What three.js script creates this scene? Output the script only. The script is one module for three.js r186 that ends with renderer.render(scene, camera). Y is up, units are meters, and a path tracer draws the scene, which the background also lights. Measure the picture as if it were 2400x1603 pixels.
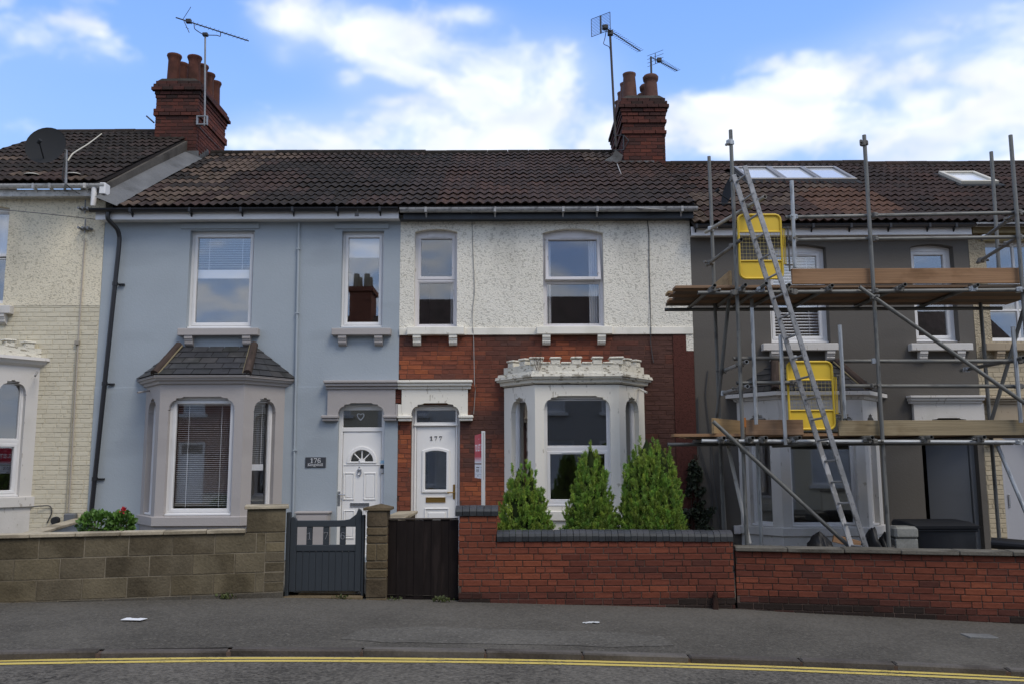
import * as THREE from 'three';
import { mergeGeometries } from 'three/addons/utils/BufferGeometryUtils.js';
import { FontLoader } from 'three/addons/loaders/FontLoader.js';
import { TextGeometry } from 'three/addons/geometries/TextGeometry.js';

// mirrored placements keep their faces turned outwards
const applyM = THREE.BufferGeometry.prototype.applyMatrix4;
THREE.BufferGeometry.prototype.applyMatrix4 = function (m) {
  applyM.call(this, m); if (m.determinant() >= 0) return this;
  if (this.index) { const a = this.index.array; for (let i = 0; i < a.length; i += 3) { const t = a[i + 1]; a[i + 1] = a[i + 2]; a[i + 2] = t; } return this; }
  for (const k of Object.keys(this.attributes)) { const q = this.attributes[k], n = q.itemSize, a = q.array; for (let i = 0; i < q.count; i += 3) for (let c = 0; c < n; c++) { const t = a[(i + 1) * n + c]; a[(i + 1) * n + c] = a[(i + 2) * n + c]; a[(i + 2) * n + c] = t; } }
  return this;
};
// ---------------------------------------------------------------- camera, sun, exposure
const V3 = (x, y, z) => new THREE.Vector3(x, y, z);
const F = 2050, CX = 1200, CY = 801.5, EYE = 1.74, D = 14.1;
const scene = new THREE.Scene();
const camera = new THREE.PerspectiveCamera(2 * Math.atan(CY / F) * 180 / Math.PI, 2400 / 1603, 0.1, 2000);
camera.position.set(0, EYE, D);
camera.rotation.order = 'YXZ';
camera.rotation.set(Math.atan(281.5 / F), 0, -0.004);
camera.updateMatrixWorld();
scene.add(camera);
const renderer = new THREE.WebGLRenderer({ antialias: true });
renderer.setSize(1024, 683);
renderer.toneMapping = THREE.LinearToneMapping;
renderer.toneMappingExposure = 1.2;
renderer.shadowMap.enabled = true;
// thin cloud veils the sun: a weak, very soft source high over the street
const sunDir = V3(0.38, 0.80, 0.46).normalize();
const sun = new THREE.DirectionalLight(new THREE.Color(1, 0.92, 0.79), 1.5);
sun.position.copy(sunDir).multiplyScalar(60);
sun.target.position.set(0, 2, 0);
sun.castShadow = true;
sun.shadow.radius = 45;
sun.shadow.mapSize.set(4096, 4096);
Object.assign(sun.shadow.camera, { left: -25, right: 25, top: 25, bottom: -25, near: 1, far: 140 });
scene.add(sun, sun.target);

// a pixel of the photograph gives a direction; the plane it lies on gives the place
function ray(u, v) { return V3((u - CX) / F, -(v - CY) / F, -1).applyQuaternion(camera.quaternion); }
function P(u, v, z = 0) { const d = ray(u, v), t = (z - D) / d.z; return V3(d.x * t, EYE + d.y * t, z); }
function PY(u, v, y) { const d = ray(u, v), t = (y - EYE) / d.y; return V3(d.x * t, y, D + d.z * t); }
function R(u0, v0, u1, v1, z = 0) {
  const um = (u0 + u1) / 2, vm = (v0 + v1) / 2;
  return { x0: P(u0, vm, z).x, x1: P(u1, vm, z).x, y0: P(um, v1, z).y, y1: P(um, v0, z).y };
}

// ---------------------------------------------------------------- seeded noise
function rng(seed) { let a = seed >>> 0; return () => { a = (a + 0x6D2B79F5) | 0; let t = Math.imul(a ^ (a >>> 15), 1 | a); t = (t + Math.imul(t ^ (t >>> 7), 61 | t)) ^ t; return ((t ^ (t >>> 14)) >>> 0) / 4294967296; }; }
const hash = (x, y, s) => { let h = Math.imul(x | 0, 374761393) ^ Math.imul(y | 0, 668265263) ^ Math.imul(s | 0, 2147483647 - 1013); h = Math.imul(h ^ (h >>> 13), 1274126177); h ^= h >>> 16; return (h >>> 0) / 4294967296; };
const sm = t => t * t * (3 - 2 * t), lerp = (a, b, t) => a + (b - a) * t, clamp = (x, a = 0, b = 1) => Math.min(b, Math.max(a, x));
const sstep = (a, b, x) => sm(clamp((x - a) / (b - a)));
function vnoise(x, y, s, px = 0, py = px) {
  const xi = Math.floor(x), yi = Math.floor(y), fx = sm(x - xi), fy = sm(y - yi);
  const w = (i, p) => p ? ((i % p) + p) % p : i;
  const a = hash(w(xi, px), w(yi, py), s), b = hash(w(xi + 1, px), w(yi, py), s), c = hash(w(xi, px), w(yi + 1, py), s), d = hash(w(xi + 1, px), w(yi + 1, py), s);
  return lerp(lerp(a, b, fx), lerp(c, d, fx), fy);
}
function fbm(x, y, s, oct = 5, px = 0, py = px, g = 0.5) {
  let v = 0, a = 1, n = 0;
  for (let o = 0; o < oct; o++) { v += a * vnoise(x, y, s + o * 17, px, py); n += a; a *= g; x *= 2; y *= 2; px *= 2; py *= 2; }
  return v / n;
}

// ---------------------------------------------------------------- sky (air and clouds, float equirectangular)
{
  const NW = 2048, NH = 1024, data = new Float32Array(NW * NH * 4);
  const azel = (u, v) => { const d = ray(u, v).normalize(); return [Math.atan2(d.x, -d.z) * 180 / Math.PI, Math.asin(d.y) * 180 / Math.PI]; };
  // cloud masses as [pixel, radius in degrees across and up, strength]
  const blobs = [
    [1150, 190, 8.0, 3.6, 0.30], [1050, 270, 7.0, 3.0, 0.30], [1330, 170, 4.5, 3.0, 0.2], [950, 110, 3.0, 1.6, 0.18], [1110, 320, 9, 2.2, 0.30],
    [780, 40, 5.0, 2.6, 0.30], [650, 60, 3.4, 2.0, 0.20], [900, 95, 3, 1.4, 0.2], [60, 40, 4, 2, -0.16], [420, 60, 4, 3, -0.12], [1100, 30, 2.6, 0.7, 0.22], [665, 310, 4.5, 1.5, 0.34], [830, 340, 4, 1.0, 0.25], [540, 335, 2.2, 0.9, 0.3],
    [115, 100, 3.0, 1.2, 0.2], [270, 132, 2.4, 0.9, 0.18], [815, 190, 1.1, 0.6, 0.2], [660, 135, 0.9, 0.7, 0.16],
    [1900, 255, 5.5, 2.4, 0.3], [2150, 290, 9, 3.4, 0.34], [2080, 130, 5, 2.2, 0.18], [2330, 130, 6, 5, 0.22], [1640, 330, 5, 1.6, 0.3], [1800, 130, 3, 0.9, 0.14], [2350, 20, 7, 2, 0.2], [1640, 250, 3.5, 1.0, 0.16], [1500, 300, 3, 2, 0.22],
  ].map(([u, v, a, b, s]) => [...azel(u, v), a, b, s]);
  const cen = azel(1200, 200);
  for (let j = 0; j < NH; j++) {
    const el = ((j + 0.5) / NH - 0.5) * Math.PI, ed = el * 180 / Math.PI, ce = Math.cos(el), y = Math.sin(el);
    for (let i = 0; i < NW; i++) {
      const an = ((i + 0.5) / NW - 0.5) * 2 * Math.PI, x = ce * Math.cos(an), z = ce * Math.sin(an);
      const o = (j * NW + i) * 4;
      let r, g, b;
      if (y < -0.02) { r = 0.14; g = 0.14; b = 0.135; }
      else {
        const e = clamp(ed / 90);
        const t1 = sstep(14, 33, ed), t2 = sstep(33, 80, ed);
        r = lerp(lerp(0.31, 0.185, t1), 0.12, t2); g = lerp(lerp(0.52, 0.37, t1), 0.30, t2); b = lerp(lerp(0.93, 0.88, t1), 0.78, t2);
        const k = 1 / (y + 0.22);
        let qx = x * k * 4.6, qz = z * k * 4.6;
        const wx = fbm(qx * 1.3 + 5, qz * 1.3, 11, 4), wz = fbm(qx * 1.3, qz * 1.3 + 9, 23, 4);
        qx += (wx - 0.5) * 0.7; qz += (wz - 0.5) * 0.7;
        const d = fbm(qx, qz * 1.25, 71, 8, 0, 0, 0.62);
        const az = Math.atan2(x, -z) * 180 / Math.PI;
        let bias = 0; for (const [ba, be, ra, re, s] of blobs) { const p = ((az - ba) / ra) ** 2 + ((ed - be) / re) ** 2; if (p < 9) bias += s * Math.exp(-p); }
        bias = Math.min(bias, 0.46);
        const view = Math.exp(-(((az - cen[0]) / 36) ** 4) - (((ed - 25) / 11) ** 4));
        bias = lerp(0.08, bias * 1.12 - 0.26, view);
        const c = sstep(0.425, 0.755, d + bias);
        const body = 0.94 + 0.30 * (fbm(qx * 2 + 3, qz * 2, 131, 4) - 0.5);
        const cr = body * 0.965, cg = body * 0.985, cb = body * 1.02;
        const veil = 0.20 * sstep(-0.20, 0.25, bias);
        const m = clamp(c * (0.80 + 0.5 * (fbm(qx * 3 + 8, qz * 3, 151, 4) - 0.35)) + veil * (1 - c));
        r = lerp(r, cr, m); g = lerp(g, cg, m); b = lerp(b, cb, m);
        const hz = 1 - sstep(0, 9, ed); r = lerp(r, 0.80, hz * 0.8); g = lerp(g, 0.87, hz * 0.8); b = lerp(b, 0.98, hz * 0.8);
      }
      data[o] = r; data[o + 1] = g; data[o + 2] = b; data[o + 3] = 1;
    }
  }
  const t = new THREE.DataTexture(data, NW, NH, THREE.RGBAFormat, THREE.FloatType);
  t.mapping = THREE.EquirectangularReflectionMapping; t.magFilter = THREE.LinearFilter; t.minFilter = THREE.LinearFilter; t.wrapS = THREE.RepeatWrapping; t.needsUpdate = true;
  scene.background = t; scene.environment = t;
}
// ---------------------------------------------------------------- procedural textures (tile in metres)
function tex(N, fn, metres, srgb = true, M = N, metresY = metres) {
  const d = new Uint8Array(N * M * 4);
  for (let j = 0; j < M; j++) for (let i = 0; i < N; i++) { const c = fn(i / N, j / M), o = (j * N + i) * 4; const a = Array.isArray(c) ? c : [c, c, c]; for (let k = 0; k < 3; k++) d[o + k] = 255 * (srgb ? Math.pow(clamp(a[k]), 1 / 2.2) : clamp(a[k])); d[o + 3] = 255; }
  const t = new THREE.DataTexture(d, N, M, THREE.RGBAFormat); t.wrapS = t.wrapT = THREE.RepeatWrapping; t.magFilter = THREE.LinearFilter; t.minFilter = THREE.LinearMipmapLinearFilter; t.generateMipmaps = true;
  if (srgb) t.colorSpace = THREE.SRGBColorSpace; t.repeat.set(1 / metres, 1 / metresY); t.needsUpdate = true; return t;
}
function worley(x, y, n, s) {   // tileable cell distance, x,y in [0,n)
  const xi = Math.floor(x), yi = Math.floor(y); let m = 9;
  for (let a = -1; a <= 1; a++) for (let b = -1; b <= 1; b++) { const cx = xi + a, cy = yi + b, wx = ((cx % n) + n) % n, wy = ((cy % n) + n) % n; const px = cx + hash(wx, wy, s), py = cy + hash(wx, wy, s + 7); const q = (px - x) ** 2 + (py - y) ** 2; if (q < m) m = q; }
  return Math.sqrt(m);
}
const T = {};
T.render = tex(512, (u, v) => 0.90 + 0.10 * (fbm(u * 6, v * 6, 3, 6, 6) - 0.2) - 0.05 * sstep(0.58, 0.75, fbm(u * 3, v * 9, 8, 4, 3, 9)), 3.1);
T.renderB = tex(512, (u, v) => fbm(u * 64, v * 64, 5, 3, 64), 1.3, false);
T.pebbleB = tex(1024, (u, v) => { const w = fbm(u * 16, v * 16, 31, 3, 16); const a = worley(u * 96 + w * 2, v * 96 + w * 2, 96, 41); return clamp(1 - a * 1.05) * 0.75 + 0.35 * fbm(u * 90, v * 90, 19, 2, 90) - 0.35 * sstep(0.55, 0.7, fbm(u * 90, v * 130, 77, 3, 90, 130)); }, 2.05, false);
T.pebble = tex(1024, (u, v) => { const f = fbm(u * 90, v * 130, 77, 3, 90, 130), g = fbm(u * 3, v * 3, 9, 5, 3); const pit = sstep(0.57, 0.70, f), k = 0.93 + 0.16 * (g - 0.5) - 0.27 * pit - 0.12 * sstep(0.55, 0.75, fbm(u * 4, v * 2.0, 90, 5, 4, 2)); return [k, k * (1 - 0.01 * pit), k * (0.985 - 0.03 * pit)]; }, 2.05);
T.brick = tex(512, (u, v) => { const f = fbm(u * 10, v * 40, 12, 5, 10, 40), s = sstep(0.66, 0.8, fbm(u * 30, v * 30, 4, 4, 30)), so = sstep(0.52, 0.8, fbm(u * 5, v * 7, 64, 5, 5, 7)); const k = 0.72 + 0.5 * (f - 0.35) - 0.32 * so; return [k + 0.06 * s, k + 0.07 * s, k + 0.07 * s]; }, 1.37);
T.brickB = tex(256, (u, v) => fbm(u * 24, v * 24, 6, 4, 24), 0.6, false);
T.asphalt = tex(1024, (u, v) => { const a = fbm(u * 150, v * 150, 15, 3, 150), g = fbm(u * 4, v * 4, 25, 6, 4), st = sstep(0.74, 0.83, fbm(u * 190, v * 190, 35, 2, 190)); const cr = 1 - sstep(0.004, 0.014, Math.abs(fbm(u * 3, v * 3, 45, 6, 3) - 0.5)) * 1, on = sstep(0.5, 0.6, fbm(u * 2, v * 2, 47, 2, 2)); return 0.66 + 0.95 * (a - 0.5) + 0.6 * (g - 0.5) + 0.4 * st - 0.4 * cr * on; }, 3.7);
T.asphaltB = tex(512, (u, v) => { const a = worley(u * 90, v * 90, 90, 15); return clamp(1 - a) * 0.7 + 0.3 * fbm(u * 60, v * 60, 2, 2, 60); }, 1.3, false);
T.pave = tex(1024, (u, v) => { const a = fbm(u * 200, v * 200, 115, 3, 200), g = fbm(u * 3, v * 3, 125, 6, 3), st = sstep(0.72, 0.82, fbm(u * 150, v * 150, 135, 2, 150)); const k = 0.70 + 0.55 * (a - 0.5) + 0.85 * (g - 0.5) + 0.35 * st; return [k, k, k * 0.985]; }, 4.2);
T.wood = tex(512, (u, v) => { const w = fbm(u * 3, v * 24, 51, 4, 3, 24), g = fbm(u * 6 + w, v * 150, 61, 3, 6, 150); const kn = sstep(0.80, 0.9, fbm(u * 5, v * 9, 18, 2, 5, 9)), st = sstep(0.55, 0.8, fbm(u * 7, v * 4, 44, 5, 7, 4)); const k = 0.80 + 0.35 * (g - 0.5) + 0.35 * (w - 0.5) - 0.22 * kn - 0.20 * st; return [k, k * (0.985 - 0.04 * st), k * (0.96 - 0.08 * st)]; }, 2.3, true, 512, 0.9);
T.woodB = tex(256, (u, v) => fbm(u * 3, v * 80, 61, 3, 3, 80), 1.5, false, 256, 0.6);
T.gate = tex(256, (u, v) => { const s = fbm(u * 40, v * 5, 21, 4, 40, 5), w = sstep(0.56, 0.75, fbm(u * 14, v * 3, 28, 5, 14, 3)); return 0.6 + 0.45 * (s - 0.5) + 0.4 * w; }, 1.1);
T.tile = tex(512, (u, v) => { const f = fbm(u * 12, v * 12, 81, 6, 12), l = sstep(0.60, 0.75, fbm(u * 22, v * 22, 82, 4, 22)), m = sstep(0.5, 0.75, fbm(u * 5, v * 5, 88, 5, 5)); const k = 0.75 + 0.55 * (f - 0.5) - 0.25 * m; return [k + 0.13 * l, k + 0.14 * l + 0.03 * m, k + 0.10 * l]; }, 1.7);
T.conc = tex(512, (u, v) => { const f = fbm(u * 8, v * 8, 91, 7, 8), s = fbm(u * 110, v * 110, 92, 2, 110), m = sstep(0.52, 0.72, fbm(u * 4, v * 4, 99, 6, 4)); const k = 0.78 + 0.45 * (f - 0.5) + 0.22 * (s - 0.5) - 0.24 * m; return [k, k * (1 - 0.02 * m), k * (0.97 - 0.05 * m)]; }, 1.9);
T.concB = tex(256, (u, v) => fbm(u * 40, v * 40, 93, 4, 40), 0.8, false);
T.metal = tex(256, (u, v) => { const f = fbm(u * 9, v * 9, 101, 5, 9), s = sstep(0.62, 0.72, fbm(u * 22, v * 22, 103, 3, 22)); const k = 0.78 + 0.5 * (f - 0.5) - 0.3 * s; return [k, k * 0.99, k * 0.97]; }, 0.7);
T.peel = tex(1024, (u, v) => { const f = fbm(u * 14, v * 26, 111, 6, 14, 26), g = fbm(u * 6, v * 4, 114, 5, 6, 4); const p = 0.8 * sstep(0.63, 0.70, f + 0.22 * (g - 0.5)), st = sstep(0.54, 0.78, fbm(u * 22, v * 4, 117, 5, 22, 4)); const k = 0.94 - 0.10 * st; return [lerp(k, 0.30, p), lerp(k * 0.985, 0.27, p), lerp(k * 0.94, 0.22, p)]; }, 0.95);
T.paint = tex(512, (u, v) => { const g = fbm(u * 5, v * 2, 121, 5, 5, 2), cr = sstep(0.74, 0.80, fbm(u * 40, v * 16, 122, 4, 40, 16)), st = 0.10 * sstep(0.5, 0.8, g); return [0.95 - st - 0.3 * cr, 0.945 - st - 0.32 * cr, 0.93 - st * 1.1 - 0.35 * cr]; }, 1.6);
T.pbrick = tex(512, (u, v) => { const g = fbm(u * 7, v * 7, 141, 5, 7), cr = sstep(0.74, 0.82, fbm(u * 12, v * 70, 142, 4, 12, 70)); const k = 0.93 + 0.14 * (g - 0.5) - 0.3 * cr; return [k, k, k * 0.98]; }, 1.9);

const lin = (r, g, b) => new THREE.Color().setRGB(r, g, b);
function M(color, rough = 0.8, o = {}) { const m = new THREE.MeshPhysicalMaterial({ color: lin(...color), roughness: rough, metalness: o.metal || 0, specularIntensity: o.metal ? 1 : rough > 0.78 ? 0.35 : rough > 0.6 ? 0.6 : 1 }); if (o.map) m.map = o.map; if (o.bump) { m.bumpMap = o.bump; m.bumpScale = o.bs || 0.003; } if (o.extra) Object.assign(m, o.extra); if (o.double) m.side = THREE.DoubleSide; return m; }
const mats = {
  blue: M([0.378, 0.42, 0.448], 0.8, { map: T.render, bump: T.renderB, bs: 0.0015 }),
  mauve: M([0.43, 0.395, 0.37], 0.75, { map: T.render, bump: T.renderB, bs: 0.0012 }),
  pebble: M([0.84, 0.795, 0.69], 0.92, { map: T.pebble, bump: T.pebbleB, bs: 0.0065 }),
  pebble175: M([0.80, 0.72, 0.55], 0.92, { map: T.pebble, bump: T.pebbleB, bs: 0.0055 }),
  pebble179: M([0.44, 0.37, 0.26], 0.92, { map: T.pebble, bump: T.pebbleB, bs: 0.012 }),
  redstrip: M([0.10, 0.036, 0.028], 0.85, { map: T.pebble, bump: T.pebbleB, bs: 0.004 }),
  cream: M([0.86, 0.82, 0.72], 0.7, { map: T.paint, bump: T.renderB, bs: 0.001 }),
  white: M([0.66, 0.635, 0.60], 0.7, { map: T.paint, bump: T.renderB, bs: 0.001 }),
  peel: M([0.76, 0.725, 0.635], 0.85, { map: T.peel, bump: T.concB, bs: 0.006 }),
  mortar: M([0.17, 0.085, 0.062], 0.95, { map: T.conc }),
  mortarBrown: M([0.15, 0.105, 0.085], 0.95, { map: T.conc }),
  grey: M([0.125, 0.114, 0.100], 0.85, { map: T.render, bump: T.renderB, bs: 0.0015 }),
  upvc: M([0.79, 0.775, 0.755], 0.35, { map: T.render }),
  upvcOld: M([0.70, 0.68, 0.69], 0.45, { map: T.paint }),
  door: M([0.84, 0.82, 0.78], 0.35),
  black: M([0.012, 0.012, 0.014], 0.4),
  navy: M([0.03, 0.038, 0.05], 0.5, { map: T.conc }),
  gutterGrey: M([0.42, 0.42, 0.42], 0.5, { map: T.metal }),
  gutterWhite: M([0.70, 0.69, 0.66], 0.5, { map: T.metal }),
  lead: M([0.15, 0.15, 0.15], 0.7, { map: T.conc, bump: T.concB, bs: 0.004 }),
  cement: M([0.12, 0.108, 0.095], 0.95, { map: T.conc, bump: T.concB, bs: 0.006 }),
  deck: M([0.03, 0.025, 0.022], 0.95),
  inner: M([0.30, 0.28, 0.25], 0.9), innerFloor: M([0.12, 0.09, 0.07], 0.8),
  blind: M([0.78, 0.79, 0.80], 0.5), curtain: M([0.62, 0.62, 0.62], 0.95, { double: true }),
  slate: [M([0.055, 0.053, 0.055], 0.6, { map: T.tile }), M([0.07, 0.066, 0.064], 0.65, { map: T.tile }), M([0.045, 0.044, 0.047], 0.55, { map: T.tile })],
  lime: M([0.30, 0.25, 0.155], 0.95, { map: T.conc }),
  hip: M([0.085, 0.06, 0.05], 0.9, { map: T.tile }),
  pot: M([0.125, 0.048, 0.033], 0.8, { map: T.tile }),
  potPale: M([0.135, 0.06, 0.043], 0.75, { map: T.tile }),
  tube: M([0.20, 0.20, 0.185], 0.55, { map: T.metal, metal: 0.35 }),
  galv: M([0.50, 0.52, 0.53], 0.42, { map: T.metal, metal: 0.55 }),
  coupler: M([0.20, 0.19, 0.17], 0.6, { map: T.metal, metal: 0.4 }),
  yellow: M([0.78, 0.53, 0.035], 0.5, { map: T.render }),
  alu: M([0.42, 0.42, 0.42], 0.45, { map: T.metal, metal: 0.5 }),
  plank: [M([0.36, 0.215, 0.12], 0.85, { map: T.wood, bump: T.woodB, bs: 0.002 }), M([0.31, 0.20, 0.125], 0.85, { map: T.wood, bump: T.woodB, bs: 0.002 }), M([0.40, 0.28, 0.15], 0.85, { map: T.wood, bump: T.woodB, bs: 0.002 })],
  plankGrey: M([0.20, 0.155, 0.115], 0.9, { map: T.wood, bump: T.woodB, bs: 0.002 }),
  gateGrey: M([0.034, 0.041, 0.047], 0.55, { map: T.render }),
  gateBrown: M([0.024, 0.017, 0.015], 0.85, { map: T.gate }),
  brass: M([0.42, 0.26, 0.08], 0.35, { metal: 0.9 }), chrome: M([0.55, 0.55, 0.56], 0.25, { metal: 0.9 }),
  dark: M([0.028, 0.029, 0.03], 0.9), iron: M([0.06, 0.032, 0.024], 0.8, { map: T.conc }),
  aerial: M([0.05, 0.05, 0.052], 0.5, { metal: 0.4 }), mast: M([0.30, 0.31, 0.32], 0.5, { map: T.metal, metal: 0.4 }), mastDark: M([0.07, 0.06, 0.055], 0.6, { map: T.metal, metal: 0.3 }),
  cable: M([0.06, 0.06, 0.06], 0.6), cablePale: M([0.50, 0.46, 0.36], 0.7), cableGrey: M([0.3, 0.29, 0.27], 0.7),
  coping: M([0.50, 0.43, 0.32], 0.9, { map: T.conc, bump: T.concB, bs: 0.003 }),
  copingGrey: M([0.17, 0.155, 0.13], 0.95, { map: T.conc, bump: T.concB, bs: 0.005 }),
  stone: [M([0.20, 0.15, 0.09], 0.95, { map: T.conc, bump: T.concB, bs: 0.006 }), M([0.24, 0.185, 0.11], 0.95, { map: T.conc, bump: T.concB, bs: 0.006 }), M([0.15, 0.115, 0.075], 0.95, { map: T.conc, bump: T.concB, bs: 0.006 })],
  block: [M([0.19, 0.156, 0.10], 0.95, { map: T.conc, bump: T.concB, bs: 0.005 }), M([0.178, 0.147, 0.097], 0.95, { map: T.conc, bump: T.concB, bs: 0.005 }), M([0.205, 0.167, 0.104], 0.95, { map: T.conc, bump: T.concB, bs: 0.005 }), M([0.16, 0.132, 0.09], 0.95, { map: T.conc, bump: T.concB, bs: 0.005 })],
  footing: M([0.12, 0.107, 0.088], 0.95, { map: T.conc, bump: T.concB, bs: 0.005 }),
  blockMortar: M([0.27, 0.23, 0.17], 0.95, { map: T.conc }),
  bluebrick: [M([0.045, 0.048, 0.055], 0.55, { map: T.tile }), M([0.06, 0.06, 0.066], 0.6, { map: T.tile }), M([0.035, 0.037, 0.042], 0.5, { map: T.tile })],
  asphalt: M([0.148, 0.134, 0.112], 0.92, { map: T.asphalt, bump: T.asphaltB, bs: 0.006 }),
  paveLight: M([0.142, 0.131, 0.113], 0.92, { map: T.pave, bump: T.asphaltB, bs: 0.004 }),
  pave: M([0.120, 0.109, 0.092], 0.92, { map: T.pave, bump: T.asphaltB, bs: 0.004 }),
  kerb: [M([0.12, 0.105, 0.095], 0.9, { map: T.conc, bump: T.concB, bs: 0.003 }), M([0.145, 0.13, 0.118], 0.9, { map: T.conc, bump: T.concB, bs: 0.003 }), M([0.10, 0.088, 0.08], 0.9, { map: T.conc, bump: T.concB, bs: 0.003 })],
  soil: M([0.07, 0.055, 0.04], 1, { map: T.conc }),
  ground: M([0.10, 0.10, 0.085], 1, { map: T.conc }),
  red: M([0.5, 0.03, 0.05], 0.5),
  paper: M([0.7, 0.7, 0.7], 0.8), paintWhite: M([0.5, 0.5, 0.48], 0.9),
  bin: M([0.018, 0.02, 0.024], 0.5), bag: M([0.010, 0.010, 0.011], 0.55), meter: M([0.33, 0.33, 0.31], 0.8, { map: T.conc }),
  oppCream: M([0.62, 0.56, 0.42], 0.85, { map: T.render }), oppBrick: M([0.26, 0.10, 0.06], 0.9, { map: T.brick }), oppWhite: M([0.66, 0.65, 0.62], 0.85, { map: T.render }), oppGrey: M([0.36, 0.35, 0.33], 0.85, { map: T.render }), oppRoof: M([0.10, 0.07, 0.06], 0.9, { map: T.tile }),
};
// brick tones: orange, red, brown, dull, sooty
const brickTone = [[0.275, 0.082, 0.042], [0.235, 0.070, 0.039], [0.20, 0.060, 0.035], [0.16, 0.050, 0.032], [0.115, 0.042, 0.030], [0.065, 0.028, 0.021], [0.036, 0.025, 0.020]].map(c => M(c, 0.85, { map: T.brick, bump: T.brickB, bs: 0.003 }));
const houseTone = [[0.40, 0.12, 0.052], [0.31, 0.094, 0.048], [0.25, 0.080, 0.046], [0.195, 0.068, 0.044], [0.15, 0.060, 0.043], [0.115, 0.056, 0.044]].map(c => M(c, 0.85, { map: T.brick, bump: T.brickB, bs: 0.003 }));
const stackBrick = [[0.16, 0.050, 0.033], [0.125, 0.044, 0.032], [0.095, 0.038, 0.030], [0.072, 0.034, 0.028], [0.05, 0.03, 0.025]].map(c => M(c, 0.88, { map: T.brick, bump: T.brickB, bs: 0.003 }));
const creamBrick = [[0.66, 0.60, 0.46], [0.64, 0.58, 0.445], [0.68, 0.62, 0.48]].map(c => M(c, 0.8, { map: T.pbrick, bump: T.brickB, bs: 0.003 }));
const ochreBrick = [[0.52, 0.44, 0.31], [0.50, 0.42, 0.295], [0.54, 0.46, 0.33]].map(c => M(c, 0.8, { map: T.pbrick, bump: T.brickB, bs: 0.003 }));
const tileTone = [[0.032, 0.025, 0.020], [0.048, 0.034, 0.028], [0.062, 0.039, 0.031], [0.075, 0.042, 0.031], [0.115, 0.080, 0.058], [0.135, 0.072, 0.046]].map(c => M(c, 0.88, { map: T.tile, bump: T.concB, bs: 0.003 }));
const glass = new THREE.MeshPhysicalMaterial({ color: 0xffffff, roughness: 0.015, metalness: 0, transmission: 1, thickness: 0, ior: 1.95 });
const coated = new THREE.MeshPhysicalMaterial({ color: 0xffffff, roughness: 0.012, metalness: 0, transmission: 1, thickness: 0, ior: 2.25 });
const velux = new THREE.MeshPhysicalMaterial({ color: lin(0.5, 0.52, 0.54), roughness: 0.06, metalness: 0, ior: 1.7 });
// ---------------------------------------------------------------- geometry helpers (world metres)
function uvBox(g, ox = 0, oy = 0) {
  if (!g.attributes.normal) g.computeVertexNormals();
  const p = g.attributes.position, n = g.attributes.normal, uv = new Float32Array(p.count * 2);
  for (let i = 0; i < p.count; i++) {
    const ax = Math.abs(n.getX(i)), ay = Math.abs(n.getY(i)), az = Math.abs(n.getZ(i));
    if (az >= ax && az >= ay) { uv[2 * i] = p.getX(i) + ox; uv[2 * i + 1] = p.getY(i) + oy; }
    else if (ax >= ay) { uv[2 * i] = p.getZ(i) + ox + 0.37; uv[2 * i + 1] = p.getY(i) + oy; }
    else { uv[2 * i] = p.getX(i) + ox; uv[2 * i + 1] = p.getZ(i) + oy + 0.71; }
  }
  g.setAttribute('uv', new THREE.BufferAttribute(uv, 2)); return g;
}
const clean = g => { let q = g.index ? g.toNonIndexed() : g; for (const k of Object.keys(q.attributes)) if (!['position', 'normal', 'uv', 'color'].includes(k)) q.deleteAttribute(k); if (!q.attributes.uv) uvBox(q); return q; };
const merge = a => mergeGeometries(a.map(clean), false);
function box(x0, x1, y0, y1, z0, z1) { const g = new THREE.BoxGeometry(Math.abs(x1 - x0), Math.abs(y1 - y0), Math.abs(z1 - z0)); g.translate((x0 + x1) / 2, (y0 + y1) / 2, (z0 + z1) / 2); return uvBox(g); }
function polys(list) {   // flat faces of a convex body about the origin, or faces given in order with keep = true
  const pos = [];
  for (const p of list) {
    const a = p[0]; const n = V3(...p[1]).sub(V3(...a)).cross(V3(...p[2]).sub(V3(...a)));
    const c = p.reduce((s, q) => s.add(V3(...q)), V3(0, 0, 0));
    const q = n.dot(c) < 0 ? [...p].reverse() : p;
    for (let i = 1; i < q.length - 1; i++) pos.push(...q[0], ...q[i], ...q[i + 1]);
  }
  const g = new THREE.BufferGeometry(); g.setAttribute('position', new THREE.Float32BufferAttribute(pos, 3)); g.computeVertexNormals(); return g;
}
function bevelBox(w, h, d, b, ox = 0, oy = 0) {   // centred on the origin, 44 triangles
  const H = [w / 2, h / 2, d / 2], L = [], S = [-1, 1], pt = (s, ax) => s.map((q, i) => q * (i === ax ? H[i] : H[i] - b));
  for (let a = 0; a < 3; a++) { const o = [0, 1, 2].filter(i => i !== a); for (const s of S) { const v = [[-1, -1], [1, -1], [1, 1], [-1, 1]].map(q => { const r = [0, 0, 0]; r[a] = s; r[o[0]] = q[0]; r[o[1]] = q[1]; return pt(r, a); }); L.push(v); } }
  for (let c = 0; c < 3; c++) { const [a, b2] = [0, 1, 2].filter(i => i !== c); for (const sa of S) for (const sb of S) { const mk = (sc, ax) => { const r = [0, 0, 0]; r[a] = sa; r[b2] = sb; r[c] = sc; return pt(r, ax); }; L.push([mk(-1, a), mk(1, a), mk(1, b2), mk(-1, b2)]); } }
  for (const x of S) for (const y of S) for (const z of S) L.push([pt([x, y, z], 0), pt([x, y, z], 1), pt([x, y, z], 2)]);
  return uvBox(polys(L), ox, oy);
}
function bbox(x0, x1, y0, y1, z0, z1, b = 0.006) { const g = bevelBox(x1 - x0, y1 - y0, z1 - z0, b); g.translate((x0 + x1) / 2, (y0 + y1) / 2, (z0 + z1) / 2); return uvBox(g); }
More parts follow.
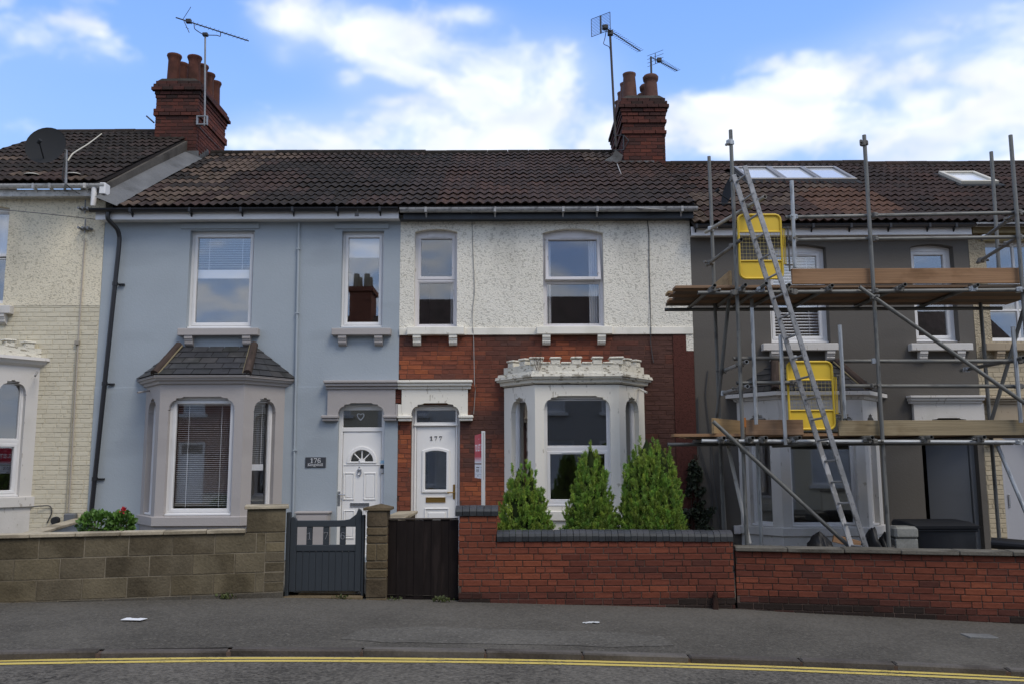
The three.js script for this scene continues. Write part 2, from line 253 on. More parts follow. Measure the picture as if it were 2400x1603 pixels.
function shapeOf(pts) { const s = new THREE.Shape(); pts.forEach(([x, y], i) => i ? s.lineTo(x, y) : s.moveTo(x, y)); s.closePath(); return s; }
function ext(pts, holes, z0, z1, bevel = 0) {   // outline in x,y pushed from z0 to z1
  const s = shapeOf(pts); for (const h of holes || []) { const q = new THREE.Path(); h.forEach(([x, y], i) => i ? q.lineTo(x, y) : q.moveTo(x, y)); q.closePath(); s.holes.push(q); }
  const g = new THREE.ExtrudeGeometry(s, { depth: z1 - z0 - 2 * bevel, bevelEnabled: bevel > 0, bevelThickness: bevel, bevelSize: bevel, bevelOffset: -bevel, bevelSegments: 1, curveSegments: 8 });
  g.translate(0, 0, z0 + bevel); return uvBox(clean(g));
}
const rectP = r => [[r.x0, r.y0], [r.x1, r.y0], [r.x1, r.y1], [r.x0, r.y1]];
function archP(r, rise, n = 8) { const p = [[r.x0, r.y0], [r.x1, r.y0]]; for (let i = 0; i <= n; i++) { const t = i / n; p.push([lerp(r.x1, r.x0, t), r.y1 - rise + rise * (1 - (2 * t - 1) ** 2)]); } return p; }
function ring(r, w, z0, z1, b = 0.006) { return ext(rectP(r), [rectP({ x0: r.x0 + w, x1: r.x1 - w, y0: r.y0 + w, y1: r.y1 - w })], z0, z1, b); }
function rod(a, b, r, seg = 8) { const d = V3().subVectors(b, a), g = new THREE.CylinderGeometry(r, r, d.length(), seg, 1); g.applyQuaternion(new THREE.Quaternion().setFromUnitVectors(V3(0, 1, 0), d.clone().normalize())); const m = V3().addVectors(a, b).multiplyScalar(0.5); g.translate(m.x, m.y, m.z); return g; }
function pipe(a, b, r = 0.0262, t = 0.0048, seg = 12) {   // hollow tube with open ends
  const d = V3().subVectors(b, a), L = d.length(); const g = new THREE.LatheGeometry([[r - t, 0.25], [r - t, 0], [r, 0], [r, L], [r - t, L], [r - t, L - 0.25]].map(p => new THREE.Vector2(...p)), seg);
  const q = clean(g); q.computeVertexNormals();
  q.applyQuaternion(new THREE.Quaternion().setFromUnitVectors(V3(0, 1, 0), d.normalize())); q.translate(a.x, a.y, a.z);
  const uv = q.attributes.uv; for (let i = 0; i < uv.count; i++) uv.setXY(i, uv.getX(i) * 0.15 + a.x, uv.getY(i) * L + a.y); return q;
}
function curve(pts, r, seg = 40, rad = 6) { return new THREE.TubeGeometry(new THREE.CatmullRomCurve3(pts, false, 'catmullrom', 0.3), seg, r, rad); }
function quadGrid(A, close = false) {   // rows of points -> faces
  const pos = []; for (let j = 0; j < A.length - 1; j++) for (let i = 0; i < A[j].length - 1; i++) { const a = A[j][i], b = A[j][i + 1], c = A[j + 1][i + 1], d = A[j + 1][i]; pos.push(...a, ...b, ...c, ...a, ...c, ...d); }
  const g = new THREE.BufferGeometry(); g.setAttribute('position', new THREE.Float32BufferAttribute(pos, 3)); g.computeVertexNormals(); return uvBox(g);
}
// ---------------------------------------------------------------- scene graph helpers
const taken = {};
function numbered(n) { if (!(n in taken)) { taken[n] = 0; return n; } taken[n]++; return n + '_' + String(taken[n]).padStart(3, '0'); }
function tag(o, label, category, group, kind) { if (label) o.userData.label = label; if (category) o.userData.category = category; if (group) o.userData.group = group; if (kind) o.userData.kind = kind; return o; }
function thing(name, label, category, base, group) { const g = new THREE.Group(); g.name = numbered(name); g.position.set(...base); scene.add(g); return tag(g, label, category, group); }
function part(t, name, geo, m) { const o = new THREE.Mesh(geo, m); o.name = name; o.position.copy(t.position).negate(); t.add(o); return o; }   // geometry is in world metres
function sub(p, name, geo, m, pos) { const o = new THREE.Mesh(geo, m); o.name = name; if (pos) o.position.copy(pos); p.add(o); return o; }
function single(name, geo, m, label, category, group, kind) { const o = new THREE.Mesh(geo, m); o.name = numbered(name); scene.add(o); return tag(o, label, category, group, kind); }
function structure(name, geo, m, label) { const o = new THREE.Mesh(geo, m); o.name = numbered(name); scene.add(o); return tag(o, label, null, null, 'structure'); }

// ---------------------------------------------------------------- bricks laid in a bond, each its own mesh
const brickGeo = {};
function brickMesh(L, h, d, v) { const k = Math.round(L * 200) + '_' + h.toFixed(3) + '_' + d + '_' + v; return brickGeo[k] || (brickGeo[k] = bevelBox(Math.round(L * 200) / 200, h, d, 0.004, v * 0.31, v * 0.173)); }
// frame: origin + along(e) , face normal nrm; s runs along the wall, y is absolute height
function brickWall(p, o) {
  const { s0, s1, y0, y1, org, dir, nrm, tone, seed, course = 0.075, len = 0.225, joint = 0.009, depth = 0.05, holes = [], bond = 3, limit = 300, name = 'brick', slope = 0 } = o;
  const r = rng(seed), q = new THREE.Quaternion().setFromRotationMatrix(new THREE.Matrix4().makeBasis(dir, V3(0, 1, 0), nrm));
  const list = []; let row = 0;
  for (let y = y0; y < y1 - 0.02; y += course, row++) {
    let s = s0 - len * (row % 2 ? 0.75 : 0.3) + (r() - 0.5) * len * 0.42, k = Math.floor(r() * 4);
    while (s < s1) {
      const L = (bond && k % (bond + 1) === bond) ? len / 2 : len; k++;
      let segs = [[Math.max(s, s0), Math.min(s + L, s1)]]; const ym = y + course / 2; s += L;
      for (const h of holes) if (ym > h.y0 && ym < h.y1) segs = segs.flatMap(([a, b]) => (b <= h.x0 || a >= h.x1) ? [[a, b]] : [[a, Math.min(b, h.x0)], [Math.max(a, h.x1), b]]);
      for (const [a, b] of segs) if (b - a > 0.035) list.push([(a + b) / 2, ym, b - a - joint]);
    }
  }
  const rest = [];
  list.sort((a, b) => Math.hypot(org.x + dir.x * a[0], a[1] - 2) - Math.hypot(org.x + dir.x * b[0], b[1] - 2));
  list.forEach(([s, y, L], i) => {
    const m = tone(s, y, r); const push = (r() - 0.5) * 0.005, pos = V3(org.x + dir.x * s + nrm.x * (push - depth / 2), y + slope * s, org.z + dir.z * s + nrm.z * (push - depth / 2));
    const geo = brickMesh(L, course - joint, depth, Math.floor(r() * 4));
    if (i < limit) { const b = sub(p, name, geo, m, pos); b.quaternion.copy(q); if (slope) b.rotateZ(Math.atan(slope)); }
    else { const g = geo.clone(); g.applyQuaternion(q); g.translate(pos.x, pos.y, pos.z); (rest[m.id] || (rest[m.id] = { m, a: [] })).a.push(g); }
  });
  Object.values(rest).forEach(({ m, a }) => { const b = sub(p, name, merge(a), m); b.userData.kind = 'stuff'; });
}
const pickTone = (arr, t, r) => arr[clamp(Math.floor(t * arr.length + (r() - 0.5) * 1.1), 0, arr.length - 1)];

// ---------------------------------------------------------------- roof of interlocking tiles
function tileGeo(w, len, v) {
  const n = 10, prof = t => { const q = (t * 2) % 1; return 0.034 * Math.max(0, Math.sin(clamp((q - 0.30) / 0.62) * Math.PI)) ** 0.8; };
  const A = [[], [], []];
  for (let i = 0; i <= n; i++) { const t = i / n, x = (t - 0.5) * w, h = prof(t); A[0].push([x, h - 0.012, -0.035]); A[1].push([x, h + 0.026, 0]); A[2].push([x, h * 0.85 - 0.002, -len]); }
  const g = quadGrid(A); uvBox(g, v * 0.37, v * 0.53); return g;
}
const tg = [0, 1, 2, 3, 4].map(v => tileGeo(0.302, 0.42, v));
function tileRoof(house, o) {   // front slope with loose tiles, plain back slope below
  const { x0, x1, zE = 0.3, yE, zR = -4, yR, tone, seed, skip = [], drop = 0 } = o;
  const dz = zE - zR, dy = yR - yE, L = Math.hypot(dz, dy), a = Math.atan2(dy, dz), r = rng(seed);
  const roof = part(house, 'roof', ext([[zE, yE - 0.06], [zE, yE - 0.01], [zR, yR - 0.01], [zR * 2 - zE, yE - 0.01], [zR * 2 - zE, yE - 0.06], [zR, yR - 0.07]], null, 0, x1 - x0 - 0.006).applyMatrix4(new THREE.Matrix4().makeBasis(V3(0, 0, 1), V3(0, 1, 0), V3(1, 0, 0)).setPosition(x0 + 0.003, 0, 0)), mats.deck);
  const rows = Math.round(L / 0.352), gauge = (L - 0.02) / rows, cols = Math.ceil((x1 - x0) / 0.302 - 0.15), w = (x1 - x0) / cols;
  for (let j = 0; j < rows; j++) for (let i = 0; i < cols; i++) {
    const s = j * gauge - 0.03, x = x0 + (i + 0.5) * w, sag = 0.012 * Math.sin(x * 1.3 + j) * r();
    if (skip.some(k => x > k.x0 && x < k.x1 && s + 0.2 > k.s0 && s + 0.2 < k.s1)) continue;
    const t = sub(roof, 'roof_tile', tg[Math.floor(r() * 5)], tone(x, s / L, r), V3(x, yE + Math.sin(a) * s + 0.018 + sag, zE - Math.cos(a) * s)); t.scale.x = w / 0.302;
    t.rotation.set(a + 0.012 + (r() - 0.5) * 0.012, (r() - 0.5) * 0.012, 0);
  }
  const nr = Math.round((x1 - x0) / 0.45), rl = (x1 - x0) / nr, rg = new THREE.CylinderGeometry(0.125, 0.125, rl - 0.008, 10, 1, true, 0, Math.PI); rg.rotateZ(Math.PI / 2); rg.rotateX(-Math.PI / 2 + Math.PI / 2); uvBox(rg);
  for (let i = 0; i < nr; i++) { const m = tone(x0 + (i + 0.5) * rl, 1.0, r); const t = sub(roof, 'ridge_tile', ridgeGeo(rl), m, V3(x0 + (i + 0.5) * rl, yR - 0.035 + (r() - 0.5) * 0.012, zR)); t.rotation.z = (r() - 0.5) * 0.01; }
  return { roof, a, L, at: (x, s, lift = 0) => V3(x, yE + Math.sin(a) * s + Math.cos(a) * lift, zE - Math.cos(a) * s + Math.sin(a) * lift) };
}
const ridgeCache = {};
function ridgeGeo(l) { const k = l.toFixed(3); if (ridgeCache[k]) return ridgeCache[k]; const A = [], n = 8; for (const e of [-0.5, 0.5]) { const row = []; for (let i = 0; i <= n; i++) { const q = Math.PI * (i / n); row.push([e * (l - 0.006), Math.sin(q) * 0.12, Math.cos(q) * 0.14]); } A.push(row); } return ridgeCache[k] = quadGrid([A[1], A[0]]); }

// ---------------------------------------------------------------- windows
// local x,y rectangle on a plane; mtx puts it in the world; add(name, geo, mat) attaches a piece
function glazing(win, add, o) {
  const { cells, z = -0.11, m = mats.upvc, fw = 0.05 } = o;
  for (const c of cells) {
    const w = c.sash ? 0.055 : 0.018; let g;
    const tilt = geo => { if (c.open) { geo.translate(0, -c.y1, -z); geo.rotateX(-c.open); geo.translate(0, c.y1, z); } return geo; };
    if (c.sash) add(win, 'sash', tilt(ring(c, w, z - 0.055, z + 0.012, 0.008)), m); else add(win, 'glazing_bead', tilt(ring(c, w, z - 0.05, z - 0.004, 0.006)), m);
    add(win, 'pane', tilt(box(c.x0 + w - 0.004, c.x1 - w + 0.004, c.y0 + w - 0.004, c.y1 - w + 0.004, z - 0.036, z - 0.03)), c.glass || o.glass || glass);
    if (c.vent) add(win, 'trickle_vent', tilt(bbox(lerp(c.x0, c.x1, 0.25), lerp(c.x0, c.x1, 0.8), c.y1 - 0.034, c.y1 - 0.018, z + 0.013, z + 0.022, 0.003)), m);
  }
}
function venetian(x0, x1, y0, y1, z, pitch, tilt) {
  const g = []; const n = Math.floor((y1 - y0) / pitch);
  for (let i = 0; i < n; i++) { const b = new THREE.BoxGeometry(x1 - x0, 0.002, 0.026); b.rotateX(tilt); b.translate((x0 + x1) / 2, y1 - (i + 0.5) * pitch, z); g.push(b); }
  g.push(box(x0, x1, y1 - 0.005, y1 + 0.03, z - 0.02, z + 0.02)); for (const t of [0.2, 0.8]) g.push(box(lerp(x0, x1, t) - 0.003, lerp(x0, x1, t) + 0.003, y0, y1, z + 0.015, z + 0.017));
  return merge(g);
}
function simpleWindow(house, r, o = {}) {
  const { z = -0.11, m = mats.upvc, arch = 0, fw = 0.055, cells, sillBox = true } = o;
  const yt = r.y1 - arch * 0.55;
  const outer = arch ? archP({ x0: r.x0 - 0.012, x1: r.x1 + 0.012, y0: r.y0, y1: r.y1 + 0.004 }, arch) : rectP({ x0: r.x0 - 0.012, x1: r.x1 + 0.012, y0: r.y0, y1: r.y1 + 0.012 });
  const inr = { x0: r.x0 + fw - 0.01, x1: r.x1 - fw + 0.01, y0: r.y0 + fw, y1: r.y1 - arch - fw * 0.8 };
  const w = part(house, 'window', ext(outer, [rectP(inr)], z - 0.065, z, 0.006), m);
  const add = (p, n, g, mm) => sub(p, n, g, mm);
  glazing(w, add, { z: z - 0.006, m, cells: cells(inr), glass: o.glass });
  if (sillBox) sub(w, 'window_sill', bbox(r.x0 + 0.004, r.x1 - 0.004, r.y0 - 0.002, r.y0 + 0.03, z + 0.003, z + 0.075, 0.006), m);
  return w;
}
// ---------------------------------------------------------------- bay windows
function bayPlan(cx, hf, hb, p) {
  const L = Math.hypot(hb - hf, p), n = [p / L, (hb - hf) / L], e = [(hb - hf) / L, -p / L];
  return out => {   // plan corners pushed out by a distance: wall, front, front, wall
    const s1 = n[1] * out / (p / L), xw = hb + n[0] * out + s1 * e[0];
    const s2 = (p + out - n[1] * out) / e[1], xf = hb + n[0] * out + s2 * e[0];
    return [[cx - xw, 0.001], [cx - xf, p + out], [cx + xf, p + out], [cx + xw, 0.001]];
  };
}
function sweepBay(plan, prof) { return quadGrid(prof.map(([o, y]) => plan(o).map(([x, z]) => [x, y, z]))); }
function shoulder(x0, x1, y0, y1, k = 1) {   // opening with curved shoulders under a raised flat head
  const p = [[x0, y0], [x1, y0]], c = 0.10 * k, h = 0.20 * k;
  const right = [[x1, y1 - h - 0.02], [x1 + 0.012, y1 - h], [x1 - 0.004, y1 - h]];
  for (let i = 0; i <= 6; i++) { const a = Math.PI / 2 * i / 6; right.push([x1 - c + c * Math.cos(a) - 0.004, y1 - h + (h - 0.055 * k) * Math.sin(a)]); }
  right.push([x1 - c - 0.01, y1 - 0.025 * k], [x1 - c - 0.06 * k - 0.03, y1 - 0.018 * k], [x1 - c - 0.10 * k - 0.02 * k, y1]);
  const left = right.map(([x, y]) => [x0 + x1 - x, y]).reverse();
  return [...p, ...right, ...left];
}
function shoulderNarrow(x0, x1, y0, y1) {
  const c = (x1 - x0) * 0.27, m = (x0 + x1) / 2, p = [[x0, y0], [x1, y0]], right = [[x1, y1 - 0.24], [x1 + 0.01, y1 - 0.22], [x1 - 0.003, y1 - 0.22]];
  for (let i = 0; i <= 6; i++) { const a = Math.PI / 2 * i / 6; right.push([x1 - c + c * Math.cos(a) - 0.003, y1 - 0.22 + 0.165 * Math.sin(a)]); }
  right.push([x1 - c, y1 - 0.02], [m + 0.035, y1 - 0.018], [m + 0.02, y1]);
  return [...p, ...right, ...right.map(([x, y]) => [x0 + x1 - x, y]).reverse()];
}
function bay(house, o) {
  const { cx, yb, yt, y0, y1, wall, hf = 0.65, hb = 1.13, p = 0.62, frame = mats.upvc, cellsFront, cellsSide, th = 0.13, sill } = o;
  const plan = bayPlan(cx, hf, hb, p), c = plan(0), L = Math.hypot(hb - hf, p);
  const faces = [[c[0], c[1], L], [c[1], c[2], 2 * hf], [c[2], c[3], L]].map(([a, b, len], i) => {
    const e = V3(b[0] - a[0], 0, b[1] - a[1]).normalize(), n = V3(-e.z, 0, e.x).negate(); if (n.z < 0) n.negate();
    return { len, i, m: new THREE.Matrix4().makeBasis(e, V3(0, 1, 0), n).setPosition(a[0], 0, a[1]) };
  });
  const hole = f => f.i === 1 ? shoulder(0.14, f.len - 0.14, y0, y1) : shoulderNarrow(f.len / 2 - 0.205, f.len / 2 + 0.205, y0, y1);
  const body = part(house, 'bay', merge(faces.map(f => ext([[0, yb], [f.len, yb], [f.len, yt], [0, yt]], [hole(f)], -th, 0).applyMatrix4(f.m))), wall);
  // ceiling of the bay, floor of the bay
  const flat = y => quadGrid([[...plan(-0.03)].slice(0, 2).map(([x, z]) => [x, y, z]), [...plan(-0.03)].slice(2).reverse().map(([x, z]) => [x, y, z])]);
  sub(body, 'bay_ceiling', flat(yt - 0.01), mats.inner); sub(body, 'bay_floor', flat(y0 - 0.25), mats.innerFloor);
  for (const f of faces) {
    const w = f.i === 1 ? 0.14 : f.len / 2 - 0.205, r = { x0: w - 0.015, x1: f.len - w + 0.015, y0: y0 + 0.002, y1: y1 + 0.01 }, z = -0.085;
    const add = (pp, n, g, mm) => sub(body, n, g.applyMatrix4(f.m), mm);
    add(body, 'window_frame', ring(r, f.i === 1 ? 0.055 : 0.05, z - 0.065, z, 0.006), frame);
    const inr = { x0: r.x0 + 0.05, x1: r.x1 - 0.05, y0: r.y0 + 0.05, y1: r.y1 - 0.06 };
    glazing(body, add, { z: z - 0.006, m: frame, cells: (f.i === 1 ? cellsFront : cellsSide)(inr, f.i, add), glass: o.glass });
    add(body, 'window_sill', bbox(r.x0 + 0.02, r.x1 - 0.02, y0 + 0.004, y0 + 0.035, z + 0.003, z + 0.07, 0.006), frame);
  }
  if (sill) sub(body, 'sill_band', sweepBay(plan, [[0.0, sill[1] + 0.012], [0.045, sill[1]], [0.045, sill[0]], [0.0, sill[0] - 0.01]]), o.trim || wall);
  return { body, plan, faces };
}
function slateRoof(b, o) {   // hipped slate roof from the eaves up to the house wall
  const { cx, ye, yt, half, out = 0.13, rows = 5, seed } = o, e = b.plan(out), r = rng(seed);
  const planes = [[[e[0][0], ye, e[0][1]], [e[1][0], ye, e[1][1]], [cx - half, yt, 0.02], [cx - half, yt, 0.02]], [[e[1][0], ye, e[1][1]], [e[2][0], ye, e[2][1]], [cx + half, yt, 0.02], [cx - half, yt, 0.02]], [[e[2][0], ye, e[2][1]], [e[3][0], ye, e[3][1]], [cx + half, yt, 0.02], [cx + half, yt, 0.02]]];
  sub(b.body, 'roof_board', merge(planes.map(q => { const d = q.map(v => [v[0], v[1] - 0.02, v[2]]); return quadGrid([[d[0], d[1]], [d[3], d[2]]]); })), mats.deck);
  planes.forEach((q, k) => {
    const [A, B, C, Dd] = q.map(v => V3(...v)), pt = (s, t) => V3().lerpVectors(V3().lerpVectors(A, B, s), V3().lerpVectors(Dd, C, s), t);
    const n = V3().subVectors(B, A).cross(V3().subVectors(Dd, A)).normalize(); if (n.y < 0) n.negate();
    for (let j = 0; j < rows; j++) {
      const t0 = j / rows - (j ? 0.015 : 0), t1 = Math.min(0.995, (j + 1.25) / rows), len = pt(0, t0).distanceTo(pt(1, t0)), cnt = Math.max(1, Math.round(len / 0.26)), offs = (j % 2) * 0.5;
      for (let i = 0; i <= cnt; i++) {
        const a = clamp((i - offs) / cnt) + 0.004, c = clamp((i + 1 - offs) / cnt) - 0.004; if (c - a < 0.03) continue;
        const lift = [0.016 + r() * 0.004, 0.003], P4 = [pt(a, t0), pt(c, t0), pt(c, t1), pt(a, t1)].map((v, q2) => v.addScaledVector(n, lift[q2 > 1 ? 1 : 0])), dn = P4.map(v => v.clone().addScaledVector(n, -0.009)), ar = v => [v.x, v.y, v.z];
        const g = merge([quadGrid([[ar(P4[0]), ar(P4[1])], [ar(P4[3]), ar(P4[2])]]), quadGrid([[ar(dn[0]), ar(dn[1])], [ar(P4[0]), ar(P4[1])]])]);
        const uv = g.attributes.uv, ox = r() * 3; for (let x = 0; x < uv.count; x++) uv.setXY(x, uv.getX(x) + ox, uv.getY(x) + ox * 0.7);
        sub(b.body, 'slate', g, mats.slate[Math.floor(r() * 3)]);
      }
    }
  });
  for (const s of [-1, 1]) {   // hip tiles bedded in lime
    const a = V3(cx + s * (e[2][0] - cx), ye + 0.02, e[2][1] - 0.03), c = V3(cx + s * half, yt + 0.02, 0.06), d = V3().subVectors(c, a);
    for (let k = 0; k < 2; k++) { const p0 = V3().copy(a).addScaledVector(d, k * 0.49), p1 = V3().copy(a).addScaledVector(d, k * 0.49 + 0.51); sub(b.body, 'hip_tile', uvBox(rod(p0, p1, 0.066 - k * 0.004, 10)), mats.hip); }
    const sd = V3(-s, 0, 0.0).multiplyScalar(0.06); sub(b.body, 'lime_bedding', uvBox(rod(a.clone().add(sd).add(V3(0, -0.008, 0.02)), c.clone().add(sd).add(V3(0, -0.012, 0.02)), 0.015, 6)), mats.lime);
  }
}
function parapet(b, o) {   // little battlements over the bay cornice
  const { y0, y1, m = mats.peel } = o, hm = 0.075, body = b.body;
  const outP = b.plan(0.0), inP = b.plan(-0.13);
  sub(body, 'parapet', merge([sweepBay(b.plan, [[-0.13, y0], [-0.13, y1 - hm], [0.005, y1 - hm], [0.005, y0]])]), m);
  const r = rng(o.seed);
  b.faces.forEach(f => {
    const n = f.i === 1 ? 5 : 3, gap = f.len / (f.i === 1 ? 4 : 2.6);
    for (let k = 0; k < n; k++) {
      let s = f.i === 1 ? k * gap : f.i === 0 ? f.len - k * gap : k * gap; if (f.i !== 1 && k === 0) continue;
      if (f.i !== 1 && (s < 0.06 || s > f.len - 0.06)) s = clamp(s, 0.06, f.len - 0.06);
      const w = f.i === 1 && (k === 0 || k === 4) ? 0.10 : 0.072, sh = f.i === 1 ? (k === 0 ? 0.03 : k === 4 ? -0.03 : 0) : 0;
      const blk = bevelBox(w * 2, hm + 0.01, 0.15, 0.01); blk.translate(s + sh, y1 - hm / 2 - 0.012, -0.062); sub(body, 'merlon', uvBox(blk).applyMatrix4(f.m), m);
      const cap = bevelBox(w * 2 + 0.035, 0.034, 0.185, 0.012, r(), r()); cap.rotateZ((r() - 0.5) * 0.05); cap.translate(s + sh, y1 + 0.012 + r() * 0.006, -0.062); sub(body, 'merlon_cap', cap.applyMatrix4(f.m), m);
      if (k < n - 1 && f.i === 1) { const c2 = bevelBox(gap - 0.165, 0.03, 0.17, 0.01, r(), r()); c2.translate(s + gap / 2, y1 - hm + 0.012, -0.06); sub(body, 'crenel_sill', c2.applyMatrix4(f.m), m); }
    }
  });
}
// ---------------------------------------------------------------- shells, sills, gutters, chimneys
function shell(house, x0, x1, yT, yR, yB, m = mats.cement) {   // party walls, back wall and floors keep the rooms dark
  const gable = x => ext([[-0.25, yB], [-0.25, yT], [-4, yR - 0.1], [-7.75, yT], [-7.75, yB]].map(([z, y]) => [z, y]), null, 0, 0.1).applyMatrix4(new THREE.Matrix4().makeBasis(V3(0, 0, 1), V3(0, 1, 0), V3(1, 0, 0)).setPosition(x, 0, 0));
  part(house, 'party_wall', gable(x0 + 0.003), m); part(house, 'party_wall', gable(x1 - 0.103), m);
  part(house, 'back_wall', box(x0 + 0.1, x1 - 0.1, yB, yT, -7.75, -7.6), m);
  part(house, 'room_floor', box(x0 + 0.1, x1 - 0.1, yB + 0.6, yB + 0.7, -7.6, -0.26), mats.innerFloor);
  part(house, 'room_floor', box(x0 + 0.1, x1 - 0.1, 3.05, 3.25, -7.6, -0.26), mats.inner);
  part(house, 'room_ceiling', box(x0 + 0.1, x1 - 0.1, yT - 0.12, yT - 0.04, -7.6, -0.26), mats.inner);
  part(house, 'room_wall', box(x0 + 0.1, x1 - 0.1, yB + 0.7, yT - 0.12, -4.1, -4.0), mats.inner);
}
function sillWithCorbels(house, r, cs, m, d = 0.13) {   // r: sill rectangle, cs: corbel centres
  const s = part(house, 'window_ledge', bbox(r.x0, r.x1, r.y0, r.y1, -0.02, d, 0.008), m);
  for (const x of cs) {
    const h = 0.165, prof = [[0, 0], [d - 0.015, 0], [d - 0.015, -0.045], [d - 0.03, -0.055], [d - 0.035, -0.075], [d - 0.05, -0.10], [d - 0.045, -0.115], [d - 0.06, -0.14], [0.02, -h], [0, -h]].map(([z, y]) => [z, y + r.y0]);
    sub(s, 'corbel', ext(prof, null, 0, 0.13).applyMatrix4(new THREE.Matrix4().makeBasis(V3(0, 0, 1), V3(0, 1, 0), V3(1, 0, 0)).setPosition(x - 0.065, 0, 0)), m);
  }
  return s;
}
function gutter(house, x0, x1, y, z, r, m, brackets, mb) {
  const pr = []; for (let i = 0; i <= 8; i++) { const a = Math.PI * i / 8; pr.push([Math.cos(a) * r, -Math.sin(a) * r]); }
  const rows = [x0, x1].map(x => pr.map(([dz, dy]) => [x, y + dy, z + dz])), rin = [x1, x0].map(x => pr.map(([dz, dy]) => [x, y + dy * 0.9, z + dz * 0.9]));
  const cap = x => { const s = new THREE.CircleGeometry(r, 10, Math.PI, Math.PI); s.rotateY(Math.PI / 2); s.translate(x, y, z); return s; };
  const g = part(house, 'gutter', merge([quadGrid(rows), quadGrid(rin), cap(x0), cap(x1)]), m);
  for (const x of brackets) sub(g, 'gutter_bracket', merge([bbox(x - 0.02, x + 0.02, y - r - 0.012, y + 0.004, z - r * 0.6, z + r + 0.008, 0.004), ext([[0, 0], [0.05, 0], [0, -0.07]], null, -0.012, 0.012).applyMatrix4(new THREE.Matrix4().makeBasis(V3(0, 0, 1), V3(0, 1, 0), V3(1, 0, 0)).setPosition(x, y - r * 0.9, z - r - 0.005))]), mb || m);
  return g;
}
function chimney(house, o) {
  const { x0, x1, z0, z1, yb, yt, seed, pots, strings = [], caps = 3, tone } = o, core = part(house, 'chimney', box(x0 + 0.012, x1 - 0.012, yb - 1.0, yt - 0.03, z1 + 0.012, z0 - 0.012), mats.mortarBrown);
  const nc = Math.round((yt - yb) / 0.077); const r = rng(seed);
  for (let j = 0; j < nc; j++) {
    const y = yb + j * 0.077, k = nc - 1 - j; const out = k < caps ? [0.02, 0.055, 0.085, 0.05, 0.02][Math.min(k, 4)] : k < caps + 2 ? 0.03 * (caps + 2 - k) / 2 : strings.includes(j) ? 0.035 : 0;
    const faces = [[V3(x0 - out, 0, z0 + out), V3(1, 0, 0), V3(0, 0, 1), x1 - x0 + 2 * out], [V3(x1 + out, 0, z0 + out), V3(0, 0, -1), V3(1, 0, 0), z0 - z1 + 2 * out], [V3(x0 - out, 0, z1 - out), V3(0, 0, 1), V3(-1, 0, 0), z0 - z1 + 2 * out]];
    faces.forEach(([org, dir, nrm, len], fi) => {
      if (fi === 1 && !o.right) return; if (fi === 2 && !o.left) return;
      const q = new THREE.Quaternion().setFromRotationMatrix(new THREE.Matrix4().makeBasis(dir, V3(0, 1, 0), nrm)); let s = j % 2 ? 0 : -0.115;
      const dpt = 0.11 + out; s = Math.max(s, -0.115);
      while (s < len - 0.02) { const a = Math.max(s, fi ? dpt : 0), b = Math.min(s + 0.23, len); s += 0.23; if (b - a < 0.04) continue; const c = (a + b) / 2, g = brickMesh(b - a - 0.008, 0.069, 0.11, Math.floor(r() * 4)); const m = sub(core, 'brick', g, tone(fi, j / nc, r), V3(org.x + dir.x * c - nrm.x * 0.055, y + 0.038, org.z + dir.z * c - nrm.z * 0.055)); m.quaternion.copy(q); }
    });
    if (out > 0) sub(core, 'corbel_course', box(x0 + 0.01, x1 - 0.01, y, y + 0.07, z1 + 0.01, z0 - 0.01), mats.mortarBrown);
  }
  sub(core, 'flaunching', ext([[x0 - 0.0, yt - 0.01], [x1, yt - 0.01], [x1 - 0.1, yt + 0.045], [x0 + 0.1, yt + 0.045]], null, z1, z0), mats.cement);
  for (const [x, z, h, kind] of pots) {
    const prof = kind === 'bulb' ? [[0.155, 0], [0.15, 0.1], [0.135, h * 0.62], [0.125, h * 0.74], [0.15, h * 0.78], [0.16, h * 0.84], [0.165, h * 0.92], [0.14, h * 0.98], [0.11, h], [0.10, h - 0.12]] : kind === 'taper' ? [[0.16, 0], [0.155, 0.1], [0.125, h * 0.9], [0.135, h * 0.93], [0.14, h], [0.11, h], [0.10, h - 0.15]] : [[0.135, 0], [0.125, h * 0.5], [0.12, h * 0.8], [0.14, h * 0.9], [0.155, h * 0.95], [0.15, h], [0.12, h], [0.10, h - 0.15]];
    const g = new THREE.LatheGeometry(prof.map(p => new THREE.Vector2(...p)), 16); const m = sub(core, 'chimney_pot', uvBox(g, x * 3, z), o.potMat || mats.pot, V3(x, yt + 0.02, z));
  }
  return core;
}
function text3(font, s, size, depth) { const g = new TextGeometry(s, { font, size, depth, curveSegments: 4, bevelEnabled: false }); g.computeBoundingBox(); const b = g.boundingBox; g.translate(-(b.min.x + b.max.x) / 2, -(b.min.y + b.max.y) / 2, 0); return g; }
const serif = await new FontLoader().loadAsync('fonts/droid/droid_serif_bold.typeface.json');
const serifR = await new FontLoader().loadAsync('fonts/droid/droid_serif_regular.typeface.json');
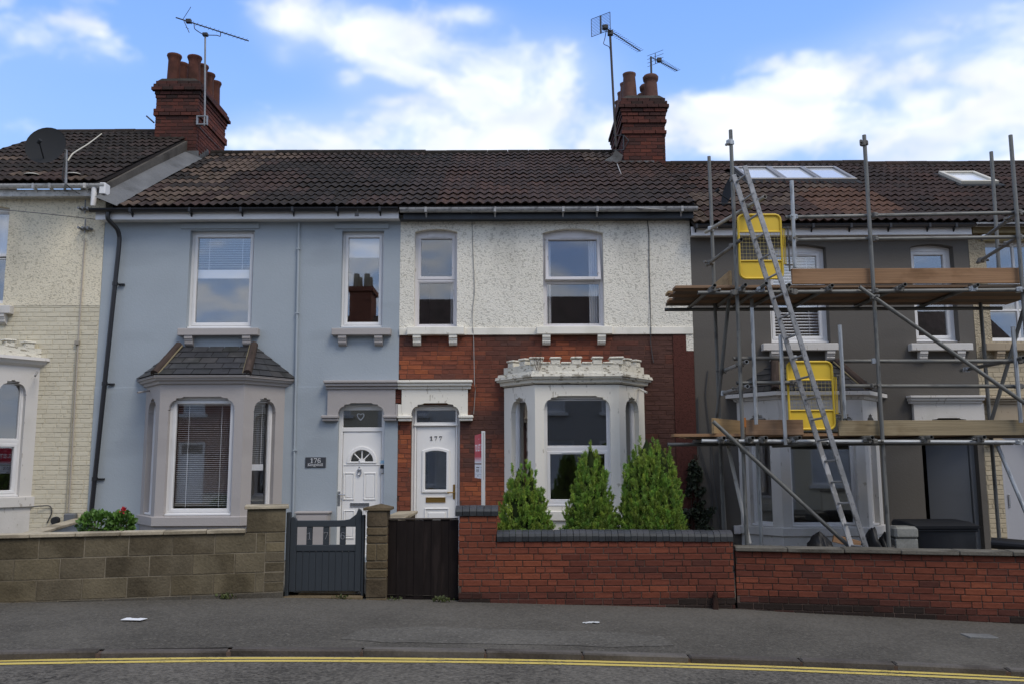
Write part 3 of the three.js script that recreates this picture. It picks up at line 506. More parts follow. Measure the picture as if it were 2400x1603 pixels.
// ---------------------------------------------------------------- ground levels: the street falls to the right
const gy = x => 0.075 - 0.0285 * x;
const XP = [-11.4, -6.75, -1.84, 2.955, 7.55, 12.2];   // party walls
const YB = -0.7;
const one = inr => [{ ...inr, sash: true }];
const twoLights = (f, topSash = true, open = 0, vent = true) => inr => { const m = lerp(inr.y0, inr.y1, f); return [{ x0: inr.x0, x1: inr.x1, y0: inr.y0, y1: m - 0.022 }, { x0: inr.x0 - (topSash ? 0.012 : 0), x1: inr.x1 + (topSash ? 0.012 : 0), y0: m + 0.022 - (topSash ? 0.012 : 0), y1: inr.y1 + (topSash ? 0.012 : 0), sash: topSash, open, vent }]; };
function transom(w, r, f, z, m, fw = 0.055) { const y = lerp(r.y0 + fw, r.y1 - fw, f); sub(w, 'transom_bar', bbox(r.x0 + fw - 0.012, r.x1 - fw + 0.012, y - 0.024, y + 0.024, z - 0.055, z - 0.004, 0.005), m); }
const inset = (r, a) => ({ x0: r.x0 + a, x1: r.x1 - a, y0: r.y0 + a, y1: r.y1 - a });
// hood over a front door: stepped cornice, panel with shouldered opening, label stops
function hood(house, o) {
  const { x0, x1, yc0, yc1, px0, px1, ops, yp, ys, m } = o;
  part(house, 'hood_cornice', merge([bbox(x0 + (o.in0 ? 0 : 0.03), x1 - (o.in1 ? 0 : 0.03), yc0, lerp(yc0, yc1, 0.35), 0, 0.10, 0.006), bbox(x0 + (o.in0 ? 0 : 0.015), x1 - (o.in1 ? 0 : 0.015), lerp(yc0, yc1, 0.35) + 0.001, lerp(yc0, yc1, 0.7), 0, 0.14, 0.006), bbox(x0, x1, lerp(yc0, yc1, 0.7) + 0.001, yc1, 0, 0.17, 0.006)]), m);
  const [a, b, top] = ops; const s = shoulder(a, b, ys - 0.002, top, 0.95).slice(2);   // from right spring round to left spring
  part(house, 'hood_panel', ext([[px0, ys - 0.002], [px0, yc0 - 0.001], [px1, yc0 - 0.001], [px1, ys - 0.002], [b, ys - 0.002], ...s, [a, ys - 0.002]], null, -0.02, 0.075), m);
  for (const [l0, l1] of o.stops) part(house, 'label_stop', merge([bbox(l0, l1, ys - 0.045, ys, 0, 0.12, 0.008), bbox(l0 + 0.012, l1 - 0.012, ys - 0.09, ys - 0.046, 0, 0.095, 0.008)]), m);
}
const wallHole = r => rectP(r);

// ================================================================= 176: blue-grey rendered house
const H176 = thing('terraced_house', 'blue-grey rendered terraced house with slate-roofed bay and white door', 'house', [(XP[1] + XP[2]) / 2, gy(-4.3), 0]);
const bay176 = { cx: -4.79 };
{
  const x0 = XP[1], x1 = XP[2], yT = P(600, 497, 0.2).y;
  const w1 = R(440, 540, 592, 769), w2 = R(799, 541, 898, 767), d = R(789, 948, 899, 1330); d.y0 = gy(-2.4) + 0.12;
  const groove = P(250, 908).y;
  const bh = { x0: bay176.cx - 0.98, x1: bay176.cx + 0.98, y0: 0.6, y1: 2.85 };
  part(H176, 'wall', ext([[x0, YB], [x1, YB], [x1, yT], [x0, yT]], [rectP(w1), rectP(w2), rectP(d), rectP(bh)], -0.25, 0), mats.blue);
  // the render below the band stands a little proud
  part(H176, 'lower_render', ext([[x0, YB], [x1 - 0.002, YB], [x1 - 0.002, groove], [d.x1 + 0.001, groove], [d.x1 + 0.001, d.y0], [d.x0 - 0.001, d.y0], [d.x0 - 0.001, groove], [bay176.cx + 1.0, groove], [bay176.cx + 1.0, 0.5], [bay176.cx - 1.0, 0.5], [bay176.cx - 1.0, groove], [x0, groove]], null, 0.0005, 0.014, 0.003), mats.blue);
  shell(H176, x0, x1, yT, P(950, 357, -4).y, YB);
  // flat lintels
  for (const [a, b] of [[424, 607], [785, 911]]) { const r = R(a, 525, b, 537); part(H176, 'lintel', bbox(r.x0, r.x1, r.y0, r.y1, 0, 0.03, 0.004), mats.blue); }
  // upper windows
  const W1 = simpleWindow(H176, w1, { glass: coated, cells: one, fw: 0.05 }), i1 = inset(w1, 0.10);
  const yb1 = P(500, 626).y, yb0 = P(500, 647).y;
  const bl = sub(W1, 'venetian_blind', venetian(i1.x0 - 0.03, i1.x1 + 0.03, yb1, i1.y1 + 0.03, -0.24, 0.04, 0.35), mats.blind); bl.userData.kind = 'stuff';
  sub(W1, 'blind_stack', bbox(i1.x0 - 0.03, i1.x1 + 0.03, yb0, yb1, -0.26, -0.225, 0.004), mats.blind);
  const W2 = simpleWindow(H176, w2, { glass: coated, cells: one, fw: 0.045 }), i2 = inset(w2, 0.09);
  sub(W2, 'roller_blind', bbox(i2.x0 - 0.02, i2.x1 + 0.02, P(850, 597).y, i2.y1 + 0.05, -0.245, -0.238, 0.002), mats.blind);
  for (const [rr, cs] of [[R(414, 769, 603, 786, 0.13), [[440, 440], [576, 576]]], [R(776, 769, 915, 785, 0.13), [[801, 0], [886, 0]]]]) sillWithCorbels(H176, rr, cs.map(c => P(c[0], 797, 0.1).x), mats.mauve);
  // fascia, gutter, downpipe
  const fa = R(230, 498, 937, 514, 0.22); part(H176, 'fascia', bbox(x0 - 0.06, x1 - 0.005, fa.y0, fa.y1 + 0.03, 0.195, 0.22, 0.004), mats.upvc);
  part(H176, 'soffit', box(x0, x1 - 0.005, fa.y0 + 0.012, fa.y0 + 0.022, 0.002, 0.194), mats.upvc);
  const gv = P(600, 489, 0.29).y; gutter(H176, x0 - 0.12, x1 - 0.01, gv + 0.005, 0.285, 0.06, mats.black, [306, 445, 565, 686, 790, 890].map(u => P(u, 505, 0.28).x), mats.black);
  const gx = P(252, 500, 0.28).x;
  const dp = part(H176, 'downpipe', merge([curve([V3(gx, gv - 0.05, 0.28), V3(gx, gv - 0.16, 0.27), V3(gx + 0.1, gv - 0.3, 0.14), V3(gx + 0.12, gv - 0.42, 0.09), V3(gx + 0.12, gv - 0.6, 0.085)], 0.036, 30, 10), rod(V3(gx + 0.12, gv - 0.58, 0.085), V3(gx - 0.1, gy(-6.5) + 0.1, 0.085), 0.036, 12)]), mats.black);
  for (const y of [P(255, 668).y, P(250, 900).y, P(225, 1122).y]) { const t = (gv - 0.58 - y) / (gv - 0.58 - gy(-6.5) - 0.1), xx = gx + 0.12 - 0.22 * t; sub(dp, 'pipe_bracket', merge([rod(V3(xx, y - 0.03, 0.085), V3(xx, y + 0.03, 0.085), 0.045, 12), bbox(xx + 0.03, xx + 0.13, y - 0.012, y + 0.012, 0.005, 0.05, 0.003)]), mats.black); }
  // slim waste pipe between the windows
  const wp = part(H176, 'waste_pipe', rod(V3(P(700, 520, 0.03).x, fa.y0 - 0.02, 0.035), V3(P(688, 1180, 0.03).x, gy(-3.5) + 0.2, 0.035), 0.02, 10), mats.blue);
  for (const v of [584, 735, 1055]) { const q = P(lerp(700, 688, (v - 520) / 660), v, 0.03); sub(wp, 'pipe_clip', bbox(q.x - 0.032, q.x + 0.032, q.y - 0.012, q.y + 0.012, 0.016, 0.06, 0.004), mats.blue); }
  // bay
  const B = bay(H176, {
    cx: bay176.cx, yb: YB + 0.3, yt: P(470, 897, 0.62).y, y0: P(475, 1209, 0.62).y, y1: P(475, 929, 0.62).y, wall: mats.mauve, trim: mats.mauve, sill: [P(470, 1232, 0.66).y, P(470, 1212, 0.66).y],
    cellsFront: (r, i, add) => { const q = inset(r, 0.05); const b = add(0, 'venetian_blind', venetian(q.x0, q.x1, q.y0 + 0.02, q.y1 - 0.02, -0.21, 0.03, 0.12), mats.blind); b.userData.kind = 'stuff'; return [{ ...r, sash: true }]; },
    cellsSide: (r, i, add) => { const q = inset(r, 0.03); const b = add(0, 'venetian_blind', venetian(q.x0, q.x1, lerp(q.y0, q.y1, i === 2 ? 0.42 : 0.2), q.y1 - 0.02, -0.2, 0.03, 0.12), mats.blind); b.userData.kind = 'stuff'; add(0, 'blind_stack', bbox(q.x0, q.x1, lerp(q.y0, q.y1, i === 2 ? 0.36 : 0.15), lerp(q.y0, q.y1, i === 2 ? 0.42 : 0.2), -0.215, -0.185, 0.003), mats.blind); return [{ ...r, sash: false }]; },
  });
  const ye = P(480, 878, 0.72).y, yc = P(470, 897, 0.62).y;
  sub(B.body, 'bay_cornice', sweepBay(B.plan, [[0.125, ye - 0.005], [0.125, ye - 0.035], [0.10, ye - 0.04], [0.085, ye - 0.075], [0.045, ye - 0.085], [0.035, yc - 0.01], [0, yc - 0.02]]), mats.mauve);
  slateRoof(B, { cx: bay176.cx, ye: ye, yt: P(500, 812, 0.03).y, half: 0.61, seed: 5 });
  const op = P(335, 917, 0.2); sub(B.body, 'overflow_pipe', pipe(V3(op.x + 0.1, op.y + 0.03, 0.1), V3(op.x - 0.02, op.y - 0.03, 0.36), 0.016, 0.004, 8), mats.mauve);
  // door and hood
  const yc0 = P(900, 911, 0.1).y, yc1 = P(900, 890, 0.17).y, ys = P(770, 973, 0.05).y;
  hood(H176, { x0: P(757, 900, 0.15).x, x1: x1 - 0.001, in1: true, yc0, yc1, px0: P(767, 940, 0.07).x, px1: P(926, 940, 0.07).x, ops: [d.x0 - 0.0, d.x1 + 0.0, P(840, 944, 0.07).y], yp: 0, ys, stops: [[P(752, 980, 0.1).x, d.x0 + 0.02], [d.x1 - 0.02, x1 - 0.001]], m: mats.mauve });
  part(H176, 'hood_end', bbox(P(926, 940, 0.07).x + 0.002, x1 - 0.002, ys, P(926, 946, 0.07).y, 0, 0.073, 0.004), mats.mauve);
  const dz = -0.08, yl0 = P(840, 1011, dz).y, yl1 = P(840, 1001, dz).y, dt = d.y1 - 0.01;
  const fr = part(H176, 'door_frame', merge([ext(rectP({ ...d, x0: d.x0 - 0.01, x1: d.x1 + 0.01, y1: d.y1 + 0.02 }), [rectP({ x0: d.x0 + 0.06, x1: d.x1 - 0.06, y0: d.y0 + 0.05, y1: yl0 }), rectP({ x0: d.x0 + 0.06, x1: d.x1 - 0.06, y0: yl1, y1: P(840, 961, dz).y })], dz - 0.07, dz, 0.006)]), mats.door);
  sub(fr, 'pane', box(d.x0 + 0.05, d.x1 - 0.05, yl1 - 0.01, P(840, 961, dz).y + 0.01, dz - 0.04, dz - 0.034), glass);
  const hs = new THREE.Shape(); hs.moveTo(0, -0.06); hs.bezierCurveTo(-0.10, 0.02, -0.06, 0.09, 0, 0.045); hs.bezierCurveTo(0.06, 0.09, 0.10, 0.02, 0, -0.06); const hh = new THREE.Path(); hh.moveTo(0, -0.04); hh.bezierCurveTo(-0.08, 0.025, -0.045, 0.07, 0, 0.03); hh.bezierCurveTo(0.045, 0.07, 0.08, 0.025, 0, -0.04); hs.holes.push(hh);
  const hg = new THREE.ExtrudeGeometry(hs, { depth: 0.012, bevelEnabled: false }); const hp = P(843, 976, dz); hg.translate(hp.x, hp.y, dz - 0.075); sub(fr, 'heart_ornament', uvBox(hg), mats.blind);
  const lf = { x0: d.x0 + 0.066, x1: d.x1 - 0.066, y0: d.y0 + 0.055, y1: yl0 - 0.006 }, zc = dz - 0.016, fx = (lf.x0 + lf.x1) / 2, fy = P(843, 1081, zc).y, fr_ = 0.185;
  const arcPath = (rad, n = 14) => Array.from({ length: n + 1 }, (_, i) => [fx + rad * Math.cos(Math.PI * i / n), fy + rad * Math.sin(Math.PI * i / n)]);
  const leaf = part(H176, 'door', ext(rectP(lf), [arcPath(fr_ * 0.98)], zc - 0.045, zc, 0.004), mats.door);
  sub(leaf, 'fanlight_pane', ext(arcPath(fr_), null, zc - 0.03, zc - 0.024), glass);
  sub(leaf, 'fanlight_surround', ext([...arcPath(fr_ + 0.055), [fx - fr_ - 0.055, fy - 0.03], [fx + fr_ + 0.055, fy - 0.03]], [arcPath(fr_)], zc - 0.003, zc + 0.02, 0.005), mats.door);
  const bars = [0.25, 0.5, 0.75].map(t => { const a = Math.PI * t; return rod(V3(fx, fy, zc - 0.008), V3(fx + Math.cos(a) * fr_, fy + Math.sin(a) * fr_, zc - 0.008), 0.010, 6); }); bars.push(ext(arcPath(0.052, 8), null, zc - 0.02, zc + 0.008)); sub(leaf, 'fanlight_bars', merge(bars), mats.door);
  for (const [ua, ub, va, vb] of [[804, 830, 1107, 1171], [852, 881, 1107, 1171], [804, 830, 1195, 1262], [852, 881, 1195, 1262]]) { const r = R(ua, va, ub, vb, zc); sub(leaf, 'door_panel', merge([ring(r, 0.02, zc - 0.002, zc + 0.014, 0.006), bbox(r.x0 + 0.035, r.x1 - 0.035, r.y0 + 0.035, r.y1 - 0.035, zc - 0.002, zc + 0.008, 0.005)]), mats.door); }
  sub(leaf, 'lock_rail', bbox(lf.x0 + 0.02, lf.x1 - 0.02, fy - 0.062, fy - 0.045, zc - 0.002, zc + 0.010, 0.004), mats.door);
  const kn = P(842, 1102, zc); sub(leaf, 'knocker', merge([bbox(kn.x - 0.035, kn.x + 0.035, kn.y - 0.008, kn.y + 0.022, zc, zc + 0.03, 0.008), (() => { const t = new THREE.TorusGeometry(0.035, 0.009, 6, 14); t.scale(0.9, 1.35, 1); t.translate(kn.x, kn.y - 0.03, zc + 0.02); return t; })(), (() => { const t = new THREE.SphereGeometry(0.014, 8, 6); t.translate(kn.x, kn.y + 0.055, zc + 0.01); return t; })(), (() => { const t = new THREE.SphereGeometry(0.012, 8, 6); t.translate(kn.x, fy + 0.0, zc + 0.02); return t; })()]), mats.chrome);
  const lb = R(820, 1178, 865, 1188, zc); sub(leaf, 'letterbox', merge([ring(lb, 0.012, zc, zc + 0.012, 0.003), bbox(lb.x0 + 0.014, lb.x1 - 0.014, lb.y0 + 0.014, lb.y1 - 0.014, zc, zc + 0.006, 0.002)]), mats.chrome);
  const hd = R(792, 1151, 797, 1184, zc); sub(leaf, 'door_handle', merge([bbox(hd.x0, hd.x1 + 0.004, hd.y0, hd.y1, dz, dz + 0.012, 0.004), rod(V3(hd.x0 + 0.018, hd.y1 - 0.05, dz + 0.04), V3(hd.x0 + 0.12, hd.y1 - 0.055, dz + 0.04), 0.009), rod(V3(hd.x0 + 0.018, hd.y1 - 0.05, dz), V3(hd.x0 + 0.018, hd.y1 - 0.05, dz + 0.04), 0.010)]), mats.chrome);
  const db = R(891, 1088, 900, 1109, dz); const bell = part(H176, 'doorbell', bbox(db.x0, db.x1, db.y0, db.y1, dz + 0.002, dz + 0.028, 0.006), M([0.45, 0.45, 0.45], 0.4)); sub(bell, 'doorbell_camera', bbox(db.x0 + 0.004, db.x1 - 0.004, lerp(db.y0, db.y1, 0.55), db.y1 - 0.004, dz + 0.029, dz + 0.034, 0.003), mats.black);
  sub(bell, 'sticker', box(db.x0, db.x1 + 0.005, db.y1 + 0.015, db.y1 + 0.065, dz + 0.001, dz + 0.003), M([0.35, 0.55, 0.68], 0.6));
  // name plate
  const pl = R(715, 1071, 763, 1095, 0.02), plate = thing('house_sign', 'dark slate house sign reading 176 Kingshill on the blue-grey wall', 'sign', [(pl.x0 + pl.x1) / 2, pl.y0, 0.014]);
  const pb = part(plate, 'sign_board', bbox(pl.x0, pl.x1, pl.y0, pl.y1, 0.0145, 0.03, 0.003), M([0.045, 0.048, 0.055], 0.4)), t1 = text3(serifR, '176', 0.075, 0.003), t2 = text3(serifR, 'Kingshill', 0.042, 0.003); t1.translate((pl.x0 + pl.x1) / 2, lerp(pl.y0, pl.y1, 0.68), 0.031); t2.translate((pl.x0 + pl.x1) / 2, lerp(pl.y0, pl.y1, 0.24), 0.031);
  part(plate, 'lettering', uvBox(clean(t1)), mats.paper); part(plate, 'lettering', uvBox(clean(t2)), mats.paper);
  // meter cupboard
  const mb = R(689, 1199, 768, 1300, 0.25), mc = thing('meter_cupboard', 'pale mauve meter cupboard standing against the wall behind the numbered gate', 'cupboard', [(mb.x0 + mb.x1) / 2, gy(-3), 0.12]);
  part(mc, 'cabinet', bbox(mb.x0 + 0.01, mb.x1 - 0.01, gy(-3), mb.y1 - 0.03, 0.016, 0.24, 0.006), mats.mauve); part(mc, 'lid', bbox(mb.x0 - 0.01, mb.x1 + 0.01, mb.y1 - 0.029, mb.y1, 0.016, 0.26, 0.006), mats.mauve); part(mc, 'cabinet_door', bbox(mb.x0 + 0.04, mb.x1 - 0.04, gy(-3) + 0.04, mb.y1 - 0.06, 0.241, 0.25, 0.003), mats.mauve);
  // roof: mossy, paler towards the left verge
  const rf = tileRoof(H176, { x0: x0 + 0.3, x1, yE: P(600, 488, 0.3).y + 0.015, yR: P(900, 361, -4).y, seed: 176, tone: (x, t, r) => { const n = fbm(x * 0.9 + 3, t * 5, 301, 4); const q = n + (r() - 0.5) * 0.34; if (r() < 0.75 * sstep(-4.2, -5.9, x - t * 0.5) && q > 0.36) return tileTone[4]; return t > 0.93 ? tileTone[0] : q < 0.44 ? tileTone[0] : q < 0.62 ? tileTone[1] : tileTone[2]; } });
  // cement fillet and flashing up the taller neighbour
  const f0 = rf.at(x0, -0.05, 0.05), f1 = rf.at(x0, rf.L * 0.86, 0.05);
  part(H176, 'flashing', merge([quadGrid([[rf.at(x0 + 0.36, -0.08, 0.05), rf.at(x0 + 0.34, rf.L * 0.5, 0.06), rf.at(x0 + 0.36, rf.L * 0.84, 0.055)].map(v => [v.x, v.y, v.z]), [rf.at(x0 + 0.03, -0.08, 0.20), rf.at(x0 + 0.03, rf.L * 0.5, 0.21), rf.at(x0 + 0.03, rf.L * 0.84, 0.2)].map(v => [v.x, v.y, v.z])])]), mats.lead);
}

// ================================================================= 177: white pebbledash over red brick
const H177 = thing('terraced_house', 'terraced house with white pebbledash above red brick and a battlemented white bay', 'house', [(XP[2] + XP[3]) / 2, gy(0.5), 0]);
const bay177 = { cx: 1.0 };
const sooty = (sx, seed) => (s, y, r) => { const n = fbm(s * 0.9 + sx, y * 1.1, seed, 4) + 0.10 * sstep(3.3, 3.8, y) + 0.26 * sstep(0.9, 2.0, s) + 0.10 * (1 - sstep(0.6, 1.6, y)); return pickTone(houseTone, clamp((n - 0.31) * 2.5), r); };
{
  const x0 = XP[2], x1 = XP[3], yT = P(1200, 500, 0.1).y, yBand0 = P(1200, 785, 0.02).y, yBand1 = P(1200, 768, 0.02).y;
  const w3 = R(971, 537, 1071, 768), w4 = R(1273, 536, 1415, 768), d = R(962, 948, 1077, 1330); d.y0 = gy(-1.2) + 0.2;
  const bh = { x0: bay177.cx - 0.98, x1: bay177.cx + 0.98, y0: 0.6, y1: 2.85 };
  w3.y0 = w4.y0 = yBand1 + 0.004;
  part(H177, 'pebbledash_wall', ext([[x0, yBand0], [x1, yBand0], [x1, yT], [x0, yT]], [archP(w3, 0.05), archP(w4, 0.075)], -0.25, 0.004), mats.pebble);
  const bw = part(H177, 'brick_wall', ext([[x0, YB], [x1, YB], [x1, yBand0 - 0.001], [x0, yBand0 - 0.001]], [rectP(d), rectP(bh)], -0.25, -0.005), mats.mortar);
  const xs = P(1583, 1000).x;
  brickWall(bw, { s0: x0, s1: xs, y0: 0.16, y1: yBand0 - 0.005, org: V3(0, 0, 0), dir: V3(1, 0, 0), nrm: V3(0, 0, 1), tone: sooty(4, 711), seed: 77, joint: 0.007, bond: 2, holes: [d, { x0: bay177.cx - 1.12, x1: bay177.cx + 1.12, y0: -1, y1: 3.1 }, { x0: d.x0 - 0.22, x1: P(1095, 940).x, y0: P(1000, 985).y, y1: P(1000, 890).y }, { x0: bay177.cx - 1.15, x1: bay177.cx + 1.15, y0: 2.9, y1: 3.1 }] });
  part(H177, 'painted_strip', box(xs + 0.002, x1 - 0.002, YB, yBand0 - 0.27, -0.007, 0.012), mats.redstrip);
  part(H177, 'painted_strip', box(xs + 0.002, x1 - 0.12, yBand0 - 0.269, yBand0 - 0.002, -0.007, 0.012), mats.redstrip);
  part(H177, 'pebbledash_corner', box(x1 - 0.119, x1 - 0.002, yBand0 - 0.268, yBand0 - 0.003, -0.007, 0.014), mats.pebble);
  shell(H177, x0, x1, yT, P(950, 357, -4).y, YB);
  part(H177, 'string_band', bbox(x0 + 0.002, x1 - 0.002, yBand0, yBand1, 0.0045, 0.03, 0.005), mats.cream);
  // upper windows
  const W3 = simpleWindow(H177, w3, { m: mats.upvcOld, arch: 0.05, fw: 0.06, cells: twoLights(0.5) }); transom(W3, { ...w3, y1: w3.y1 - 0.04 }, 0.5, -0.11, mats.upvcOld);
  sub(W3, 'curtain', curtain(w3.x0 + 0.58, w3.x1 - 0.06, w3.y0 + 0.06, lerp(w3.y0, w3.y1, 0.5), -0.26, 3), mats.curtain);
  const W4 = simpleWindow(H177, w4, { m: mats.upvcOld, arch: 0.075, fw: 0.06, cells: twoLights(0.49, true, 0.10) }); transom(W4, { ...w4, y1: w4.y1 - 0.06 }, 0.49, -0.11, mats.upvcOld);
  sub(W4, 'curtain', curtain(w4.x1 - 0.22, w4.x1 - 0.06, w4.y0 + 0.06, w4.y1 - 0.1, -0.26, 4), mats.curtain); sub(W4, 'curtain', curtain(w4.x0 + 0.05, w4.x0 + 0.14, w4.y0 + 0.06, w4.y1 - 0.1, -0.26, 2), mats.curtain);
  for (const [a, b, cs] of [[953, 1088, [976, 1061]], [1258, 1436, [1281, 1411]]]) { const r = R(a, 767, b, 786, 0.11); sillWithCorbels(H177, { x0: r.x0, x1: r.x1, y0: yBand0 - 0.003, y1: yBand1 + 0.006 }, cs.map(u => P(u, 797, 0.1).x), mats.cream, 0.11); }
  // eaves
  const fa = R(1000, 498, 1600, 513, 0.2); part(H177, 'fascia', bbox(x0 + 0.06, x1 + 0.03, fa.y0, fa.y1 + 0.03, 0.16, 0.19, 0.004), mats.navy); part(H177, 'soffit', box(x0, x1, fa.y0 + 0.012, fa.y0 + 0.022, 0.006, 0.158), mats.navy);
  gutter(H177, x0 + 0.02, P(1635, 490, 0.27).x, P(1200, 488, 0.27).y, 0.265, 0.068, mats.gutterGrey, [998, 1160, 1320, 1400, 1598].map(u => P(u, 490, 0.27).x), mats.gutterGrey);
  // bay with battlements
  const B = bay(H177, {
    cx: bay177.cx, yb: YB + 0.3, yt: P(1350, 901, 0.62).y, y0: P(1350, 1187, 0.62).y, y1: P(1350, 927, 0.62).y, wall: mats.cream, sill: [P(1300, 1219, 0.66).y, P(1300, 1199, 0.66).y],
    cellsFront: r => { const m = lerp(r.y0, r.y1, 0.52); return [{ ...r, y1: m - 0.03, sash: true, vent: true }, { ...r, y0: m + 0.03 }]; }, cellsSide: r => [{ ...r }],
  });
  { const f = B.faces[1], r = { x0: 0.16, x1: f.len - 0.16 }, y0 = P(1350, 1187, 0.62).y, y1 = P(1350, 927, 0.62).y, ym = lerp(y0 + 0.05, y1 - 0.05, 0.52); sub(B.body, 'transom_bar', bbox(r.x0, r.x1, ym - 0.032, ym + 0.032, -0.15, -0.087, 0.006).applyMatrix4(f.m), mats.upvc); }
  const cy1 = P(1350, 874, 0.75).y, cy0 = P(1350, 897, 0.65).y;
  sub(B.body, 'bay_cornice', sweepBay(B.plan, [[-0.1, cy1 + 0.012], [0.11, cy1], [0.12, cy1 - 0.045], [0.10, cy1 - 0.05], [0.095, cy1 - 0.075], [0.06, cy1 - 0.085], [0.05, cy0 + 0.008], [0.02, cy0], [0, cy0 - 0.012]]), mats.peel);
  sub(B.body, 'parapet_base', sweepBay(B.plan, [[0.03, cy1 + 0.05], [0.075, cy1 + 0.045], [0.085, cy1 + 0.004]]), mats.peel);
  parapet(B, { y0: cy1 - 0.02, y1: P(1350, 841, 0.6).y, seed: 8 });
  sub(B.body, 'bay_roof', quadGrid([B.plan(-0.1).slice(0, 2).map(([x, z]) => [x, cy1 + 0.1, z]), B.plan(-0.1).slice(2).reverse().map(([x, z]) => [x, cy1 + 0.1, z])]), mats.lead);
  const op = P(1500, 912, 0.2); sub(B.body, 'overflow_pipe', pipe(V3(op.x - 0.02, op.y + 0.02, 0.12), V3(op.x + 0.085, op.y - 0.06, 0.36), 0.016, 0.004, 8), mats.cream);
  // dry creeper twigs on the battlements
  const rr = rng(40), tw = []; for (let k = 0; k < 7; k++) { const b0 = V3(bay177.cx - 0.60 + (rr() - 0.5) * 0.05, cy1 + 0.05, 0.74), pts = [b0]; for (let i = 1; i < 5; i++) pts.push(V3(b0.x + (rr() - 0.5) * 0.05 * i, b0.y + i * 0.07, 0.69 + (rr() - 0.5) * 0.03)); tw.push(curve(pts, 0.003, 8, 4)); }
  single('creeper_twigs', uvBox(merge(tw)), M([0.09, 0.055, 0.035], 0.9), 'dry brown creeper twigs clinging to the battlements of the white bay', 'twigs');
  // door and hood
  const yc0 = P(1000, 911, 0.1).y, yc1 = P(1000, 890, 0.17).y, ys = P(1000, 973, 0.05).y;
  hood(H177, { x0: x0 + 0.001, in0: true, x1: P(1107, 900, 0.15).x, yc0, yc1, px0: P(941, 940, 0.07).x, px1: P(1096, 940, 0.07).x, ops: [d.x0, d.x1, P(1020, 944, 0.07).y], ys, stops: [[x0 + 0.001, d.x0 + 0.02], [d.x1 - 0.02, P(1109, 980, 0.1).x]], m: mats.cream });
  part(H177, 'hood_end', bbox(x0 + 0.002, P(941, 940, 0.07).x - 0.002, ys, P(931, 947, 0.07).y, 0, 0.073, 0.004), mats.cream);
  for (let k = 0; k < 3; k++) { const ga = P(926, 940, 0.02).x + 0.004, gb = P(941, 940, 0.02).x - 0.004, yy = lerp(P(931, 945, 0.02).y, yc0, k / 3) + 0.004; part(H177, 'exposed_brick', bbox(ga, gb, yy, yy + (yc0 - P(931, 945, 0.02).y) / 3 - 0.008, 0.001, 0.05, 0.004), brickTone[3 + k % 2]); }
  const dz = -0.09, yl0 = P(1020, 999, dz).y, yl1 = P(1020, 989, dz).y;
  const fr = part(H177, 'door_frame', ext(rectP({ ...d, x0: d.x0 - 0.01, x1: d.x1 + 0.01, y1: d.y1 + 0.02 }), [rectP({ x0: d.x0 + 0.075, x1: d.x1 - 0.075, y0: d.y0 + 0.05, y1: yl0 }), rectP({ x0: d.x0 + 0.075, x1: d.x1 - 0.075, y0: yl1, y1: P(1020, 961, dz).y })], dz - 0.07, dz, 0.008), mats.door);
  sub(fr, 'frame_bead', ring({ x0: d.x0 + 0.04, x1: d.x1 - 0.04, y0: d.y0 + 0.02, y1: d.y1 - 0.02 }, 0.02, dz - 0.002, dz + 0.014, 0.006), mats.door);
  sub(fr, 'drip_bar', bbox(d.x0 + 0.03, d.x1 - 0.03, yl0 + 0.006, yl0 + 0.04, dz + 0.001, dz + 0.03, 0.008), mats.door);
  sub(fr, 'pane', box(d.x0 + 0.065, d.x1 - 0.065, yl1 - 0.01, P(1020, 961, dz).y + 0.01, dz - 0.04, dz - 0.034), glass);
  const lf = { x0: d.x0 + 0.08, x1: d.x1 - 0.08, y0: d.y0 + 0.055, y1: yl0 - 0.006 }, zc = dz - 0.012, g = R(996, 1056, 1046, 1147, zc);
  const leaf = part(H177, 'door', ext(rectP(lf), [archP(g, 0.03)], zc - 0.045, zc, 0.005), mats.door);
  sub(leaf, 'pane', ext(archP(inset(g, -0.01), 0.03), null, zc - 0.03, zc - 0.024), glass);
  sub(leaf, 'glazing_surround', ext(archP({ x0: g.x0 - 0.05, x1: g.x1 + 0.05, y0: g.y0 - 0.05, y1: g.y1 + 0.05 }, 0.045), [archP(g, 0.03)], zc - 0.002, zc + 0.022, 0.008), mats.door);
  const bp = R(994, 1190, 1052, 1290, zc); sub(leaf, 'door_panel', merge([ring({ x0: bp.x0, x1: bp.x1, y0: d.y0 + 0.14, y1: bp.y1 }, 0.022, zc - 0.002, zc + 0.016, 0.006), bbox(bp.x0 + 0.06, bp.x1 - 0.06, d.y0 + 0.2, bp.y1 - 0.07, zc - 0.002, zc + 0.014, 0.008)]), mats.door);
  const lb = R(998, 1165, 1044, 1177, zc); sub(leaf, 'letterbox', merge([ring(lb, 0.012, zc, zc + 0.014, 0.003), bbox(lb.x0 + 0.013, lb.x1 - 0.013, lb.y0 + 0.013, lb.y1 - 0.013, zc, zc + 0.008, 0.002)]), mats.brass);
  const hd = R(1061.5, 1135, 1066.5, 1169, zc); sub(leaf, 'door_handle', merge([bbox(hd.x0, hd.x1, hd.y0, hd.y1, zc, zc + 0.012, 0.004), rod(V3(hd.x1 - 0.015, hd.y1 - 0.125, zc + 0.045), V3(hd.x0 - 0.09, hd.y1 - 0.125, zc + 0.045), 0.010), rod(V3(hd.x1 - 0.015, hd.y1 - 0.125, zc), V3(hd.x1 - 0.015, hd.y1 - 0.125, zc + 0.05), 0.011)]), mats.brass);
  const tn = text3(serif, '1 7 7', 0.066, 0.008), tp = P(1021.5, 1026.5, zc); tn.translate(tp.x, tp.y, zc + 0.001); sub(leaf, 'door_number', uvBox(clean(tn)), mats.black);
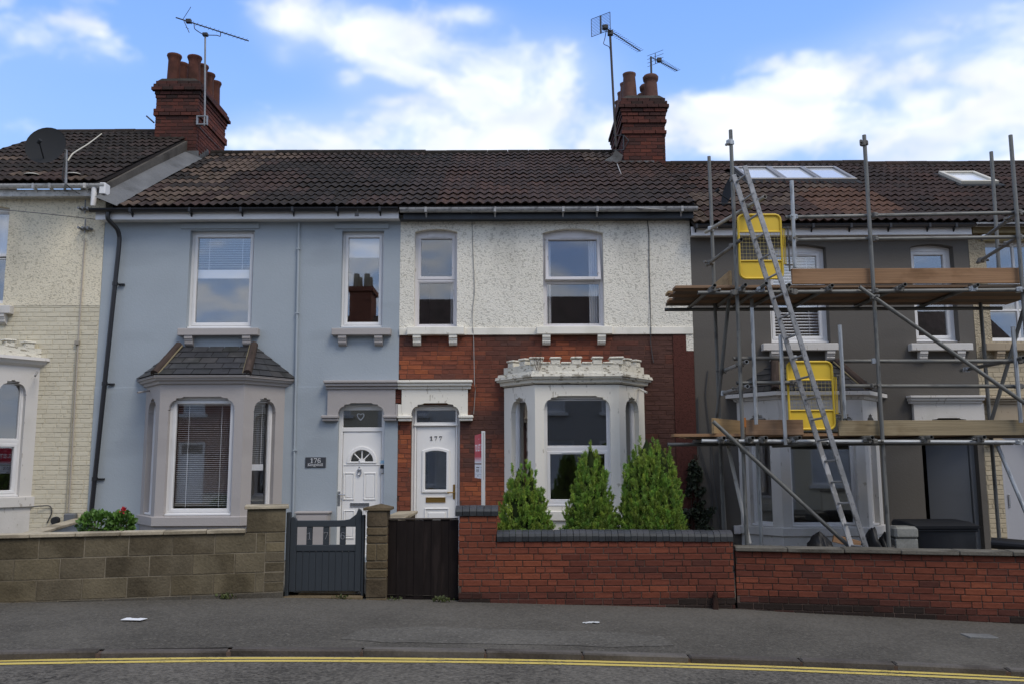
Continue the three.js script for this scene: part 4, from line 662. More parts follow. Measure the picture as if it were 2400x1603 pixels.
  // roof
  const brown = (x, t, r) => { const n = fbm(x * 0.8 + 30, t * 4, 302, 4), q = n + (r() - 0.5) * 0.24; if (t > 0.95) return tileTone[0]; if (x < -1.35) return q < 0.42 ? tileTone[0] : tileTone[1]; if (t > 0.7 && x > 1.4 && q > 0.52) return tileTone[4]; return q < 0.36 ? tileTone[1] : q < 0.66 ? tileTone[2] : tileTone[3]; };
  tileRoof(H177, { x0, x1: x1 + 0.06, yE: P(1250, 484, 0.3).y + 0.02, yR: P(1250, 361, -4).y, seed: 177, tone: brown });
}
function curtain(x0, x1, y0, y1, z, folds) { const A = [[], []], n = folds * 8; for (let i = 0; i <= n; i++) { const t = i / n, x = lerp(x0, x1, t), zz = z + 0.018 * Math.sin(t * folds * 2 * Math.PI); A[0].push([x, y0, zz]); A[1].push([x, y1, zz]); } return quadGrid(A); }

// chimney on the party wall of 175/176 and of 177/178
const H175 = thing('terraced_house', 'cream painted brick terraced house with pebbledash upper wall and black satellite dish', 'house', [(XP[0] + XP[1]) / 2, gy(-8), 0]);
const H178 = thing('terraced_house', 'dark grey rendered terraced house behind the scaffolding', 'house', [(XP[3] + XP[4]) / 2, gy(5), 0]);
const H179 = thing('terraced_house', 'ochre pebbledash and painted brick house beyond the scaffolding', 'house', [(XP[4] + XP[5]) / 2, gy(9), 0]);
const stackTone = (litRight) => (fi, t, r) => { const q = r() * 0.8 + (fi === 1 && litRight ? -0.25 : 0.12) + 0.45 * sstep(0.6, 0.95, t); return stackBrick[clamp(Math.floor(0.4 + q * 3.6), 0, 4)]; };  // lighter bricks on the right cheek: sunlight from the right put into the colour
{
  const zf = -3.3, a = P(361, 300, zf), b = P(461, 300, zf), yb = P(411, 372, zf).y, yt = P(411, 189, zf).y;
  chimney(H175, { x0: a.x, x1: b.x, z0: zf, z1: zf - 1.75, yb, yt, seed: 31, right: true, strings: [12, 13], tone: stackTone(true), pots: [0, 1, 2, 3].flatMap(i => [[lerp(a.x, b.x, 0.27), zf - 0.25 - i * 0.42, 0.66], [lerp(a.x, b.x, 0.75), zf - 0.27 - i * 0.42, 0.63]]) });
  part(H175, 'flashing', box(a.x - 0.05, b.x + 0.06, yb + 0.02, yb + 0.16, zf + 0.003, zf + 0.02), mats.lead);
  // stepped lead flashing on the right cheek
  const st = []; for (let i = 0; i < 5; i++) { const zz = zf - 0.1 - i * 0.12; st.push(box(b.x + 0.002, b.x + 0.014, yb - 0.2 + i * 0.075, yb + 0.12 + i * 0.075, zz - 0.12, zz)); } part(H175, 'flashing', merge(st), mats.lead);
}
{
  const zf = -2.9, a = P(1461, 330, zf), b = P(1560, 330, zf), yb = P(1510, 392, zf).y, yt = P(1510, 229, zf).y;
  chimney(H177, { x0: a.x, x1: b.x, z0: zf, z1: zf - 2.0, yb, yt, seed: 32, left: true, right: true, strings: [9, 12], caps: 4, tone: stackTone(false), potMat: mats.potPale, pots: [0, 1, 2, 3].flatMap(i => [[lerp(a.x, b.x, 0.22), zf - 0.25 - i * 0.47, 0.60, 'taper'], [lerp(a.x, b.x, 0.74), zf - 0.27 - i * 0.47, 0.58, 'bulb']]) });
  part(H177, 'flashing', box(a.x - 0.06, lerp(a.x, b.x, 0.72), yb - 0.02, yb + 0.13, zf + 0.003, zf + 0.02), mats.lead);
  const st = P(1446, 368, zf + 0.1); part(H177, 'flashing', ext([[st.x - 0.25, st.y - 0.05], [st.x + 0.08, st.y - 0.12], [st.x + 0.13, st.y + 0.06], [st.x - 0.02, st.y + 0.18], [st.x - 0.07, st.y + 0.06]], null, zf + 0.02, zf + 0.035), mats.lead);
}

// ================================================================= 175: cream house on the left
{
  const x0 = XP[0], x1 = XP[1] - 0.003, yT = P(100, 448, 0.1).y, yP = P(120, 717).y;
  const cy1x = P(90, 838, 0.1).y, w = R(-150, 480, 14, 712), cx = P(95, 870).x - 1.15, bh = { x0: cx - 0.98, x1: cx + 0.98, y0: 0.7, y1: 3.1 };
  part(H175, 'pebbledash_wall', ext([[x0, yP], [x1, yP], [x1, yT], [x0, yT]], [archP(w, 0.06)], -0.25, 0.006), mats.pebble175);
  const bw = part(H175, 'brick_wall', ext([[x0, YB], [x1, YB], [x1, yP - 0.001], [x0, yP - 0.001]], [rectP(bh)], -0.25, -0.006), M([0.60, 0.54, 0.41], 0.95, { map: T.pbrick }));
  brickWall(bw, { holes: [{ x0: -99, x1: cx + 1.0, y0: -9, y1: cy1x }], s0: cx - 0.2, s1: x1, y0: 0.14, y1: yP - 0.004, org: V3(0, 0, 0), dir: V3(1, 0, 0), nrm: V3(0, 0, 1), tone: (s, y, r) => creamBrick[Math.floor(r() * 3)], seed: 75, bond: 3, joint: 0.008, limit: 300 });
  shell(H175, x0, x1, yT, P(200, 308, -4).y, YB);
  const W0 = simpleWindow(H175, w, { glass: coated, arch: 0.06, cells: twoLights(0.5, false, 0, false) }); transom(W0, w, 0.5, -0.11, mats.upvc);
  sub(W0, 'curtain', curtain(w.x0 + 0.1, w.x1 - 0.08, lerp(w.y0, w.y1, 0.52), w.y1 - 0.1, -0.28, 7), mats.curtain);
  const sr = R(-170, 716, 21, 735, 0.12); sillWithCorbels(H175, sr, [P(-2, 745, 0.1).x, P(-110, 745, 0.1).x], mats.white, 0.12);
  part(H175, 'fascia', bbox(x0, x1 + 0.03, P(100, 460, 0.2).y, P(100, 444, 0.2).y, 0.16, 0.19, 0.004), mats.gutterWhite);
  part(H175, 'soffit', box(x0, x1, P(100, 458, 0.2).y, P(100, 455, 0.2).y, 0.007, 0.158), mats.gutterWhite);
  const gyy = P(120, 433, 0.26).y; gutter(H175, x0, P(245, 440, 0.26).x, gyy, 0.255, 0.066, mats.gutterWhite, [80, 118, 200].map(u => P(u, 440, 0.26).x));
  const gx = P(218, 460, 0.26).x; part(H175, 'rainwater_outlet', merge([rod(V3(gx, gyy - 0.03, 0.25), V3(gx, P(218, 483, 0.26).y, 0.25), 0.045, 12), bbox(gx + 0.10, gx + 0.2, gyy - 0.17, gyy + 0.02, 0.12, 0.3, 0.01)]), mats.upvc);
  const B = bay(H175, { cx, yb: YB + 0.3, yt: P(80, 858, 0.2).y, y0: P(50, 1165, 0.3).y, y1: P(34, 890, 0.3).y, wall: mats.white, sill: [P(50, 1188, 0.3).y, P(50, 1166, 0.3).y], cellsFront: r => [{ ...r }], cellsSide: r => { const m = lerp(r.y0, r.y1, 0.47); return [{ ...r, y1: m - 0.03, sash: true }, { ...r, y0: m + 0.03 }]; } });
  const f = B.faces[2], yy0 = P(50, 1165, 0.3).y + 0.05, yy1 = P(34, 890, 0.3).y - 0.05, ym = lerp(yy0, yy1, 0.47); sub(B.body, 'transom_bar', bbox(f.len / 2 - 0.19, f.len / 2 + 0.19, ym - 0.032, ym + 0.032, -0.15, -0.087, 0.006).applyMatrix4(f.m), mats.upvc);
  const cy1 = P(90, 838, 0.1).y, cy0 = P(90, 858, 0.1).y;
  sub(B.body, 'bay_cornice', sweepBay(B.plan, [[-0.1, cy1 + 0.012], [0.11, cy1], [0.12, cy1 - 0.05], [0.09, cy1 - 0.06], [0.06, cy0 + 0.03], [0.02, cy0], [0, cy0 - 0.012]]), mats.white);
  parapet(B, { y0: cy1 - 0.02, y1: P(60, 803, 0.2).y, seed: 9, m: mats.peel });
  const op = P(88, 880, 0.2); sub(B.body, 'overflow_pipe', pipe(V3(op.x - 0.06, op.y + 0.08, 0.12), V3(op.x + 0.04, op.y - 0.02, 0.36), 0.016, 0.004, 8), mats.cableGrey);
  const tone = (x, t, r) => { const n = fbm(x * 0.9 + 60, t * 5, 303, 4), q = n + (r() - 0.5) * 0.3; return t > 0.94 ? tileTone[1] : q < 0.45 ? tileTone[0] : q < 0.68 ? tileTone[1] : q < 0.8 ? tileTone[4] : tileTone[2]; };
  tileRoof(H175, { x0: x0 + 1.5, x1: x1 - 0.02, yE: P(120, 428, 0.3).y, yR: P(180, 313, -4).y, seed: 175, tone });
  part(H175, 'party_parapet', ext([[0.2, P(240, 470, 0.2).y], [0.2, P(240, 436, 0.2).y], [-4, P(240, 436, 0.2).y + (P(180, 313, -4).y - P(120, 428, 0.3).y) + 0.0], [-4, P(240, 436, 0.2).y + 2.0]], null, 0, 0.06).applyMatrix4(new THREE.Matrix4().makeBasis(V3(0, 0, 1), V3(0, 1, 0), V3(1, 0, 0)).setPosition(x1 - 0.03, 0, 0)), mats.cement);
  // conduits, brackets, vents low on the wall
  const c1 = part(H175, 'conduit', merge([rod(P(197, 560, 0.03), P(182, 806, 0.03), 0.011, 8), rod(P(182, 806, 0.03), P(160, 1200, 0.03), 0.011, 8)]), M([0.42, 0.37, 0.31], 0.7)); sub(c1, 'conduit', rod(P(178, 806, 0.025), P(152, 1205, 0.025), 0.008, 6), M([0.36, 0.33, 0.26], 0.7));
  const jb = P(179, 803, 0.04); sub(c1, 'junction_box', bbox(jb.x - 0.035, jb.x + 0.035, jb.y - 0.035, jb.y + 0.035, 0.01, 0.06, 0.006), M([0.3, 0.27, 0.22], 0.7));
  for (const v of [489, 535]) { const q = P(195, v, 0.1); sub(c1, 'cable_bracket', merge([bbox(q.x - 0.09, q.x + 0.11, q.y - 0.015, q.y + 0.015, 0.01, 0.05, 0.004), ...[-0.07, 0, 0.08].map(e => rod(V3(q.x + e, q.y, 0.03), V3(q.x + e, q.y, 0.15), 0.02, 8)), rod(V3(q.x, q.y - 0.07, 0.06), V3(q.x, q.y + 0.16, 0.06), 0.013, 8)]), mats.mast); }
  const vt = P(127, 1220, 0.05), mt = P(165, 1213, 0.05); part(H175, 'air_vent', (() => { const g = new THREE.CylinderGeometry(0.06, 0.065, 0.07, 14); g.rotateX(Math.PI / 2); g.translate(vt.x, vt.y, 0.035); return g; })(), mats.dark); part(H175, 'meter_box', bbox(mt.x - 0.09, mt.x + 0.09, mt.y - 0.07, mt.y + 0.07, 0.004, 0.12, 0.02), M([0.13, 0.135, 0.14], 0.5));
}

// ================================================================= 178: dark grey house, scaffolded
{
  const x0 = XP[3] + 0.003, x1 = XP[4], yT = P(1900, 545, 0.1).y, cx = 4.75;
  const w5 = R(1804, 572, 1942, 803), w6 = R(2142, 572, 2243, 801), d = R(2168, 985, 2300, 1300); d.y0 = gy(6.4) + 0.1; d.y1 = P(2230, 982).y;
  const bh = { x0: cx - 0.98, x1: cx + 0.98, y0: 0.4, y1: 2.6 };
  part(H178, 'wall', ext([[x0, YB], [x1, YB], [x1, yT], [x0, yT]], [archP(w5, 0.06), archP(w6, 0.05), rectP(d), rectP(bh)], -0.25, 0), mats.grey);
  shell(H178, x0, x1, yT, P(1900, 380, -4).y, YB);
  const W5 = simpleWindow(H178, w5, { glass: coated, z: -0.14, arch: 0.06, fw: 0.07, cells: i => [{ ...i, sash: true, vent: true }] }), i5 = inset(w5, 0.12);
  const b5 = sub(W5, 'venetian_blind', venetian(i5.x0 - 0.03, i5.x1 + 0.03, i5.y0, i5.y1 - 0.02, -0.27, 0.05, 0.9), mats.blind); b5.userData.kind = 'stuff';
  const W6 = simpleWindow(H178, w6, { glass: coated, z: -0.14, arch: 0.05, fw: 0.065, cells: one });
  for (const [a, b, cs] of [[1790, 1967, [1818, 1949]], [2138, 2283, [2167, 2255]]]) sillWithCorbels(H178, R(a, 804, b, 821, 0.13), cs.map(u => P(u, 830, 0.1).x), mats.white);
  part(H178, 'fascia', bbox(x0 - 0.02, x1 - 0.02, P(1900, 551, 0.2).y, P(1900, 530, 0.2).y, 0.16, 0.185, 0.004), mats.upvc); part(H178, 'soffit', box(x0, x1 - 0.02, P(1900, 549, 0.2).y, P(1900, 546, 0.2).y, 0.002, 0.158), mats.upvc);
  gutter(H178, x0 + 0.02, x1 - 0.03, P(1950, 526, 0.25).y, 0.245, 0.06, mats.black, [1632, 1905, 1994, 2086, 2178, 2240].map(u => P(u, 530, 0.25).x));
  const B = bay(H178, { cx, yb: YB + 0.1, yt: P(1890, 925, 0.62).y, y0: P(1900, 1236, 0.62).y, y1: P(1900, 967, 0.62).y, wall: mats.white, sill: [P(1900, 1256, 0.66).y, P(1900, 1238, 0.66).y], cellsFront: r => [{ ...r }], cellsSide: r => [{ ...r }] });
  const ye = P(1880, 916, 0.72).y, yc = P(1880, 930, 0.62).y;
  sub(B.body, 'bay_cornice', sweepBay(B.plan, [[0.14, ye], [0.14, ye - 0.06], [0.10, ye - 0.065], [0.05, yc + 0.01], [0.03, yc - 0.03], [0, yc - 0.04]]), mats.white);
  slateRoof(B, { cx, ye, yt: P(1890, 850, 0.03).y, half: 0.5, seed: 6 });
  // hood and half-open door
  hood(H178, { x0: P(2134, 930, 0.15).x, x1: P(2312, 930, 0.15).x, yc0: P(2220, 945, 0.1).y, yc1: P(2220, 926, 0.17).y, px0: P(2143, 960, 0.07).x, px1: P(2308, 960, 0.07).x, ops: [P(2170, 980, 0.07).x, P(2280, 980, 0.07).x, P(2225, 979, 0.07).y], ys: P(2220, 1004, 0.05).y, stops: [[P(2136, 1004, 0.1).x, P(2172, 1004, 0.1).x], [P(2278, 1004, 0.1).x, P(2312, 1004, 0.1).x]], m: mats.white });
  part(H178, 'door_frame', merge([bbox(d.x1 - 0.07, d.x1 + 0.01, d.y0, d.y1, -0.2, -0.12, 0.006), bbox(d.x0 - 0.01, d.x0 + 0.05, d.y0, d.y1, -0.2, -0.12, 0.006), bbox(d.x0 + 0.05, d.x1 - 0.07, d.y1 - 0.06, d.y1 + 0.01, -0.2, -0.12, 0.006)]), M([0.20, 0.205, 0.21], 0.6));
  const lg = bevelBox(0.62, d.y1 - d.y0 - 0.08, 0.045, 0.005); lg.translate(-0.31, 0, 0); lg.rotateY(-0.55); lg.translate(d.x1 - 0.075, (d.y0 + d.y1) / 2 - 0.02, -0.17); part(H178, 'door', uvBox(lg), M([0.17, 0.18, 0.195], 0.5, { map: T.render })).userData.label = 'grey front door standing half open';
  // roof with roof windows
  const tone = (x, t, r) => { const n = fbm(x * 0.7 + 90, t * 3, 304, 4), q = n + (r() - 0.5) * 0.28, pa = Math.exp(-(((x - 5.95) / 0.85) ** 2) - (((t - 0.22) / 0.24) ** 2)); if (pa * (0.6 + q) > 0.52) return tileTone[5]; if (t > 0.93) return tileTone[1]; if (x > 6.2) return q < 0.52 ? tileTone[1] : tileTone[2]; return q < 0.34 ? tileTone[1] : q < 0.58 ? tileTone[3] : q < 0.66 ? tileTone[2] : tileTone[4]; };
  const yE = P(1950, 524, 0.3).y + 0.01, yR = P(1950, 386, -4).y, dz = 4.3, L = Math.hypot(dz, yR - yE), al = Math.atan2(yR - yE, dz);
  const onRoof = (u, v) => { const dd = ray(u, v), n = V3(0, Math.cos(al), Math.sin(al)), p0 = V3(0, yE, 0.3), cam = V3(0, EYE, D); const t = p0.sub(cam).dot(n) / dd.dot(n); const q = cam.addScaledVector(dd, t); return [q.x, (0.3 - q.z) / Math.cos(al)]; };
  const sk = [[1723, 397, 1830, 434], [1802, 397, 1912, 434], [1880, 397, 1995, 434], [2205, 411, 2330, 437]].map(([a, b, c, e]) => { const p = onRoof(a, b), q = onRoof(c, e); const s0 = q[1], s1 = p[1]; return { x0: p[0], x1: q[0], s0, s1, raw: [p, q] }; });
  // a roof window is a rectangle in the slope: top left corner and bottom right corner give its size
  const rw = [[1786, 0.8], [1868, 0.8], [1948, 0.8], [2268, 0.8]].map(([u, wdt], i) => { const c = onRoof(u - (i === 3 ? 0 : 8), i === 3 ? 425 : 416); return { x0: c[0] - 0.36, x1: c[0] + 0.36, s0: c[1] - (i === 3 ? 0.48 : 0.62), s1: c[1] + (i === 3 ? 0.48 : 0.62) }; });
  const { roof, at, a } = tileRoof(H178, { x0, x1: x1 + 0.02, yE, yR, seed: 178, tone, skip: rw.map(k => ({ x0: k.x0 - 0.1, x1: k.x1 + 0.1, s0: k.s0 + 0.05, s1: k.s1 - 0.02 })) });
  for (const [i, k] of rw.entries()) {
    const m4 = new THREE.Matrix4().makeBasis(V3(1, 0, 0), V3(0, Math.sin(a), -Math.cos(a)), V3(0, Math.cos(a), Math.sin(a))), c = at((k.x0 + k.x1) / 2, (k.s0 + k.s1) / 2); m4.setPosition(c.x, c.y, c.z);
    const w = (k.x1 - k.x0) / 2, h = (k.s1 - k.s0) / 2, mk = i === 3 ? M([0.50, 0.46, 0.37], 0.5) : M([0.22, 0.21, 0.20], 0.45, { metal: 0.4 });
    const f = part(H178, 'roof_window', ring({ x0: -w, x1: w, y0: -h, y1: h }, 0.07, -0.03, 0.11, 0.008).applyMatrix4(m4), mk);
    sub(f, 'pane', box(-w + 0.06, w - 0.06, -h + 0.06, h - 0.06, 0.05, 0.07).applyMatrix4(m4), velux);
    sub(f, 'flashing', merge([box(-w - 0.08, w + 0.08, -h - 0.16, -h - 0.001, 0.02, 0.05), box(-w - 0.07, -w - 0.001, -h, h + 0.05, 0.0, 0.05), box(w + 0.001, w + 0.07, -h, h + 0.05, 0.0, 0.05)]).applyMatrix4(m4), mats.dark);
  }
}
// ================================================================= 179: ochre house at the right edge
{
  const x0 = XP[4] + 0.003, x1 = XP[5], yT = P(2350, 528, 0.1).y, yP = P(2360, 838).y;
  const w7 = R(2318, 566, 2470, 800), d = R(2356, 1000, 2440, 1330); d.y0 = gy(8.5) + 0.15;
  part(H179, 'pebbledash_wall', ext([[x0, yP], [x1, yP], [x1, yT], [x0, yT]], [rectP(w7)], -0.25, 0.006), mats.pebble179);
  const bw = part(H179, 'brick_wall', ext([[x0, YB], [x1, YB], [x1, yP - 0.001], [x0, yP - 0.001]], [rectP(d)], -0.25, -0.006), M([0.36, 0.31, 0.22], 0.95));
  brickWall(bw, { s0: x0, s1: x0 + 1.3, y0: -0.3, y1: yP - 0.004, org: V3(0, 0, 0), dir: V3(1, 0, 0), nrm: V3(0, 0, 1), tone: (s, y, r) => ochreBrick[Math.floor(r() * 3)], seed: 79, joint: 0.009, holes: [d] });
  shell(H179, x0, x1, yT, P(2380, 380, -4).y, YB);
  const W7 = simpleWindow(H179, w7, { glass: coated, cells: i => { const y = lerp(i.y0, i.y1, 0.55), xm = lerp(i.x0, i.x1, 0.5), ys = lerp(i.y0, y, 0.55); return [{ x0: i.x0, x1: xm, y0: i.y0, y1: ys }, { x0: xm, x1: i.x1, y0: i.y0, y1: ys }, { x0: i.x0, x1: xm, y0: ys, y1: y }, { x0: xm, x1: i.x1, y0: ys, y1: y }, { x0: i.x0, x1: xm, y0: y + 0.04, y1: i.y1 }, { x0: xm, x1: i.x1, y0: y + 0.04, y1: i.y1 }]; } }); transom(W7, w7, 0.57, -0.11, mats.upvc);
  sillWithCorbels(H179, R(2314, 803, 2480, 821, 0.13), [P(2348, 830, 0.1).x, P(2450, 830, 0.1).x], M([0.42, 0.34, 0.24], 0.85, { map: T.paint }));
  part(H179, 'lintel', bbox(w7.x0 - 0.1, w7.x1 + 0.1, w7.y1, w7.y1 + 0.14, 0.007, 0.03, 0.004), M([0.36, 0.29, 0.15], 0.85, { map: T.paint }));
  part(H179, 'fascia', bbox(x0, x1, P(2380, 545, 0.2).y, P(2380, 528, 0.2).y, 0.14, 0.17, 0.004), M([0.30, 0.24, 0.14], 0.8, { map: T.paint }));
  gutter(H179, x0 + 0.0, x1, P(2380, 523, 0.25).y, 0.245, 0.062, mats.gutterWhite, []);
  const och = M([0.40, 0.33, 0.24], 0.85, { map: T.paint }); hood(H179, { x0: P(2316, 935, 0.15).x, x1: d.x1 + 0.4, yc0: P(2380, 946, 0.1).y, yc1: P(2380, 929, 0.17).y, px0: P(2320, 960, 0.07).x, px1: d.x1 + 0.3, ops: [d.x0, d.x1, d.y1 + 0.02], ys: d.y1 - 0.2, stops: [[P(2318, 1000, 0.1).x, d.x0 + 0.02]], m: och });
  const dr = part(H179, 'door', merge([bbox(d.x0 + 0.06, d.x1 - 0.01, d.y0, d.y1, -0.14, -0.1, 0.005), ring({ x0: d.x0 - 0.01, x1: d.x1 + 0.01, y0: d.y0 - 0.05, y1: d.y1 + 0.01 }, 0.06, -0.15, -0.05, 0.006)]), M([0.40, 0.40, 0.42], 0.5)); sub(dr, 'door_handle', bbox(d.x0 + 0.11, d.x0 + 0.14, 1.0, 1.2, -0.099, -0.08, 0.004), mats.chrome);
  const tone = (x, t, r) => { const q = fbm(x + 120, t * 4, 305, 4) + (r() - 0.5) * 0.25; return q < 0.5 ? tileTone[1] : q < 0.75 ? tileTone[2] : tileTone[3]; };
  tileRoof(H179, { x0: x0 + 0.02, x1: x1 - 0.6, yE: P(2300, 524, 0.3).y + 0.01, yR: P(2300, 387, -4).y, seed: 179, tone });
}
// ================================================================= street: pavement, kerb, road, lines
const WZ = 3.37;                                   // front face of the garden walls
const wallZ = x => x < -2.8 ? WZ + (-2.8 - x) * 0.27 : x > 2.8 ? WZ + (x - 2.8) * 0.16 : WZ;
const pvY = (x, z) => gy(x) - 0.022 * (z - WZ);
// kerb line read from the photograph on the pavement plane
function onPave(u, v, dy = 0) { const d = ray(u, v); let t = 8; for (let k = 0; k < 30; k++) { const x = d.x * t, z = D + d.z * t; t = (pvY(x, z) + dy - EYE) / d.y; } return V3(d.x * t, EYE + d.y * t, D + d.z * t); }
const kerbPts = [[-700, 1562], [0, 1533], [370, 1526], [700, 1524], [1196, 1530], [1380, 1535], [1700, 1544], [2000, 1553], [2400, 1573], [3100, 1625]].map(([u, v]) => onPave(u, v));
const kz = x => { const p = kerbPts; if (x < p[0].x) return p[0].z + (p[0].x - x) * 0.15; for (let i = 0; i < p.length - 1; i++) if (x <= p[i + 1].x) { const t = (x - p[i].x) / (p[i + 1].x - p[i].x); return lerp(p[i].z, p[i + 1].z, t); } return p[p.length - 1].z + (x - p[p.length - 1].x) * 0.16; };
const kzS = x => (kz(x - 0.6) + kz(x - 0.3) + kz(x) + kz(x + 0.3) + kz(x + 0.6)) / 5;
const RD = -0.05;                                  // road below the kerb top
const roadY = (x, z) => pvY(x, kzS(x)) + RD + 0.02 * Math.min(z - kzS(x), 3.4) - 0.02 * Math.max(0, z - kzS(x) - 3.4);
const xsR = []; for (let x = -24; x <= 24.01; x += 0.4) xsR.push(x);
function strip(zs, yf, nz) { const A = xsR.map(x => { const [a, b] = zs(x), row = []; for (let k = 0; k <= nz; k++) { const z = lerp(a, b, k / nz); row.push([x, yf(x, z), z]); } return row; }); const pos = [], idx = [], w = nz + 1; A.forEach(r => r.forEach(p => pos.push(...p))); for (let i = 0; i < A.length - 1; i++) for (let k = 0; k < nz; k++) { const a = i * w + k; idx.push(a, a + 1, a + w, a + 1, a + w + 1, a + w); } const g = new THREE.BufferGeometry(); g.setAttribute('position', new THREE.Float32BufferAttribute(pos, 3)); g.setIndex(idx); g.computeVertexNormals(); return uvBox(g); }
const bumpy = (x, z) => 0.012 * (fbm(x * 0.9 + 40, z * 1.2, 501, 3) - 0.5);
structure('pavement', strip(x => [2.6, kzS(x) - 0.125], (x, z) => pvY(x, z) + bumpy(x, z), 12), mats.pave, 'worn grey asphalt pavement in front of the garden walls');
structure('road', strip(x => [kzS(x) - 0.03, kzS(x) + 7.2], roadY, 14), mats.asphalt, 'grey asphalt road');
structure('pavement', strip(x => [kzS(x) + 7.15, kzS(x) + 10.6], (x, z) => pvY(x, kzS(x)) + 0.02, 3), mats.pave, 'asphalt pavement across the road');
structure('ground', (() => { const g = new THREE.PlaneGeometry(900, 900, 1, 1); g.rotateX(-Math.PI / 2); g.translate(0, -0.95, 0); return uvBox(g); })(), mats.ground, 'ground');
structure('front_garden', strip(x => [-0.3, Math.min(wallZ(x) - 0.1, 3.6)], (x, z) => gy(x) + 0.05, 2), mats.copingGrey, 'paved ground of the small front gardens');
// kerb of separate stones, one dropped crossing stone
const kerb = structure('kerb', (() => { const A = [[], [], [], []]; for (const x of xsR) { const z = kzS(x), y = pvY(x, z); A[0].push([x, y - 0.012, z - 0.128]); A[1].push([x, y - 0.012, z - 0.012]); A[2].push([x, y - 0.14, z - 0.012]); A[3].push([x, y - 0.16, z - 0.01]); } return quadGrid(A); })(), mats.mortarBrown, 'worn kerb of separate grey stones along the road');
{
  const r = rng(600); let x = -8.2, k = 0; const joints = [P(0, 0).x];
  while (x < 8) {
    const L = 0.78 + r() * 0.42, xm = x + L / 2, z = kzS(xm), dz = (kzS(x + L) - kzS(x)) / L; const low = (xm > -3.25 && xm < -2.15) ? 0.010 : 0;
    const g = bevelBox(L - 0.012, 0.16, 0.125, 0.014, r() * 3, r()); g.rotateZ(-0.0285); g.rotateY(-Math.atan(dz)); const m = sub(kerb, 'kerb_stone', g, mats.kerb[Math.floor(r() * 3)], V3(xm, pvY(xm, z) - 0.08 + 0.012 - low + (r() - 0.5) * 0.008, z - 0.0625)); x += L; k++;
  }
}
{ // double yellow lines, worn through in places
  const alpha = tex(512, (u, v) => { const e = Math.min(v, 1 - v); const n = fbm(u * 90, v * 8, 611, 4, 90, 8), w = fbm(u * 14, v * 2, 613, 4, 14, 2); return sstep(0.30, 0.40, n + 0.9 * Math.min(e * 3.0, 0.22) - 0.28 * sstep(0.45, 0.75, w) + 0.06); }, 3, false, 64, 1);
  const ym = tex(512, (u, v) => { const n = fbm(u * 60, v * 10, 621, 5, 60, 10); return [0.93 + 0.14 * (n - 0.5), 0.93 + 0.16 * (n - 0.5), 0.9 + 0.2 * (n - 0.5)]; }, 2, true, 64, 1);
  const off = [[[-200, 1553], [0, 1549], [600, 1543], [1200, 1547], [1676, 1558], [2400, 1588], [2700, 1603]], [[-200, 1562], [0, 1558], [600, 1551], [1200, 1555], [1676, 1567], [2400, 1597], [2700, 1612]]];
  off.forEach((pts, i) => {
    const w = pts.map(([u, v]) => onPave(u, v, RD)), f = x => { for (let q = 0; q < w.length - 1; q++) if (x <= w[q + 1].x) { return lerp(w[q].z, w[q + 1].z, (x - w[q].x) / (w[q + 1].x - w[q].x)); } return w[w.length - 1].z; }, fs = x => [-2, -1, 0, 1, 2].reduce((s, q) => s + f(x + q * 0.35), 0) / 5;
    const pos = [], uv = [], idx = []; let n = 0; for (let x = -7; x <= 7; x += 0.2, n++) { const z = fs(x); for (const [s, v] of [[-0.042, 0], [0.042, 1]]) { pos.push(x, roadY(x, z + s) + 0.004, z + s); uv.push(x, v); } } for (let q = 0; q < n - 1; q++) idx.push(2 * q, 2 * q + 1, 2 * q + 2, 2 * q + 1, 2 * q + 3, 2 * q + 2);
    const g = new THREE.BufferGeometry(); g.setAttribute('position', new THREE.Float32BufferAttribute(pos, 3)); g.setAttribute('uv', new THREE.Float32BufferAttribute(uv, 2)); g.setIndex(idx); g.computeVertexNormals();
    const m = M([0.56, 0.43, 0.12], 0.85, { map: ym }); m.alphaMap = alpha; m.transparent = true; structure('road_marking', g, m, i ? 'outer yellow line painted along the road edge' : 'inner yellow line painted next to the kerb');
  });
}

// ================================================================= garden walls
// frame along a wall: s from a to b in plan
function wallFrame(ax, az, bx, bz) { const dir = V3(bx - ax, 0, bz - az), L = dir.length(); dir.normalize(); const nrm = V3(-dir.z, 0, dir.x); return { L, dir, nrm, org: V3(ax, 0, az), m: new THREE.Matrix4().makeBasis(dir, V3(0, 1, 0), nrm).setPosition(ax, 0, az) }; }
